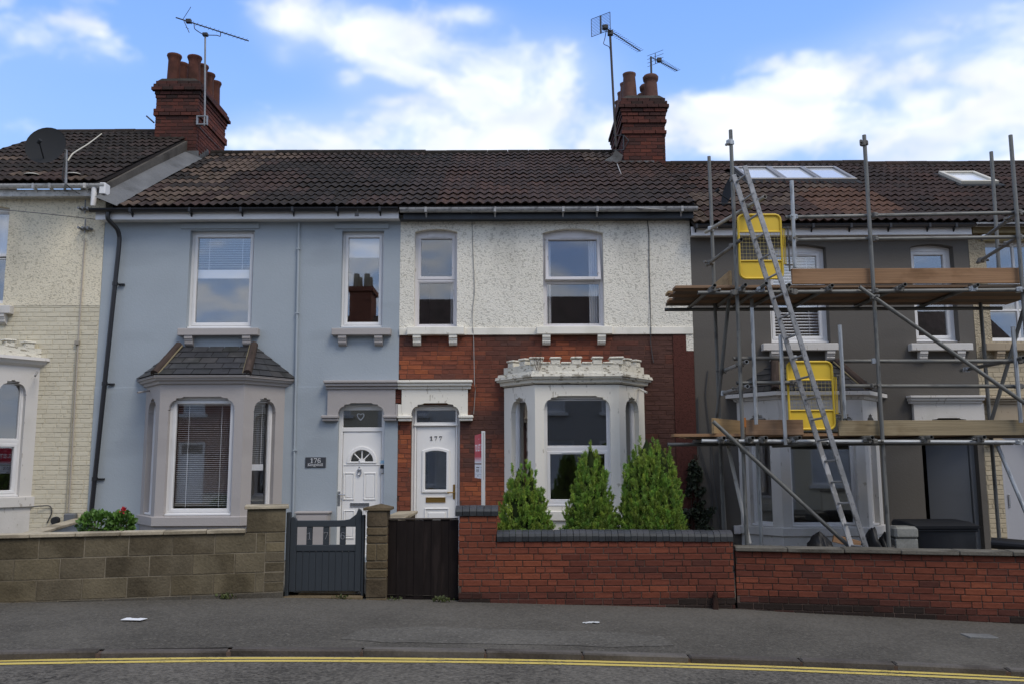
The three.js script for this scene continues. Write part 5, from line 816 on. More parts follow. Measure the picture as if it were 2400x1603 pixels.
// ---- 176: concrete block wall with a pier
{
  const xL = -7.6, xR = P(583, 1240, WZ).x, pR = P(667, 1300, WZ).x, fr = wallFrame(xL, wallZ(xL), pR, WZ), top = P(583, 1238, WZ).y - 0.045, ptop = P(625, 1192, WZ).y, sP = fr.L - (pR - xR) * 1.03;
  const W = thing('garden_wall', 'brown concrete block garden wall with pale coping in front of the blue-grey house', 'wall', [(xL + pR) / 2, gy(-5), wallZ(-5) - 0.1]);
  const core = part(W, 'wall_core', merge([box(0, fr.L - 0.006, -0.3, top - 0.002, -0.2, -0.005), box(sP + 0.006, fr.L - 0.006, top, ptop - 0.004, -0.36, -0.005)]).applyMatrix4(fr.m), mats.blockMortar);
  const r = rng(81), q = new THREE.Quaternion().setFromRotationMatrix(fr.m), ch = 0.232; let row = 0;
  for (let y = top; y > gy(xR) - 0.35; y -= ch, row++) {
    const last = row >= 3; let s = row % 2 ? -0.24 : 0; const ends = [];
    while (s < fr.L - 0.01) {
      let a = Math.max(0, s), b = Math.min(s + 0.47, fr.L); s += 0.47; if (fr.L - b < 0.2) { b = fr.L; s = fr.L; } if (b - a < 0.06) continue;
      const put = (a2, b2, y0, y1) => { const g = bevelBox(b2 - a2 - 0.011, y1 - y0 - 0.011, 0.12, 0.004, r() * 2, r() * 2); const n = fbm(a2 * 0.8, y * 2, 84, 3) + (r() - 0.5) * 0.4; const m = last ? mats.footing : n < 0.30 ? mats.block[3] : n < 0.52 ? mats.block[1] : n < 0.74 ? mats.block[0] : mats.block[2]; const o = sub(core, 'block', g, m, V3((a2 + b2) / 2, (y0 + y1) / 2, -0.06 + (r() - 0.5) * 0.006).applyMatrix4(fr.m)); o.quaternion.copy(q); };
      if (b === fr.L && row < 3) { put(a, b - 0.23, y - ch, y); put(b - 0.23, b, y - ch / 2, y); put(b - 0.23, b, y - ch, y - ch / 2); } else put(a, b, y - ch, y);
    }
  }
  for (const [a, b] of [[sP, fr.L]]) { const g = bevelBox(b - a - 0.004, ptop - top - 0.006, 0.38, 0.006, 0.4, 0.7); const o = sub(core, 'pier_block', g, mats.block[1], V3((a + b) / 2, (top + ptop) / 2 + 0.002, -0.185).applyMatrix4(fr.m)); o.quaternion.copy(q); }
  // coping slabs
  let s = -0.1; const L = 0.47; while (s < sP - 0.03) { const e = Math.min(s + L, sP - 0.004), g = bevelBox(e - s - 0.006, 0.042, 0.26, 0.006, r(), r()); const o = sub(core, 'coping_slab', g, mats.coping, V3((s + e) / 2, top + 0.023 + (r() - 0.5) * 0.004, -0.10).applyMatrix4(fr.m)); o.quaternion.copy(q); s += L; }
  const g = bevelBox(fr.L - sP + 0.06, 0.04, 0.44, 0.006); const o = sub(core, 'pier_cap', g, mats.coping, V3((sP + fr.L) / 2, ptop + 0.021, -0.185).applyMatrix4(fr.m)); o.quaternion.copy(q);
  // low dividing wall running back to the house
  const dv = thing('dividing_wall', 'low rendered dividing wall with pale coping beside the red geraniums', 'wall', [-6.2, gy(-6.2), 1.8]);
  const a = P(95, 1246, 3.5), b = P(545 / 2.904, 1220, 0.5), f2 = wallFrame(P(20, 1252, 3.9).x, 3.9, P(190, 1219, 0.1).x, 0.1);
  const ty = P(180, 1221, 1.0).y; part(dv, 'wall_body', box(0, f2.L, -0.2, ty - 0.05, -0.06, 0.06).applyMatrix4(f2.m), mats.blue); for (let k = 0; k < 8; k++) part(dv, 'coping_slab', bbox(f2.L * k / 8 + 0.003, f2.L * (k + 1) / 8 - 0.003, ty - 0.049, ty - 0.01, -0.1, 0.1, 0.006).applyMatrix4(f2.m), mats.coping);
}
// ---- stone pier between the two gates and low wall behind it
{
  const r = rng(91), a = P(857, 1300, WZ), b = P(906, 1300, WZ), top = P(880, 1196, WZ).y, y0 = gy(a.x) - 0.1, X0 = a.x, X1 = b.x, w = X1 - X0;
  const W = thing('gate_pier', 'weathered stone gate pier with pointed cap between the two gates', 'pier', [(X0 + X1) / 2, gy(X0), WZ - 0.15]);
  const core = part(W, 'pier_core', box(X0 + 0.01, X1 - 0.01, y0, top - 0.01, WZ - 0.28, WZ - 0.012), mats.blockMortar);
  let y = top; const hs = [0.20, 0.10, 0.095, 0.205, 0.095, 0.105, 0.23, 0.2]; hs.forEach((h, i) => { const m = i === 0 || i === 6 ? mats.stone[2] : mats.stone[Math.floor(r() * 2)]; const split = i === 3 ? [[0, 0.48], [0.48, 1]] : [[0, 1]]; for (const [p, q] of split) sub(core, 'stone', bbox(X0 + w * p + 0.003, X0 + w * q - 0.003, y - h + 0.006, y - 0.003, WZ - 0.29, WZ + (r() - 0.5) * 0.012, 0.010), m); y -= h; });
  const cx = (X0 + X1) / 2, cz = WZ - 0.145, e = 0.165; const p = [[cx - e, top, cz + e], [cx + e, top, cz + e], [cx + e, top, cz - e], [cx - e, top, cz - e]], t = p.map(v => [v[0], v[1] + 0.03, v[2]]), ap = [cx + 0.03, top + 0.075, cz]; const pp = [...p.map((v, i) => [p[i], p[(i + 1) % 4], t[(i + 1) % 4], t[i]]), ...t.map((v, i) => [t[i], t[(i + 1) % 4], ap])].map(f => f.map(v => [v[0] - cx, v[1] - top - 0.03, v[2] - cz])); const cg = polys(pp); cg.translate(cx, top + 0.031, cz); sub(core, 'pier_cap', uvBox(cg), mats.stone[0]);
  const dv = thing('dividing_wall', 'low dividing wall with cream stone capping behind the stone pier', 'wall', [(X0 + X1) / 2 + 0.1, gy(X0), 1.8]), ty = P(930, 1212, 2.0).y; part(dv, 'wall_body', box(X1 - 0.22, X1 + 0.0, -0.1, ty - 0.05, 0.3, WZ - 0.3), mats.stone[0]); for (let k = 0; k < 6; k++) part(dv, 'coping_slab', bbox(X1 - 0.26, X1 + 0.04, ty - 0.049, ty - 0.005, 0.3 + k * 0.46 + 0.003, 0.3 + (k + 1) * 0.46 - 0.003, 0.008), mats.coping);
}
// ---- 177 brick wall, pier, blue brick copings ; 178 brick wall
const gardenTone = (seed, blackTop) => (s, y, r) => { const g = y - gy(s); const n = fbm(s * 1.3, y * 2.2, seed, 4) + 0.42 * (1 - sstep(0.06, 0.22, g)) * 1.0 + blackTop * sstep(0.60, 0.8, g) * fbm(s * 0.8, 3, seed + 4, 3); return pickTone(brickTone, clamp((n - 0.30) * 1.25), r); };
function bullnose(w, d, h, v) { const A = [[], []], n = 7; for (const [k, e] of [[0, -w / 2], [1, w / 2]]) { A[k].push([e, 0, d / 2]); for (let i = 0; i <= n; i++) { const a = Math.PI * i / n; A[k].push([e, h * 0.45 + h * 0.55 * Math.sin(a), (d / 2) * Math.cos(a)]); } A[k].push([e, 0, -d / 2]); } const caps = [-1, 1].map((sg, k) => { const s = new THREE.Shape(); A[k].forEach(([x, y, z], i) => i ? s.lineTo(z, y) : s.moveTo(z, y)); const g = new THREE.ShapeGeometry(s, 4); g.applyMatrix4(new THREE.Matrix4().makeBasis(V3(0, 0, 1), V3(0, 1, 0), V3(1, 0, 0)).setPosition(sg * w / 2, 0, 0)); return uvBox(g); }); return merge([quadGrid([A[1], A[0]]), ...caps]); }
{
  const pL = P(1074, 1300, WZ).x, pR = P(1164, 1300, WZ).x, xE = P(1722, 1340, WZ).x, top = P(1400, 1268, WZ).y, ptop = P(1118, 1209, WZ).y, yb = gy(xE) - 0.12;
  const W = thing('garden_wall', 'red brick garden wall with blue bullnose coping below the three conifers', 'wall', [(pL + xE) / 2, gy(1), WZ - 0.11]);
  const core = part(W, 'wall_core', merge([box(pL + 0.012, xE - 0.012, yb, top - 0.004, WZ - 0.215, WZ - 0.008), box(pL + 0.012, pR - 0.012, top - 0.003, ptop - 0.004, WZ - 0.325, WZ - 0.008), box(pL + 0.012, pR - 0.012, yb, top - 0.004, WZ - 0.325, WZ - 0.216)]), mats.mortarBrown);
  const nC = Math.ceil((top - yb) / 0.0745), y0 = top - nC * 0.0745;
  brickWall(core, { s0: pL, s1: xE, y0, y1: top - 0.01, org: V3(0, 0, WZ), dir: V3(1, 0, 0), nrm: V3(0, 0, 1), tone: gardenTone(801, 0.1), seed: 801, course: 0.0745, bond: 2, depth: 0.1 });
  brickWall(core, { s0: pL, s1: pR, y0: top, y1: ptop - 0.01, org: V3(0, 0, WZ), dir: V3(1, 0, 0), nrm: V3(0, 0, 1), tone: gardenTone(805, 0), seed: 805, course: (ptop - top) / Math.round((ptop - top) / 0.0745), bond: 1, depth: 0.1 });
  brickWall(core, { s0: -WZ + 0.1, s1: -WZ + 0.32, y0: top, y1: ptop - 0.01, org: V3(pR, 0, 0), dir: V3(0, 0, -1), nrm: V3(1, 0, 0), tone: gardenTone(806, 0), seed: 806, course: (ptop - top) / Math.round((ptop - top) / 0.0745), bond: 0, depth: 0.1 });
  const r = rng(83), nb = Math.round((xE - pR) / 0.077), bw = (xE - pR) / nb, gs = [0, 1, 2].map(v => bullnose(bw - 0.005, 0.25, 0.128, v)); for (let i = 0; i < nb; i++) { const o = sub(core, 'coping_brick', gs[i % 3], mats.bluebrick[Math.floor(r() * 3)], V3(pR + (i + 0.5) * bw, top + 0.002 + (r() - 0.5) * 0.006 - 0.015 * sstep(0.5, 1, i / nb), WZ - 0.108 + (r() - 0.5) * 0.006)); o.rotation.z = (r() - 0.5) * 0.03; }
  const np = 6, pw = (pR - pL + 0.06) / np, g2 = bullnose(pw - 0.006, 0.37, 0.118, 1); for (let i = 0; i < np; i++) sub(core, 'coping_brick', g2, mats.bluebrick[Math.floor(r() * 3)], V3(pL - 0.04 + (i + 0.5) * pw, ptop + 0.002 + (r() - 0.5) * 0.005, WZ - 0.165));
  sub(core, 'coping_bed', box(pR + 0.004, xE, top - 0.002, top + 0.06, WZ - 0.2, WZ - 0.02), mats.mortarBrown);
  // iron foot scraper / wheel guard at the foot of the wall
  const ir = P(1677, 1415, WZ + 0.04); single('iron_stop', (() => { const h = 0.215, prof = [[-0.032, 0], [0.032, 0], [0.028, 0.1], [0.014, 0.155], [0.02, 0.175], [0.012, 0.2], [0, h], [-0.012, 0.2], [-0.02, 0.175], [-0.014, 0.155], [-0.028, 0.1]]; const g = ext(prof, null, -0.03, 0.035, 0.008); g.translate(ir.x, gy(ir.x) - 0.01, WZ + 0.045); return uvBox(g); })(), mats.iron, 'small rusty iron stop standing at the foot of the brick wall', 'iron stop');
}
{
  const x0 = P(1725, 1340, WZ).x, x1 = 8.6, fr = wallFrame(x0, WZ, x1, wallZ(x1)), top = P(1730, 1291, WZ).y, W = thing('garden_wall', 'red brick garden wall with thin grey coping in front of the scaffolding', 'wall', [(x0 + x1) / 2, gy(5.5), wallZ(5.5) - 0.11]);
  const sl = -0.007, yb = gy(x1) - 0.25;
  const core = part(W, 'wall_core', ext([[0.008, yb], [fr.L, yb], [fr.L, top - 0.006 + sl * fr.L], [0.008, top - 0.006]], null, -0.21, -0.008).applyMatrix4(fr.m), mats.mortarBrown);
  const nC = Math.ceil((top - yb) / 0.0745), y0 = top - nC * 0.0745;
  const gt = gardenTone(811, 0.55); brickWall(core, { s0: 0, s1: fr.L, y0, y1: top - 0.01, org: V3(x0, 0, WZ), dir: fr.dir, nrm: fr.nrm, tone: (s, y, r) => gt(s + x0, y + sl * s, r), seed: 811, course: 0.0745, bond: 3, depth: 0.1, slope: sl });
  const r = rng(84); let s = 0.0; while (s < fr.L - 0.1) { const L = 0.55 + r() * 0.12, e = Math.min(s + L, fr.L), g = bevelBox(e - s - 0.008, 0.05, 0.29, 0.008, r() * 2, r() * 2); g.rotateZ(sl); const o = sub(core, 'coping_slab', g, mats.copingGrey, V3((s + e) / 2, top + 0.026 + sl * (s + e) / 2 + (r() - 0.5) * 0.006, -0.10).applyMatrix4(fr.m)); o.quaternion.setFromRotationMatrix(fr.m); s = e; }
}
// ---- painted gate with 1 7 6
{
  const zg = WZ - 0.1, l = P(668, 1300, zg), r_ = P(855, 1300, zg), yb = P(760, 1386, zg).y, yr1 = P(790, 1219, zg).y, yr0 = P(790, 1234, zg).y, ym1 = P(790, 1276, zg).y, ym0 = P(790, 1291, zg).y, X0 = l.x + 0.008, X1 = r_.x - 0.008;
  const G = thing('garden_gate', 'dark grey wooden gate with boarded lower half and numbers 1 7 6', 'gate', [(X0 + X1) / 2, gy(X0), zg]), m = mats.gateGrey, sw = 0.075;
  const postTop = P(672, 1200, zg).y; part(G, 'gate_post', bbox(X0, X0 + 0.045, gy(X0), postTop, zg - 0.05, zg + 0.03, 0.006), m); part(G, 'gate_post', bbox(X1 - 0.03, X1, gy(X1), P(850, 1206, zg).y, zg - 0.05, zg + 0.03, 0.006), m);
  const stile = (xa, xb, mir) => { const t = yr1 + (mir ? 0.13 : 0.035), p = [[xa, yb], [xb, yb], [xb, yr1 + (mir ? 0.10 : 0.0)], [lerp(xb, xa, 0.25), t], [lerp(xb, xa, 0.6), t + 0.012], [xa, yr1 + (mir ? 0.06 : 0.03)]]; return ext(p, null, zg - 0.025, zg + 0.025, 0.005); };
  part(G, 'gate_stile', stile(X0 + 0.05, X0 + 0.05 + sw, false), m); part(G, 'gate_stile', stile(X1 - 0.035 - sw, X1 - 0.035, true), m);
  const a = X0 + 0.05 + sw, b = X1 - 0.035 - sw; const arc = []; for (let i = 0; i <= 10; i++) { const t = i / 10; arc.push([lerp(b, a, t), yr1 + (t < 0.5 ? 0.07 * (1 - 2 * t) ** 7 : 0)]); }
  part(G, 'gate_rail', ext([[a, yr0], [b, yr0], ...arc], null, zg - 0.02, zg + 0.02, 0.004), m); part(G, 'gate_rail', bbox(a, b, ym0, ym1, zg - 0.02, zg + 0.022, 0.005), m); part(G, 'gate_rail', bbox(a, b, yb, yb + 0.06, zg - 0.03, zg - 0.006, 0.005), m);
  ['1', '7', '6'].forEach((ch, i) => { const c = P([725, 764, 803][i], 1256, zg).x, ba = part(G, 'baluster', bbox(c - 0.036, c + 0.036, ym1 + 0.001, yr0 - 0.001, zg - 0.012, zg + 0.014, 0.004), m), t = text3(serifR, ch, 0.085, 0.004); t.translate(c, (ym1 + yr0) / 2, zg + 0.0145); sub(ba, 'gate_number', uvBox(clean(t)), mats.chrome); });
  const nb = 9, bw = (b - a) / nb; for (let i = 0; i < nb; i++) part(G, 'gate_board', bbox(a + i * bw + 0.0003, a + (i + 1) * bw - 0.0003, yb + 0.005, ym0 - 0.001, zg - 0.005, zg + 0.012, 0.005), m);
  const st = thing('gate_step', 'worn stone step under the numbered gate', 'step', [(X0 + X1) / 2, gy(X0) - 0.05, zg]); const sy = P(760, 1398, WZ).y; part(st, 'step_slab', bbox(X0, X1, gy(X0) - 0.1, sy, zg - 0.5, WZ + 0.0, 0.012), mats.stone[0]); part(st, 'riser', bbox(X0 + 0.15, X1 - 0.1, sy + 0.001, yb - 0.01, zg - 0.35, zg - 0.03, 0.01), mats.stone[1]);
}
// ---- brown boarded gate
{
  const zg = WZ - 0.12, X0 = P(908, 1300, zg).x, X1 = P(1075, 1300, zg).x, y0 = P(990, 1404, zg).y, y1 = P(990, 1218, zg).y, r = rng(71);
  const G = thing('garden_gate', 'solid dark brown boarded gate with worn paint beside the brick pier', 'gate', [(X0 + X1) / 2, gy(-1), zg]); const n = 8, bw = (X1 - X0 - 0.02) / n;
  for (let i = 0; i < n; i++) { const g = bevelBox(bw + 0.012, y1 - y0, 0.018, 0.003, r() * 3, r() * 3); g.translate(X0 + 0.01 + (i + 0.5) * bw, (y0 + y1) / 2 + (r() - 0.5) * 0.006, zg + (i % 2 ? 0.0045 : -0.0045)); part(G, 'gate_board', g, mats.gateBrown); }
  part(G, 'gate_rail', bbox(X0 + 0.01, X1 - 0.01, y1 + 0.003, y1 + 0.022, zg - 0.03, zg + 0.02, 0.004), M([0.10, 0.08, 0.065], 0.9, { map: T.gate })); for (const t of [0.2, 0.8]) part(G, 'gate_brace', bbox(X0 + 0.02, X1 - 0.02, lerp(y0, y1, t) - 0.05, lerp(y0, y1, t) + 0.05, zg - 0.045, zg - 0.014, 0.004), mats.gateBrown);
  part(G, 'hinge_post', bbox(X0 - 0.012, X0 + 0.008, y0, y1 - 0.1, zg - 0.05, zg + 0.0, 0.004), M([0.12, 0.06, 0.035], 0.85, { map: T.wood }));
}
// ================================================================= plants
function leafMesh(list, mat, name) { const n = list.length; return n; }
function conifer(o) {   // feathery upright sprays through the outer crown, trunk inside
  const { x, z, y0, tips, n, seed, label } = o, r = rng(seed), pos = [], col = [];
  const t = thing('conifer', label, 'conifer', [x, gy(x) + 0.05, z], 'clipped conifers behind the brick wall');
  const H = Math.max(...tips.map(q => q.h));
  part(t, 'trunk', (() => { const g = new THREE.CylinderGeometry(0.015, 0.05, H * 0.9, 8); g.translate(x, y0 + H * 0.45 - 0.1, z); return uvBox(g); })(), M([0.08, 0.05, 0.03], 0.95));
  const tri = (a, b, c, cl) => { pos.push(a.x, a.y, a.z, b.x, b.y, b.z, c.x, c.y, c.z); for (let i = 0; i < 3; i++) col.push(...cl); };
  const radius = (q, f) => q.r * Math.pow(Math.max(0, 1 - f), q.p) * (0.86 + 0.14 * Math.min(1, f * 6));
  const up = V3(0, 1, 0);
  for (const q of tips) {
    const per = 26, cnt = Math.round(n * q.w / per);
    for (let j = 0; j < cnt; j++) {
     const f = j < 4 ? 0.84 + 0.10 * r() : 0.95 * (1 - Math.sqrt(1 - r() * 0.985)), a = r() * Math.PI * 2, lob = 1 + 0.30 * (fbm(a * 1.9 + seed, f * 6, 900 + seed, 3) - 0.5) * 2, rb = radius(q, f) * lob * (j % 2 ? 0.50 + 0.30 * r() : 0.74 + 0.20 * r());
     const outv = V3(Math.cos(a), 0, Math.sin(a)), td = up.clone().multiplyScalar(0.8 + 0.5 * f).addScaledVector(outv, Math.max(0.08, 0.75 - 0.8 * f)).add(V3((r() - 0.5) * 0.4, 0, (r() - 0.5) * 0.4)).normalize(), tl = 0.07 + 0.09 * r(), base = V3(q.x + Math.cos(a) * rb, y0 + f * q.h * 0.97 - 0.02, q.z + Math.sin(a) * rb), tone = 0.75 + 0.55 * r(), warm = 0.85 + 0.45 * r();
     for (let i = 0; i < per; i++) {
      const tt = Math.sqrt(r()), wd = 0.030 * (1.12 - tt) * (1.1 - 0.5 * f), c = base.clone().addScaledVector(td, tl * tt).add(V3((r() - 0.5) * 2 * wd, (r() - 0.5) * 2 * wd, (r() - 0.5) * 2 * wd));
      const d = td.clone().add(V3((r() - 0.5) * 1.3, (r() - 0.3) * 0.9, (r() - 0.5) * 1.3)).normalize();
      const side = V3((r() - 0.5), (r() - 0.5) * 0.6, (r() - 0.5)).cross(d).normalize(), L = 0.028 + r() * 0.030, w = 0.007 + r() * 0.004;
      const g = tone * (0.7 + 0.6 * r()); const cl = [0.20 * g * warm, 0.335 * g, 0.036 * g];
      const tip = c.clone().addScaledVector(d, L); tri(c.clone().addScaledVector(side, w * 0.6), c.clone().addScaledVector(side, -w * 0.6), tip, cl);
      for (const [ft, sg] of [[0.15, 1], [0.38, -1], [0.6, 1]]) { const b0 = c.clone().addScaledVector(d, L * ft), e = b0.clone().addScaledVector(d, L * 0.42).addScaledVector(side, sg * L * 0.36); tri(b0.clone().addScaledVector(d, -w * 0.5), e, b0.clone().addScaledVector(d, w * 0.9), cl); }
     }
    }
  }
  const g = new THREE.BufferGeometry(); g.setAttribute('position', new THREE.Float32BufferAttribute(pos, 3)); g.setAttribute('color', new THREE.Float32BufferAttribute(col, 3)); g.computeVertexNormals(); uvBox(g);
  const m = new THREE.MeshPhysicalMaterial({ vertexColors: true, roughness: 0.85, side: THREE.DoubleSide, transmission: 0.25, thickness: 0 }); m.color.setRGB(1, 1, 1);
  part(t, 'crown', g, m);
  // dark inner twigs that close the crown
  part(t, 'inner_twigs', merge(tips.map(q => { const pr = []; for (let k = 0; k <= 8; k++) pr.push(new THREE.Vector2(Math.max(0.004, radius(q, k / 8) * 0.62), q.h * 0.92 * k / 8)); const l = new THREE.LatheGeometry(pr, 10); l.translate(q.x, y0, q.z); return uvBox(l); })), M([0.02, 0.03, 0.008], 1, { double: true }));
}
{
  const zc = 2.72, at = (u, v) => P(u, v, zc), base = gy(1) + 0.35;
  const mk = (u0, u1, list, seed, n, label) => { const a = at(u0, 1240).x, b = at(u1, 1240).x, cx = (a + b) / 2, R0 = (b - a) / 2; conifer({ x: cx, z: zc, y0: base, n, seed, label, tips: list.map(([ut, vt, rs, w, p]) => ({ x: lerp(cx, at(ut, vt).x, 0.85), z: zc + (seed % 3 - 1) * 0.03, h: at(ut, vt).y - base, r: R0 * rs, w, p })) }); };
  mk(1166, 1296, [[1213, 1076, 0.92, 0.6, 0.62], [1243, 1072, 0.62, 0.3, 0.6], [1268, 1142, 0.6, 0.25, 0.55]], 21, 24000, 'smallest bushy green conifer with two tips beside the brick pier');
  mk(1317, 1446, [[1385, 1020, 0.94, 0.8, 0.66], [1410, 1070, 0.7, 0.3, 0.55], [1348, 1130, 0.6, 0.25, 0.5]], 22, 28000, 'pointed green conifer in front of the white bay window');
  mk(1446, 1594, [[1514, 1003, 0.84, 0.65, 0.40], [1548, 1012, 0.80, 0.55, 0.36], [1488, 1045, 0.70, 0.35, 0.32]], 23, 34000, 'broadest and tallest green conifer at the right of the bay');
}
function leafShape(l, w) { const s = []; const n = 6; for (let i = 0; i <= n; i++) { const t = i / n; s.push([Math.sin(Math.PI * t) * w * (1 - 0.25 * t), t * l]); } return s; }
function leafCloud(centers, r, size, colf) {   // folded leaves, each a pair of blades
  const pos = [], col = [];
  for (const c of centers) {
    const dir = c.d.clone().normalize(), side = V3(r() - 0.5, r() - 0.5, r() - 0.5).cross(dir).normalize(), nrm = V3().crossVectors(dir, side), L = size * (0.7 + r() * 0.6), W = L * (0.42 + r() * 0.12), cl = colf(r, c);
    const p = (t, s, f) => c.p.clone().addScaledVector(dir, t * L).addScaledVector(side, s * W).addScaledVector(nrm, f * W * 0.25 - t * t * L * 0.2), a = p(0, 0, 0), m1 = p(0.5, 0, 0), tip = p(1, 0, 0);
    for (const s of [-1, 1]) { const b = p(0.28, s * 0.8, 1), e = p(0.62, s * 0.9, 1); for (const [u, v, w] of [[a, m1, b], [b, m1, e], [e, m1, tip]]) { pos.push(u.x, u.y, u.z, v.x, v.y, v.z, w.x, w.y, w.z); for (let i = 0; i < 3; i++) col.push(...cl); } }
  }
  const g = new THREE.BufferGeometry(); g.setAttribute('position', new THREE.Float32BufferAttribute(pos, 3)); g.setAttribute('color', new THREE.Float32BufferAttribute(col, 3)); g.computeVertexNormals(); return uvBox(g);
}
const leafMat = new THREE.MeshPhysicalMaterial({ vertexColors: true, roughness: 0.6, side: THREE.DoubleSide, transmission: 0.25, thickness: 0 });
{ // geraniums behind the block wall
  const r = rng(55), z = 2.95;
  [[[226, 1222, 0.215, 0.10], 'leafy geranium plant without flowers by the black downpipe', false], [[283, 1222, 0.15, 0.10], 'geranium plant with small red flowers by the mauve bay', true]].forEach(([[u, v, rx, ry], label, fl]) => {
    const c = P(u, v, z), t = thing('geranium', label, 'plant', [c.x, gy(c.x) + 0.05, z], 'geraniums in the front garden'), L = [];
    for (let i = 0; i < 420; i++) { const a = r() * 6.283, b = Math.acos(2 * r() - 1), q = Math.cbrt(0.25 + 0.75 * r()), d = V3(Math.sin(b) * Math.cos(a), Math.cos(b), Math.sin(b) * Math.sin(a)); L.push({ p: V3(c.x + d.x * rx * q, c.y - 0.03 + d.y * ry * 1.3 * q, z + d.z * rx * 0.8 * q), d: d.clone().add(V3((r() - 0.5), 0.2 + (r() - 0.5), (r() - 0.5))) }); }
    part(t, 'leaves', leafCloud(L, r, 0.06, q => { const g = 0.6 + q() * 0.9; return [0.085 * g, 0.18 * g, 0.022 * g]; }), leafMat);
    const st = []; for (let i = 0; i < 7; i++) st.push(rod(V3(c.x + (r() - 0.5) * 0.1, gy(c.x) + 0.1, z + (r() - 0.5) * 0.1), V3(c.x + (r() - 0.5) * rx, c.y, z + (r() - 0.5) * rx), 0.007, 5)); part(t, 'stems', merge(st), M([0.10, 0.09, 0.03], 0.9));
    if (fl) for (const [fu, fv] of [[286, 1196], [290, 1194]]) { const q = P(fu, fv, z + 0.1), pet = []; for (let i = 0; i < 16; i++) pet.push({ p: V3(q.x + (r() - 0.5) * 0.04, q.y + (r() - 0.5) * 0.035, q.z + (r() - 0.5) * 0.04), d: V3(r() - 0.5, r() - 0.2, r() - 0.2) }); part(t, 'flower', leafCloud(pet, r, 0.028, () => [0.55, 0.02, 0.035]), leafMat); }
  });
}
{ // dark ivy on the corner
  const r = rng(66), L = [], st = []; for (let i = 0; i < 2200; i++) { const t = r(), v = lerp(1075, 1250, Math.pow(t, 0.75)), wd = lerp(9, 40, (v - 1075) / 175), u = 1630 + 12 * (fbm(v * 0.05, 2, 68, 2) - 0.5) + (r() * 2 - 1) * wd, p = P(u, v, 0.03 + r() * 0.07); if (fbm(u * 0.09, v * 0.06, 69, 3) < 0.47) continue; L.push({ p, d: V3((r() - 0.5) * 0.9, -0.6 + r() * 0.5, 0.6 * r()) }); }
  for (let i = 0; i < 160; i++) { const t = r(), p = P(lerp(1640, 1672, t) + (r() - 0.5) * 10, lerp(1240, 1195, t) + (r() - 0.5) * 10, 0.5 + (r() - 0.5) * 0.2); L.push({ p, d: V3((r() - 0.5), r() * 0.6, 0.6 * r()) }); }
  const b = P(1636, 1240, 0.06), t = thing('ivy', 'dark green ivy climbing the corner between the brick and grey houses', 'ivy', [b.x, gy(b.x), 0.08]); part(t, 'leaves', leafCloud(L, r, 0.055, q => { const g = 0.4 + q() * 0.8; return [0.030 * g, 0.045 * g, 0.014 * g]; }), leafMat);
  for (let i = 0; i < 4; i++) st.push(curve([V3(b.x + (r() - 0.5) * 0.2, gy(b.x), 0.07), P(1634 + (r() - 0.5) * 40, 1160, 0.05), P(1634 + (r() - 0.5) * 14, 1065, 0.04)], 0.008, 12, 5)); part(t, 'stems', merge(st), M([0.05, 0.035, 0.025], 0.9));
}
{ // weeds at the foot of the walls
  const r = rng(67); for (const [u, v, n, s, label] of [[532, 1402, 26, 0.04, 'small weed growing at the foot of the block wall'], [1040, 1408, 40, 0.045, 'weeds growing under the brown gate'], [918, 1412, 14, 0.03, 'small weed growing at the foot of the stone pier'], [800, 1404, 20, 0.03, 'dry weeds in the crack below the gate step']]) {
    const q = P(u, v, wallZ(P(u, v, WZ).x) + 0.03), L = []; const gyy = pvY(q.x, q.z); for (let i = 0; i < n; i++) L.push({ p: V3(q.x + (r() + r() - 1) * 0.14, gyy + r() * 0.035, q.z + (r() - 0.5) * 0.05), d: V3(r() - 0.5, 0.5 + r() * 0.6, r() * 0.6 - 0.1) });
    const t = thing('weed', label, 'weed', [q.x, gyy, q.z], 'weeds along the walls'); part(t, 'leaves', leafCloud(L, r, s, q2 => { const g = 0.5 + q2() * 0.8; return [0.10 * g, 0.12 * g, 0.03 * g]; }), leafMat);
  }
}
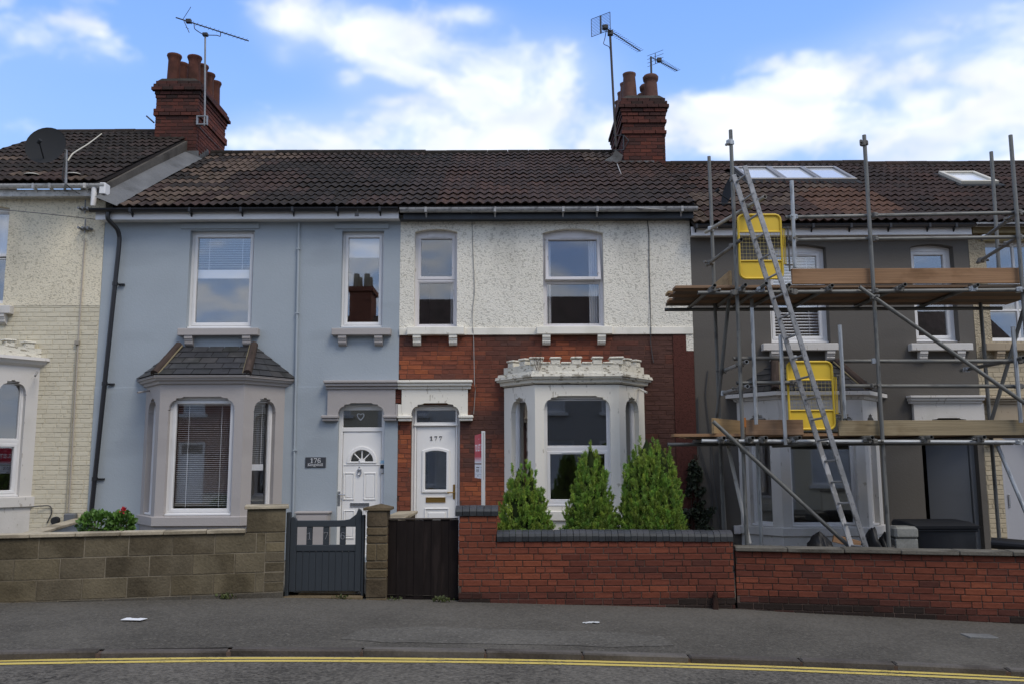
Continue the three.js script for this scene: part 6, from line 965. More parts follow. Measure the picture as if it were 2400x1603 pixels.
// ================================================================= scaffolding in front of the grey house
{
  const ZO = 2.75, ZL = 2.80, ZG = 2.70, ZI = 1.5, S = thing('scaffolding', 'grey tube scaffolding with two boarded lifts in front of the dark grey house', 'scaffolding', [4.6, gy(4.6), 2.1]);
  const couplers = [];
  const vert = (u0, v0, u1, v1, z, m = mats.tube, ground = false) => { const a = P(u0, v0, z), b = P(u1, v1, z); const x = (a.x + b.x) / 2; if (ground) b.y = gy(x) + 0.05; return part(S, 'standard', pipe(V3(lerp(a.x, x, 0.6), a.y, z), V3(lerp(b.x, x, 0.6), b.y, z)), m); };
  const tube = (name, a, b, m = mats.tube) => part(S, name, pipe(a, b), m);
  const coup = p => { couplers.push(p); };
  // standards
  vert(1713, 305, 1751, 1272, ZO, mats.tube, true); vert(2027, 317, 2084, 1278, ZO, mats.tube, true); vert(2375, 317, 2440, 1290, ZO, mats.tube, true);
  vert(1660, 367, 1700, 1245, ZI, mats.tube, true); vert(2328, 356, 2340, 640, ZI); vert(2297, 700, 2347, 1283, ZI, mats.tube, true);
  vert(1763, 690, 1784, 1274, 1.9, mats.galv, true);
  // puncheons that carry the ladder gates
  vert(1764, 722, 1772, 994, ZO + 0.02, mats.galv); vert(1829, 785, 1843, 1042, ZL + 0.05, mats.galv); vert(1969, 762, 1981, 980, ZO + 0.02, mats.galv); vert(1858, 424, 1862, 628, ZO + 0.02, mats.galv); vert(2375, 766, 2395, 990, ZO + 0.02, mats.galv);
  for (const p of [[1718, 420], [1712, 334], [2026, 336]]) coup(P(p[0], p[1], ZO));
  // ledgers and guard rails
  const hor = (u0, v0, u1, v1, z, m, name = 'guard_rail') => { const a = P(u0, v0, z), b = P(u1, v1, z); const t = tube(name, a, b, m); for (const u of [1722, 2050, 2390, 1861]) if (u > u0 + 5 && u < u1 + 8) coup(P(u, lerp(v0, v1, (u - u0) / (u1 - u0)), z + 0.01)); return [a, b]; };
  hor(1841, 510, 2480, 497, ZG); hor(1846, 563, 2480, 555, ZG); hor(1968, 846, 2480, 846, ZG); hor(1975, 904, 2480, 905, ZG);
  hor(1719, 840, 1865, 839, ZG, mats.coupler); hor(1727, 897, 1868, 896, ZG);
  const [ua, ub] = hor(1636, 687, 2480, 679, ZL, mats.tube, 'ledger'), [la, lb] = hor(1645, 1033, 2480, 1036, ZL, mats.galv, 'ledger');
  const uy = (ua.y + ub.y) / 2, ly = (la.y + lb.y) / 2;
  tube('ledger', V3(ua.x - 0.2, uy + 0.0, ZI - 0.05), V3(7.2, uy, ZI - 0.05)); tube('ledger', V3(la.x - 0.2, ly, ZI - 0.05), V3(7.2, ly, ZI - 0.05));
  // transoms: front ends read from the photograph, they run back towards the house
  for (const [u, v, zf, sk] of [[1676, 676, 2.98, 0], [1748, 667, 3.02, 0], [1797, 664, 3.10, -0.02], [1851, 673, 3.0, 0.05], [1952, 675, 2.95, 0], [2123, 669, 3.0, 0], [2294, 672, 2.95, 0]]) { const p = P(u, v, zf), y = uy + 0.049; tube('transom', V3(p.x, y, zf), V3(p.x - sk, y, 1.15)); coup(V3(p.x, uy + 0.02, ZL + 0.03)); }
  for (const [u, v, zf] of [[1698, 1022, 3.0], [1765, 1024, 3.0], [1796, 1024, 2.96], [1875, 1022, 3.05], [2046, 1024, 3.0], [2185, 1024, 3.0], [2309, 1027, 2.95]]) { const p = P(u, v, zf), y = ly + 0.049; tube('transom', V3(p.x, y, zf), V3(p.x, y, 1.15)); coup(V3(p.x, ly + 0.02, ZL + 0.03)); }
  { const p = P(1940, 1038, 2.95); tube('transom', V3(p.x, p.y, 2.95), V3(p.x - 0.5, p.y - 0.02, 2.3)); }
  // return rails at both ends
  const ret = (u0, v0, z0, u1, v1, z1, m) => { const a = P(u0, v0, z0), b = P(u1, v1, z1), y = (a.y + b.y) / 2; tube('return_rail', V3(a.x, y, z0), V3(b.x, y, z1), m); coup(V3(lerp(a.x, b.x, 0.1), y, lerp(z0, z1, 0.1))); coup(V3(lerp(a.x, b.x, 0.75), y, lerp(z0, z1, 0.75))); };
  ret(1655, 563, 1.4, 1793, 440, 3.15, M([0.40, 0.38, 0.32], 0.6, { map: T.metal })); ret(1657, 625, 1.4, 1738, 558, 2.9); ret(2302, 550, 1.25, 2388, 512, 2.7); ret(2292, 606, 1.2, 2388, 567, 2.7); ret(2254, 868, 1.3, 2400, 839, 2.9); ret(1691, 871, 1.6, 1751, 847, 2.85, mats.galv); ret(1690, 925, 1.6, 1753, 902, 2.85, mats.galv);
  // braces
  const diag = (u0, v0, z0, u1, v1, z1, m) => tube('brace', P(u0, v0, z0), P(u1, v1, z1), m);
  diag(2015, 673, 2.87, 2470, 991, 2.87); coup(P(2050, 698, 2.85)); diag(1672, 987, 2.87, 1990, 1279, 2.87); coup(P(1745, 1052, 2.84));
  diag(1714, 653, 2.2, 1680, 982, 1.6); diag(1707, 1045, 2.0, 1758, 1274, 2.3, M([0.50, 0.49, 0.47], 0.7, { map: T.peel })); diag(2340, 1045, 2.4, 2410, 1210, 2.7, mats.galv); diag(2402, 722, 2.3, 2324, 990, 1.8);
  // boards
  const board = (x0, x1, y, z0, z1, m, r) => { const g = bevelBox(x1 - x0, 0.038, z1 - z0, 0.004, r() * 3, r() * 3); g.translate((x0 + x1) / 2, y + 0.019, (z0 + z1) / 2); part(S, 'scaffold_board', g, m); };
  const r = rng(41), uyB = uy + 0.075, lyB = ly + 0.075;
  const uL = P(1600, 670, 2.65).x;
  for (let i = 0; i < 6; i++) { const z1 = 2.68 - i * 0.226, x0 = (372 + r() * 22) * (D - z1) / F, y = uyB + (r() - 0.5) * 0.003; const hole = i > 0 && i < 3; board(x0, x0 + 3.9, y, z1 - 0.222, z1, mats.plank[(i + 1) % 3] && (i % 2 ? mats.plankGrey : mats.plank[1]), r); board(x0 + 3.906, 7.35, y, z1 - 0.222, z1, i % 2 ? mats.plank[1] : mats.plankGrey, r); }
  const uTop = P(1559, 694, 2.2); board(uL - 0.10, uL + 1.2, uyB + 0.039, 1.9, 2.12, mats.plank[2], r);
  for (let i = 0; i < 6; i++) { const z1 = 2.68 - i * 0.226, x0 = P(1580, 1024, z1).x + (i ? 0.1 + r() * 0.2 : 0), y = lyB; board(x0, x0 + 3.9, y, z1 - 0.222, z1, i % 2 ? mats.plankGrey : mats.plank[0], r); board(x0 + 3.906, 7.35, y, z1 - 0.222, z1, mats.plankGrey, r); }
  // toe boards
  const toe = (u0, v0, u1, v1, z, m, long) => { const q = R(u0, v0, u1, v1, z), g = bevelBox(q.x1 - q.x0, q.y1 - q.y0, 0.038, 0.004, r() * 3, r() * 3); g.translate((q.x0 + q.x1) / 2, (q.y0 + q.y1) / 2, z - 0.019); part(S, 'toe_board', g, m); };
  toe(1857, 629, 2392, 665, 2.70, mats.plank[0]); toe(1748, 983, 1884, 1019, 2.70, mats.plank[1]); toe(1967, 984, 2480, 1020, 2.70, M([0.36, 0.29, 0.18], 0.85, { map: T.wood, bump: T.woodB, bs: 0.002 }));
  const rt = (u, v0, v1, z0, z1, y0, m) => { const a = P(u, v0, z1), h = 0.2; const g = bevelBox(0.038, h, z1 - z0, 0.004, 1, 2); g.translate(a.x, y0 + 0.04 + h / 2, (z0 + z1) / 2); part(S, 'toe_board', g, m); };
  rt(1712, 632, 665, 1.5, 2.66, uyB, mats.plank[2]); { const g = bevelBox(1.15, 0.2, 0.038, 0.004, 1, 2); g.rotateY(0.95); const a = P(1722, 1000, 2.3); g.translate(a.x - 0.05, lyB + 0.14, 2.25); part(S, 'toe_board', g, mats.plank[2]); }
  const tp = R(1743, 978, 1750, 1001, 2.72); part(S, 'tag', bbox(tp.x0, tp.x1, tp.y0, tp.y1, 2.701, 2.712, 0.003), M([0.42, 0.14, 0.02], 0.6));
  // couplers: a clamp body with bolt and wing
  const cg = merge([(() => { const g = new THREE.CylinderGeometry(0.033, 0.033, 0.055, 12); return uvBox(g); })(), bevelBox(0.05, 0.05, 0.085, 0.008), (() => { const g = rod(V3(0.03, 0, 0.02), V3(0.085, 0.005, 0.02), 0.008, 6); return uvBox(g); })(), (() => { const g = new THREE.CylinderGeometry(0.016, 0.016, 0.022, 6); g.rotateZ(Math.PI / 2); g.translate(0.075, 0.004, 0.02); return uvBox(g); })()]);
  couplers.forEach((p, i) => { const o = new THREE.Mesh(cg, i % 4 === 1 ? mats.galv : mats.coupler); o.name = 'coupler'; o.position.copy(p).sub(S.position); o.rotation.y = (i * 2.1) % 6; o.scale.setScalar(1.25); S.add(o); });
  // sole plates
  for (const [x, z] of [[2.95, ZO], [4.45, ZO], [2.95, ZI]]) part(S, 'base_plate', box(x - 0.15, x + 0.15, gy(x) + 0.02, gy(x) + 0.05, z - 0.12, z + 0.12), mats.plankGrey);

  // ------------------------------------------------------------- yellow ladder gates
  const yellowGate = (u0, v0, u1, v1, label, lean) => {
    const z = 2.66, q = R(u0, v0, u1, v1, z), w = q.x1 - q.x0, h = q.y1 - q.y0, G = thing('ladder_gate', label, 'safety gate', [(q.x0 + q.x1) / 2, q.y0, z], 'yellow ladder gates on the scaffolding');
    const rad = 0.07, pts = []; for (const [cx, cy, a0] of [[q.x1 - rad, q.y1 - rad, 0], [q.x0 + rad, q.y1 - rad, 1], [q.x0 + rad, q.y0 + rad, 2], [q.x1 - rad, q.y0 + rad, 3]]) for (let i = 0; i <= 4; i++) { const a = (a0 + i / 4) * Math.PI / 2; pts.push(V3(cx + Math.cos(a) * rad, cy + Math.sin(a) * rad, z)); }
    part(G, 'gate_frame', new THREE.TubeGeometry(new THREE.CatmullRomCurve3(pts, true, 'catmullrom', 0.1), 80, 0.0165, 8, true), mats.yellow);
    const yA = lerp(q.y0, q.y1, 0.73), yB = lerp(q.y0, q.y1, 0.275);
    const rr = (ya, yb, tp) => { const s = new THREE.Shape(), c = 0.06; if (tp) { s.moveTo(q.x0, ya); s.lineTo(q.x1, ya); s.lineTo(q.x1, yb - c); s.quadraticCurveTo(q.x1, yb, q.x1 - c, yb); s.lineTo(q.x0 + c, yb); s.quadraticCurveTo(q.x0, yb, q.x0, yb - c); } else { s.moveTo(q.x0, yb); s.lineTo(q.x0, ya + c); s.quadraticCurveTo(q.x0, ya, q.x0 + c, ya); s.lineTo(q.x1 - c, ya); s.quadraticCurveTo(q.x1, ya, q.x1, ya + c); s.lineTo(q.x1, yb); } const g = new THREE.ExtrudeGeometry(s, { depth: 0.006, bevelEnabled: false }); g.translate(0, 0, z - 0.012); return uvBox(clean(g)); };
    part(G, 'top_panel', rr(yA, q.y1 - 0.004, true), mats.yellow); part(G, 'bottom_panel', rr(q.y0 + 0.004, yB, false), mats.yellow);
    part(G, 'cross_bar', rod(V3(q.x0, yA, z), V3(q.x1, yA, z), 0.012, 8), mats.yellow); part(G, 'cross_bar', rod(V3(q.x0, yB, z), V3(q.x1, yB, z), 0.012, 8), mats.yellow);
    const wires = []; for (let i = 1; i < 12; i++) { const x = lerp(q.x0, q.x1, i / 12); wires.push(rod(V3(x, yB, z), V3(x, yA, z), 0.0017, 4)); } for (let i = 1; i < 8; i++) { const y = lerp(yB, yA, i / 8); wires.push(rod(V3(q.x0, y, z + 0.002), V3(q.x1, y, z + 0.002), 0.0017, 4)); } part(G, 'wire_mesh', merge(wires), M([0.55, 0.45, 0.16], 0.5, { metal: 0.3 }));
    const hx = q.x1 + 0.03, ha = lerp(q.y0, q.y1, 0.78), hb = lerp(q.y0, q.y1, 0.22); part(G, 'hinge', merge([rod(V3(hx, ha, z), V3(hx, hb, z), 0.008, 8), rod(V3(hx + 0.02, ha, z), V3(hx + 0.02, hb, z), 0.006, 8), rod(V3(q.x1, ha - 0.01, z), V3(hx + 0.02, ha - 0.01, z), 0.007, 6), rod(V3(q.x1, hb + 0.01, z), V3(hx + 0.02, hb + 0.01, z), 0.007, 6)]), mats.yellow);
    part(G, 'hinge_pole', rod(V3(hx + 0.06, ha + 0.03, z + 0.01), V3(hx + 0.06, hb - 0.1, z + 0.01), 0.012, 8), mats.coupler); part(G, 'hinge_clamp', merge([bbox(hx, hx + 0.13, ha + 0.0, ha + 0.02, z - 0.01, z + 0.02, 0.004), bbox(hx, hx + 0.15, hb - 0.02, hb, z - 0.01, z + 0.02, 0.004)]), mats.coupler);
  };
  yellowGate(1733, 504, 1833, 653, 'yellow ladder gate with wire mesh on the upper lift', 0); yellowGate(1849, 848, 1954, 1005, 'yellow ladder gate with wire mesh on the lower lift', 0);

  // ------------------------------------------------------------- ladder
  const A0 = P(1996, 1279, 2.92), A1 = P(1720, 410, 2.92), B0 = P(2029, 1279, 3.14), B1 = P(1746, 389, 3.14), mid = V3().addVectors(A0, B0).multiplyScalar(0.5);
  const dn = V3().subVectors(A0, A1).normalize(); for (const [p] of [[A0], [B0]]) p.addScaledVector(dn, (p.y - gy(p.x) - 0.06) / -dn.y);
  const Ld = thing('ladder', 'long aluminium ladder leaning up through the scaffolding, paint splashed near the foot', 'ladder', [(A0.x + B0.x) / 2, A0.y, 3.03]);
  const stile = (a, b, nm) => { const d = V3().subVectors(b, a), L = d.length(); d.normalize(); const zx = V3(0, 0, 1), xx = V3().crossVectors(d, zx).normalize(), g = bevelBox(0.062, L, 0.028, 0.004); const zz = V3().crossVectors(xx, d); g.applyMatrix4(new THREE.Matrix4().makeBasis(xx, d, zz).setPosition((a.x + b.x) / 2, (a.y + b.y) / 2, (a.z + b.z) / 2)); return uvBox(g); };
  const splash = M([0.47, 0.47, 0.47], 0.5, { map: tex(256, (u, v) => { const p = sstep(0.53, 0.60, fbm(u * 9, v * 9, 411, 4, 9)); return [0.62 + 0.38 * p, 0.61 + 0.38 * p, 0.58 + 0.38 * p]; }, 0.6) });
  const k = 0.36, Am = V3().lerpVectors(A0, A1, k); part(Ld, 'stile', stile(A0, Am), splash); part(Ld, 'stile', stile(Am, A1), mats.alu); part(Ld, 'stile', stile(B0, B1), mats.alu);
  const nR = 21; for (let i = 0; i < nR; i++) { const t = (i + 0.6) / nR, a = V3().lerpVectors(A0, A1, t), b = V3().lerpVectors(B0, B1, t), e = V3().subVectors(b, a).normalize(); part(Ld, 'rung', pipe(a.clone().addScaledVector(e, -0.01), b.clone().addScaledVector(e, 0.016), 0.0145, 0.004, 10), mats.alu); }
}
// ================================================================= aerials and dishes
function aerialBase(label, p) { return thing('tv_aerial', label, 'aerial', [p.x, p.y, p.z], 'television aerials on the chimneys'); }
{ // long yagi on the left chimney
  const z = -3.24, m0 = P(479, 266, z), m1 = P(480, 82, z), y = m1.y + 0.12, l = PY(411, 41, y), r = PY(582, 96, y), c = V3(m1.x, y, m1.z);
  const d = V3().subVectors(r, l).normalize(), A = aerialBase('long television aerial on a pale mast, left chimney', m0); const e = V3().subVectors(r, c).length(), L0 = Math.min(1.2, c.distanceTo(l)), dir = V3().subVectors(r, c).setY(0).normalize();
  const a = c.clone().addScaledVector(dir, -0.62), b = c.clone().addScaledVector(dir, 1.05), side = V3(-dir.z, 0, dir.x);
  part(A, 'mast', rod(m0, m1, 0.019, 10), mats.mast); part(A, 'boom', rod(l, b.distanceTo(c) > r.distanceTo(c) ? r : r, 0.014, 8), mats.aerial);
  const bd = V3().subVectors(r, l); const at = t => l.clone().addScaledVector(bd, t), bs = V3(-bd.z, 0, bd.x).normalize();
  for (let i = 0; i < 14; i++) { const q = at(0.22 + i * 0.057); part(A, 'element', rod(q.clone().addScaledVector(bs, 0.075), q.clone().addScaledVector(bs, -0.075), 0.004, 5), mats.aerial); }
  const x0 = at(0.10); part(A, 'reflector', merge([rod(x0.clone().add(V3(0.16, 0.26, 0.05)), x0.clone().add(V3(-0.02, 0, 0)), 0.006, 5), rod(x0.clone().add(V3(0.15, -0.3, 0.05)), x0.clone(), 0.008, 5), rod(x0.clone().add(V3(0.05, -0.16, 0.0)), x0.clone().add(V3(0.13, -0.2, 0)), 0.004, 5)]), mats.aerial);
  const db = at(0.165); part(A, 'dipole_box', bbox(db.x - 0.05, db.x + 0.06, db.y - 0.035, db.y + 0.05, db.z - 0.04, db.z + 0.04, 0.01), mats.aerial);
  const q1 = at(0.24), q2 = at(0.6); part(A, 'support_arm', curve([q1, q1.clone().add(V3(0.02, -0.12, 0)), V3().lerpVectors(q1, m1, 0.6).add(V3(0, -0.06, 0)), m1, V3().lerpVectors(m1, q2, 0.6).add(V3(0.05, -0.05, 0)), q2.clone().add(V3(0, -0.1, 0)), q2], 0.009, 40, 6), mats.aerial);
  part(A, 'mast_clamp', bbox(m1.x - 0.05, m1.x + 0.06, m1.y - 0.03, m1.y + 0.04, z - 0.04, z + 0.05, 0.01), mats.aerial);
  const br = P(472, 280, z + 0.05); part(A, 'wall_bracket', merge([ring({ x0: br.x - 0.13, x1: br.x + 0.1, y0: br.y - 0.1, y1: br.y + 0.1 }, 0.025, z - 0.04, z + 0.02, 0.003), rod(V3(m0.x, br.y - 0.12, z), V3(m0.x, br.y + 0.16, z), 0.02, 8)]), mats.mast);
  part(A, 'lashing_wire', curve([V3(m0.x, br.y - 0.1, z + 0.02), V3(P(461, 300, -3.3).x + 0.02, br.y - 0.1, -3.4), V3(P(461, 300, -3.3).x + 0.02, br.y - 0.08, -5.0)], 0.008, 20, 5), mats.cable);
  const sp = P(342, 272, -3.4), sq = P(360, 288, -3.4); part(A, 'bracket_stub', rod(sp, sq, 0.018, 6), mats.aerial);
}
{ // tall grid aerial at the right chimney
  const z = -2.95, m0 = P(1444, 345, z), m1 = P(1430, 76, z), y = m1.y, l = PY(1412, 60, y), r = PY(1501, 120, y), A = aerialBase('tall television aerial with a grid reflector on a dark mast', m0), bd = V3().subVectors(r, l), bs = V3(-bd.z, 0, bd.x).normalize(), dn = bd.clone().normalize();
  part(A, 'mast', rod(m0, m1, 0.024, 10), mats.mastDark); part(A, 'boom', rod(l, r, 0.012, 8), mats.aerial);
  const at = t => l.clone().addScaledVector(bd, t); for (let i = 0; i < 18; i++) { const q = at(0.14 + i * 0.05); part(A, 'element', rod(q.clone().addScaledVector(bs, 0.085), q.clone().addScaledVector(bs, -0.085), 0.0045, 5), mats.aerial); }
  const rc = l.clone().addScaledVector(dn, -0.06), g = [], hw = 0.23, hh = 0.19; for (const s of [-1, 1]) g.push(rod(rc.clone().addScaledVector(bs, s * hw).add(V3(0, -hh, 0)), rc.clone().addScaledVector(bs, s * hw).add(V3(0, hh, 0)), 0.007, 5)); for (let i = 0; i <= 12; i++) { const yy = lerp(-hh, hh, i / 12), rr = i === 0 || i === 12 ? 0.007 : 0.0035; g.push(rod(rc.clone().addScaledVector(bs, -hw).add(V3(0, yy, 0)), rc.clone().addScaledVector(bs, hw).add(V3(0, yy, 0)), rr, 5)); } g.push(rod(rc.clone().add(V3(0, -hh, 0)), rc.clone().add(V3(0, hh, 0)), 0.02, 6)); part(A, 'reflector', merge(g), mats.aerial);
  const q = at(0.07); part(A, 'dipole_box', bbox(q.x - 0.06, q.x + 0.06, q.y - 0.04, q.y + 0.05, q.z - 0.05, q.z + 0.05, 0.012), mats.aerial);
  part(A, 'cable', curve([at(0.1).add(V3(0, -0.02, 0)), P(1418, 90, z), P(1415, 103, z), P(1428, 110, z), V3().lerpVectors(m1, m0, 0.2)], 0.008, 24, 5), mats.cable);
  part(A, 'mast_clamp', bbox(m1.x - 0.05, m1.x + 0.06, m1.y - 0.07, m1.y + 0.04, z - 0.04, z + 0.05, 0.01), mats.aerial);
  const b0 = P(1440, 319, z), b1 = P(1474, 330, z + 0.12), b2 = P(1462, 352, z + 0.05), b3 = P(1462, 317, z + 0.05); part(A, 'wall_bracket', merge([rod(b0, b3, 0.014, 6), rod(b3, b2, 0.014, 6), rod(b3, b1, 0.010, 6), rod(b1, b2, 0.010, 6), rod(P(1438, 353, z), b2, 0.012, 6)]), mats.aerial);
}
{ // small aerial standing on a pot
  const z = -3.17, m0 = P(1527, 176, z), m1 = P(1526, 133, z), y = m1.y - 0.01, l = PY(1533, 134, y), r = PY(1588, 166, y), A = aerialBase('short television aerial with four reflector rods above the chimney pots', m0), bd = V3().subVectors(r, l), bs = V3(-bd.z, 0, bd.x).normalize();
  part(A, 'mast', rod(m0.clone().add(V3(0, -0.4, 0)), m1, 0.022, 8), mats.aerial); part(A, 'boom', rod(m1.clone().add(V3(0, -0.01, 0)), r, 0.011, 8), mats.aerial); const at = t => l.clone().addScaledVector(bd, t);
  for (let i = 0; i < 12; i++) { const q = at(0.28 + i * 0.065); part(A, 'element', rod(q.clone().addScaledVector(bs, 0.075), q.clone().addScaledVector(bs, -0.075), 0.0045, 5), mats.aerial); }
  const q = at(0.06); part(A, 'reflector', merge([rod(q.clone().add(V3(0, -0.13, 0)), q.clone().add(V3(0, 0.11, 0)), 0.009, 6), ...[-0.13, -0.05, 0.03, 0.11].map(e => rod(q.clone().add(V3(0, e, 0)).addScaledVector(bs, 0.2), q.clone().add(V3(0, e, 0)).addScaledVector(bs, -0.2), 0.0045, 5))]), mats.aerial);
  const d = at(0.22); part(A, 'dipole_box', bbox(d.x - 0.05, d.x + 0.05, d.y - 0.04, d.y + 0.05, d.z - 0.04, d.z + 0.04, 0.012), mats.aerial);
}
function dish(label, c, rad, nrm, mast, m, base) {
  const t = thing('satellite_dish', label, 'satellite dish', base, 'satellite dishes on the roofs'), pr = []; for (let i = 0; i <= 8; i++) { const q = i / 8 * rad; pr.push(new THREE.Vector2(Math.max(0.001, q), q * q * 0.55)); } pr.push(new THREE.Vector2(rad + 0.006, rad * rad * 0.55 + 0.006)); const g = new THREE.LatheGeometry(pr, 28); g.scale(1, 1, 1.08); g.applyQuaternion(new THREE.Quaternion().setFromUnitVectors(V3(0, 1, 0), nrm.clone().normalize())); g.translate(c.x, c.y, c.z); const dm = m.clone(); dm.side = THREE.DoubleSide;
  part(t, 'dish', uvBox(g), dm); const f = c.clone().addScaledVector(nrm.clone().normalize(), rad * 0.95); part(t, 'receiver', merge([rod(f.clone().add(V3(-0.02, -0.1, 0)), f.clone().add(V3(0.03, -0.06, 0.03)), 0.03, 10), rod(c.clone().add(V3(0, -rad * 0.8, 0.04)), f.clone().add(V3(0, -0.1, 0)), 0.011, 6)]), m); for (const [a, b, r, mm] of mast) part(t, 'mount', rod(a, b, r, 10), mm); return t;
}
{
  const c = P(108, 345, 0.75), pm = P(154, 352, 0.55), pb = P(153, 432, 0.55);
  const D1 = dish('large black satellite dish on a pole at the eaves of the cream house', c, 0.30, V3(0.12, 0.22, 0.95), [[pm, pb, 0.02, mats.mast], [pb, P(150, 446, 0.2), 0.02, mats.mast], [pm, c.clone().add(V3(0.08, -0.05, -0.06)), 0.016, mats.aerial]], mats.dark, [pb.x, pb.y, 0.4]);
  part(D1, 'cable', curve([pm, P(146, 400, 0.56), P(147, 425, 0.5), P(165, 442, 0.33), P(185, 455, 0.3)], 0.010, 30, 6), mats.cable);
  part(D1, 'cable', curve([P(157, 378, 0.55), P(170, 360, 0.2), P(205, 338, -1.5), P(237, 314, -3.6)], 0.012, 30, 6), mats.cablePale);
  for (const [u, v] of [[74, 408], [172, 407]]) { const q = P(u, v, 0.0); part(D1, 'foot', (() => { const g = new THREE.SphereGeometry(0.1, 12, 6, 0, 6.283, 0, 1.4); g.scale(1.3, 0.4, 0.8); g.translate(q.x, q.y - 0.03, 0.02); return uvBox(g); })(), M([0.4, 0.38, 0.32], 0.8)); }
}
{ const c = P(1714, 447, -0.2), b = P(1685, 478, 0.2); dish('black satellite dish seen edge-on under the roof windows behind the ladder', c, 0.27, V3(-0.92, 0.25, 0.12), [[c.clone().add(V3(0.02, -0.1, 0)), P(1716, 480, 0.1), 0.018, mats.dark], [P(1716, 478, 0.1), b, 0.014, mats.dark]], mats.dark, [c.x, c.y - 0.3, -0.1]); }

// ================================================================= cables on the walls
single('cable', curve([P(1105, 488, 0.33), P(1106, 520, 0.02), P(1108, 580, 0.018), P(1112, 680, 0.018), P(1107, 730, 0.018), P(1108, 770, 0.045), P(1110, 800, 0.02), P(1112, 900, 0.19), P(1114, 912, 0.04), P(1110, 970, 0.02)], 0.006, 90, 5), mats.cableGrey, 'thin grey cable running down the pebbledash between the two upper windows', 'cable');
single('cable', curve([P(1516, 510, 0.02), P(1521, 545, 0.018), P(1522, 620, 0.018), P(1524, 700, 0.018), P(1526, 780, 0.045), P(1525, 800, 0.02), P(1532, 850, 0.02)], 0.007, 60, 5), mats.cable, 'thin black cable hanging from the eaves beside the taller upper window', 'cable');
single('cable', curve([P(1447, 385, -2.4), P(1460, 420, -1.4), P(1463, 448, -0.7), P(1475, 470, -0.1), P(1492, 487, 0.34), P(1560, 492, 0.345)], 0.011, 50, 5), mats.cableGrey, 'grey cable wandering down the brown tiles below the right chimney', 'cable');
single('cable', curve([P(1660, 868, 0.02), P(1655, 930, 0.02), P(1668, 1040, 0.02), P(1672, 1100, 0.03), P(1690, 1250, 0.03)], 0.008, 40, 5), mats.cable, 'black cable hanging loose on the grey wall near the ivy', 'cable');
single('cable', curve([P(1636, 930, 0.02), P(1640, 1040, 0.02), P(1665, 1130, 0.02), P(1671, 1180, 0.02), P(1669, 1230, 0.02)], 0.008, 40, 5), mats.cable, 'black cable dropping beside the red-brown painted strip', 'cable');
single('cable', curve([P(-60, 486, 1.5), P(90, 500, 0.9), P(237, 516, 0.05)], 0.006, 30, 5), mats.cable, 'overhead wire stretched across the cream pebbledash wall', 'cable');
single('cable', curve([P(75, 1187, 0.1), P(114, 1185, 0.03), P(120, 1200, 0.02), P(108, 1226, 0.02)], 0.009, 24, 5), mats.cable, 'black cable looping below the white bay sill of the cream house', 'cable');
single('downpipe', rod(P(1688, 1045, 0.06), P(1702, 1260, 0.06), 0.024, 10), M([0.22, 0.21, 0.195], 0.6), 'slim grey waste pipe low on the dark grey wall', 'pipe');
{ const f = P(836, 480, 0.37); const t = thing('bird_spike', 'small black bracket hooked over the gutter of the blue-grey house', 'bracket', [f.x, f.y, 0.35]); part(t, 'hook', merge([rod(P(837, 470, 0.2), P(838, 500, 0.37), 0.006, 5), bbox(f.x - 0.035, f.x + 0.035, P(838, 508, 0.35).y, P(838, 500, 0.35).y, 0.355, 0.37, 0.004)]), mats.aerial); }

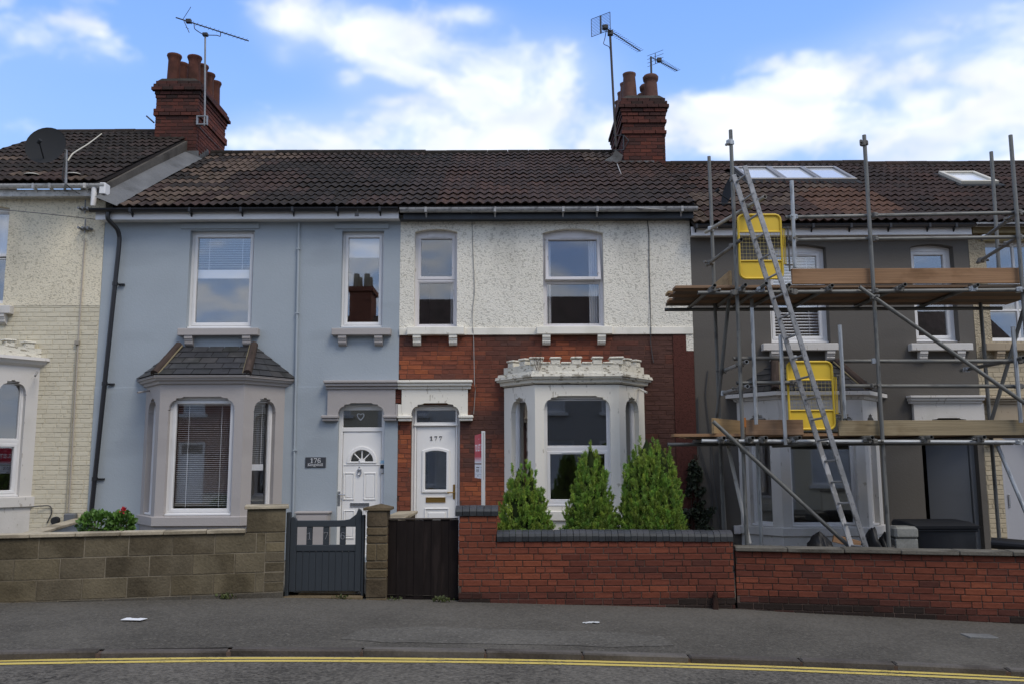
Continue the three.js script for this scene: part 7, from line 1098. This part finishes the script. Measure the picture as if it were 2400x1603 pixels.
// ================================================================= estate agent's board
{
  const z = 2.5, x0 = P(1128, 1100, z).x, x1 = P(1137, 1100, z).x, y1 = P(1132, 1010, z).y, xm = (x0 + x1) / 2, t = thing('sale_board', 'red and white estate agent board on a white post behind the brick pier', 'sign', [xm, gy(xm), z]);
  part(t, 'post', bbox(x0, x1, gy(xm), y1, z - 0.04, z + 0.02, 0.004), M([0.66, 0.66, 0.66], 0.6, { map: T.paint })); part(t, 'groove', box(xm + 0.002, xm + 0.008, P(1132, 1124, z).y, y1 - 0.02, z + 0.0205, z + 0.022), mats.cableGrey);
  const cv = document.createElement('canvas'); cv.width = 512; cv.height = 512; const c = cv.getContext('2d'); c.fillStyle = '#f2f2f4'; c.fillRect(0, 0, 512, 512); c.fillStyle = '#d0163c'; c.fillRect(0, 0, 512, 395); for (let i = 0; i < 12; i++) { c.fillRect(0, 395 + i * 8, 512, 7 - i * 0.55); } c.fillStyle = '#ffffff'; c.font = 'bold 30px sans-serif'; c.textAlign = 'center'; c.fillRect(330, 80, 60, 9); c.font = 'bold 170px sans-serif'; c.fillText('TO LET', 256, 300, 440);
  const c2 = document.createElement('canvas'); c2.width = 512; c2.height = 256; const d = c2.getContext('2d'); d.fillStyle = '#f4f4f6'; d.fillRect(0, 0, 512, 256); d.fillStyle = '#2b2b33'; d.textAlign = 'center'; d.font = 'bold 38px sans-serif'; d.fillRect(130, 48, 260, 18); for (let k = 0; k < 7; k++) d.fillRect(128 + k * 38, 84 + (k % 2) * 5, 22, 62 - (k % 3) * 9); d.fillRect(0, 180, 512, 4); d.fillRect(230, 204, 90, 18);
  const mk = (cc) => { const tt = new THREE.CanvasTexture(cc); tt.colorSpace = THREE.SRGBColorSpace; return new THREE.MeshStandardMaterial({ map: tt, roughness: 0.45 }); };
  const board = (vt, vb, w, cc, th, name) => { const ya = P(1120, vt, z).y, yb = P(1120, vb, z).y, g = new THREE.BoxGeometry(w, ya - yb, th), b = new THREE.Mesh(g, mk(cc)); b.name = name; const dir = V3(-0.165, 0, -0.98).normalize(); b.position.set(x0 - 0.004 + dir.x * w / 2 - t.position.x, (ya + yb) / 2 - t.position.y, z + dir.z * w / 2 - t.position.z); b.rotation.y = Math.atan2(dir.z, -dir.x) ; t.add(b); return b; };
  const B1 = board(1016, 1085, 0.62, cv, 0.012, 'board'), B2 = board(1088, 1121, 0.62, c2, 0.010, 'board_slip');
}

// ================================================================= things in the front yard of the grey house
{
  const z = 2.2, q = R(2148, 1222, 2290, 1330, z), by = gy(6) - 0.02, G = thing('wheelie_bin', 'black wheeled refuse bin with its lid shut beside the half-open door', 'bin', [(q.x0 + q.x1) / 2, by, z - 0.3]);
  const w = q.x1 - q.x0, cx = (q.x0 + q.x1) / 2, top = P(2220, 1238, z).y; part(G, 'bin_body', (() => { const g = new THREE.CylinderGeometry(0.707 * w * 0.98, 0.707 * w * 0.8, top - by - 0.08, 4, 1); g.rotateY(Math.PI / 4); g.scale(1, 1, 0.85); g.translate(cx, (top + by) / 2 + 0.04, z - 0.3); return uvBox(g.toNonIndexed()); })(), mats.bin); part(G, 'bin_rim', bbox(cx - w / 2 - 0.025, cx + w / 2 + 0.025, top - 0.04, top, z - 0.68, z + 0.05, 0.01), mats.bin);
  const lidP = [[-0.36, 0], [0.38, 0], [0.39, 0.035], [0.1, 0.075], [-0.3, 0.085], [-0.38, 0.045]]; part(G, 'bin_lid', ext(lidP.map(([a, b]) => [a, b + top + 0.002]), null, -w / 2 - 0.03, w / 2 + 0.03, 0.012).applyMatrix4(new THREE.Matrix4().makeBasis(V3(0, 0, 1), V3(0, 1, 0), V3(1, 0, 0)).setPosition(cx, 0, z - 0.3)), mats.bin); part(G, 'bin_handle', rod(V3(cx - w / 2, top + 0.03, z - 0.7), V3(cx + w / 2, top + 0.03, z - 0.7), 0.018, 8), mats.bin); for (const s of [-1, 1]) part(G, 'wheel', (() => { const g = new THREE.CylinderGeometry(0.1, 0.1, 0.05, 16); g.rotateZ(Math.PI / 2); g.translate(cx + s * w * 0.42, by + 0.1, z - 0.62); return g; })(), mats.bin);
  const b = R(2103, 1234, 2156, 1330, 2.3), bb = thing('utility_box', 'weathered grey utility box standing next to the black bin', 'box', [(b.x0 + b.x1) / 2, gy(5), 2.2]); part(bb, 'box_body', bbox(b.x0, b.x1, gy(5), P(2130, 1263, 2.3).y, 2.0, 2.28, 0.01), mats.meter); part(bb, 'box_cover', bbox(b.x0 - 0.01, b.x1 + 0.01, P(2130, 1262.6, 2.3).y, b.y1, 1.98, 2.3, 0.03), mats.meter);
  const bag = (u0, u1, v, seed, label) => { const q2 = R(u0, v, u1, v + 60, 2.3), r = rng(seed), g = new THREE.SphereGeometry(1, 40, 28), p = g.attributes.position, w2 = (q2.x1 - q2.x0) / 2, h = (q2.y1 - gy(4)) / 2; for (let i = 0; i < p.count; i++) { const x = p.getX(i), y = p.getY(i), zz = p.getZ(i), k = 0.8 + 0.45 * fbm(x * 2.4 + seed, y * 2.4 + zz * 2.1, seed, 4) + (y > 0.85 ? 0.25 * (y - 0.85) / 0.15 : 0); const cr = 1 + 0.12 * (fbm(x * 5 + y * 3 + seed, zz * 5, seed + 50, 3) - 0.5) * 2; p.setXYZ(i, x * k * w2 * cr, y * k * h * cr * 0.85, zz * k * 0.28 * cr); } g.translate((q2.x0 + q2.x1) / 2, gy(4) + h, 2.2); g.computeVertexNormals(); single('rubbish_bag', uvBox(g), mats.bag, label, 'rubbish bag', 'black rubbish bags in the yard'); };
  bag(1895, 1965, 1254, 1, 'flat black rubbish bag left of the ladder foot'); bag(2026, 2078, 1246, 2, 'bulging black rubbish bag right of the ladder foot'); bag(2060, 2108, 1260, 3, 'low black rubbish bag against the grey utility box');
  const pk = P(1985, 1265, 2.5); single('timber_offcut', (() => { const g = bevelBox(0.36, 0.1, 0.04, 0.004); g.rotateZ(-0.25); g.translate(pk.x, pk.y - 0.02, 2.5); return uvBox(g); })(), mats.plank[0], 'short timber offcut lying behind the wall at the ladder foot', 'timber');
  single('black_pipe', pipe(P(2325, 1272, 2.2), P(2480, 1285, 2.6), 0.075, 0.01, 16), mats.bag, 'thick black pipe lying behind the wall near the last standard', 'pipe');
  const wb = P(1705, 1240, 1.2); single('junction_box', bbox(P(1731, 1240, 0.1).x - 0.05, P(1731, 1240, 0.1).x + 0.05, P(1731, 1252, 0.1).y, P(1731, 1232, 0.1).y, 0.004, 0.06, 0.008), mats.upvcOld, 'small white junction box at the foot of the grey wall', 'box');
}
// ================================================================= bits on the pavement
{
  const a = onPave(310, 1454), g1 = ext([[-0.10, -0.06], [0.10, -0.06], [0.13, 0.05], [0.05, 0.065], [0.04, 0.04], [-0.03, 0.045], [-0.05, 0.07], [-0.09, 0.06]], null, 0, 0.004); g1.rotateX(-Math.PI / 2); g1.rotateZ(-0.0285); g1.translate(a.x, a.y + 0.012, a.z); single('litter_paper', uvBox(g1), mats.paper, 'crumpled white paper lying on the pavement before the block wall', 'litter');
  const b = onPave(1385, 1461), r = rng(12), gs = []; for (let i = 0; i < 10; i++) { const q = bevelBox(0.012 + r() * 0.02, 0.004, 0.05 + r() * 0.05, 0.001); q.rotateY(-0.3 + r() * 0.3); q.translate(b.x - 0.08 + i * 0.018, b.y + 0.011 + i * 0.0002, b.z + (r() - 0.5) * 0.03); gs.push(q); } const pm = structure('pavement_marking', merge(gs), mats.paintWhite, 'small sprayed white mark on the pavement');
  const c = onPave(2297, 1492), g3 = bevelBox(0.30, 0.02, 0.2, 0.004); g3.rotateZ(-0.0285); g3.translate(c.x, c.y + 0.004, c.z); single('access_cover', uvBox(g3), M([0.19, 0.19, 0.185], 0.7, { map: T.conc }), 'pale rectangular access cover set in the pavement before the right brick wall', 'access cover');
  for (const [u, v, l] of [[133, 1538, 'tiny white scrap in the gutter of the road left of the paper'], [532, 1531, 'small orange and white scrap lying at the kerb below the gate']]) { const q = onPave(u, v, -0.1); single('litter_scrap', (() => { const g = bevelBox(0.07, 0.012, 0.03, 0.003); g.translate(q.x, roadY(q.x, q.z) + 0.007, q.z); return g; })(), u < 300 ? mats.paper : M([0.6, 0.35, 0.2], 0.8), l, 'litter'); }
}
{ // old trench repair in the pavement, a little paler than the rest
  const up = [[800, 1496], [845, 1474], [1000, 1468], [1150, 1474], [1300, 1478], [1450, 1482], [1560, 1492], [1580, 1512]].map(([u, v]) => onPave(u, v)), lo = [[800, 1498], [900, 1506], [1100, 1509], [1300, 1512], [1430, 1517], [1580, 1514]].map(([u, v]) => onPave(u, v));
  const f = (w, x) => { for (let q = 0; q < w.length - 1; q++) if (x <= w[q + 1].x) return lerp(w[q].z, w[q + 1].z, clamp((x - w[q].x) / (w[q + 1].x - w[q].x))); return w[w.length - 1].z; }, A = [], xa = up[0].x, xb = up[up.length - 1].x, n = 60;
  for (let i = 0; i <= n; i++) { const x = lerp(xa, xb, i / n), z0 = f(up, x) + 0.02 * fbm(i * 0.7, 1, 31, 3), z1 = Math.max(z0 + 0.004, f(lo, x) + 0.03 * (fbm(i * 0.7, 5, 33, 3) - 0.5)), row = []; for (let k = 0; k <= 6; k++) { const z = lerp(z0, z1, k / 6); row.push([x, pvY(x, z) + bumpy(x, z) + 0.004, z]); } A.push(row); }
  const pos = [], idx = []; A.forEach(q => q.forEach(v => pos.push(...v))); for (let i = 0; i < n; i++) for (let k = 0; k < 6; k++) { const a = i * 7 + k; idx.push(a, a + 1, a + 7, a + 1, a + 8, a + 7); } const g = new THREE.BufferGeometry(); g.setAttribute('position', new THREE.Float32BufferAttribute(pos, 3)); g.setIndex(idx); g.computeVertexNormals(); structure('pavement_patch', uvBox(g), mats.paveLight, 'paler trench repair in the asphalt pavement');
}
// ================================================================= the terrace across the road (seen mirrored in the panes)
{
  const zf = 18.2, r = rng(500), cols = ['oppWhite', 'oppBrick', 'oppCream', 'oppWhite', 'oppGrey', 'oppWhite', 'oppCream', 'oppCream'], names = ['white rendered', 'red brick', 'cream rendered', 'white rendered', 'grey rendered', 'white rendered', 'cream rendered', 'cream rendered'], ridges = [7.5, 7.0, 7.9, 8.6, 8.7, 8.6, 8.2, 8.0];
  for (let i = 0; i < 8; i++) {
    const x0 = -20 + i * 5, x1 = x0 + 4.99, e = 5.5 - i * 0.1, rg = ridges[i], m = mats[cols[i]], H = thing('terraced_house', `${names[i]} terraced house across the road, ${['first', 'second', 'third', 'fourth', 'fifth', 'sixth', 'seventh', 'eighth'][i]} down the hill`, 'house', [(x0 + x1) / 2, 0, zf + 3]);
    const wins = [{ x0: x0 + 0.9, x1: x0 + 1.9, y0: 3.5, y1: 4.9 }, { x0: x0 + 3.2, x1: x0 + 4.0, y0: 3.5, y1: 4.9 }, { x0: x0 + 0.6, x1: x0 + 2.2, y0: 0.9, y1: 2.5 }], d = { x0: x0 + 3.1, x1: x0 + 4.05, y0: 0.25, y1: 2.5 };
    part(H, 'wall', ext([[x0, -0.8], [x1, -0.8], [x1, e], [x0, e]], [...wins, d].map(rectP), zf, zf + 0.25), m); part(H, 'side_wall', merge([box(x0, x0 + 0.1, -0.8, e, zf + 0.25, zf + 8), box(x1 - 0.1, x1, -0.8, e, zf + 0.25, zf + 8), box(x0, x1, -0.8, e, zf + 8, zf + 8.1)]), m); part(H, 'room_floor', box(x0 + 0.1, x1 - 0.1, 2.8, 3.0, zf + 0.25, zf + 8), mats.inner);
    part(H, 'roof', ext([[zf - 0.3, e - 0.05], [zf - 0.3, e + 0.05], [zf + 4, rg], [zf + 8.3, e + 0.05], [zf + 8.3, e - 0.05], [zf + 4, rg - 0.1]], null, 0, x1 - x0).applyMatrix4(new THREE.Matrix4().makeBasis(V3(0, 0, 1), V3(0, 1, 0), V3(1, 0, 0)).setPosition(x0, 0, 0)), mats.oppRoof);
    for (const w of wins) { const f = part(H, 'window', ring(w, 0.07, zf + 0.06, zf + 0.13, 0.006), mats.upvc); sub(f, 'pane', box(w.x0 + 0.06, w.x1 - 0.06, w.y0 + 0.06, w.y1 - 0.06, zf + 0.09, zf + 0.1), velux); sub(f, 'window_sill', bbox(w.x0 - 0.1, w.x1 + 0.1, w.y0 - 0.12, w.y0 - 0.001, zf - 0.1, zf + 0.06, 0.008), mats.oppWhite); }
    part(H, 'door', merge([ring({ ...d }, 0.06, zf + 0.04, zf + 0.12, 0.006), bbox(d.x0 + 0.065, d.x1 - 0.065, d.y0 + 0.06, 2.05, zf + 0.06, zf + 0.1, 0.006), ring({ x0: d.x0 + 0.06, x1: d.x1 - 0.06, y0: 2.06, y1: d.y1 - 0.06 }, 0.03, zf + 0.05, zf + 0.1, 0.004)]), mats.door);
    part(H, 'gutter', box(x0, x1, e - 0.12, e - 0.02, zf - 0.35, zf - 0.25), mats.gutterWhite);
    if (i % 2 === 0) { const cx = x1 - 0.4 - (i === 2 ? 0.9 : 0); const c = part(H, 'chimney', merge([box(cx - 0.45, cx + 0.45, rg - 1, rg + 0.9, zf + 3.2, zf + 4.6), box(cx - 0.53, cx + 0.53, rg + 0.9, rg + 1.1, zf + 3.1, zf + 4.7)]), mats.oppBrick); for (const [a, b] of [[-0.22, 3.5], [0.22, 3.5], [-0.22, 4.2], [0.22, 4.2]]) sub(c, 'chimney_pot', (() => { const g = new THREE.CylinderGeometry(0.12, 0.15, 0.6, 12); g.translate(cx + a, rg + 1.4, zf + b); return g; })(), mats.coping); }
    const gw = thing('garden_wall', `low garden wall before the ${names[i]} house across the road, ${['first', 'second', 'third', 'fourth', 'fifth', 'sixth', 'seventh', 'eighth'][i]} down the hill`, 'wall', [(x0 + x1) / 2, 0, 15.6]); part(gw, 'wall_body', box(x0, x1 - 1.2, -0.5, 0.75, 15.5, 15.7), m); part(gw, 'coping', bbox(x0, x1 - 1.2, 0.751, 0.81, 15.46, 15.74, 0.01), mats.copingGrey);
  }
  structure('front_garden', box(-20, 20, -0.6, 0.05, 15.75, 18.15), mats.copingGrey, 'paved gardens across the road');
}
scene.traverse(o => { if (o.isMesh) { o.castShadow = true; o.receiveShadow = true; } });
renderer.render(scene, camera);
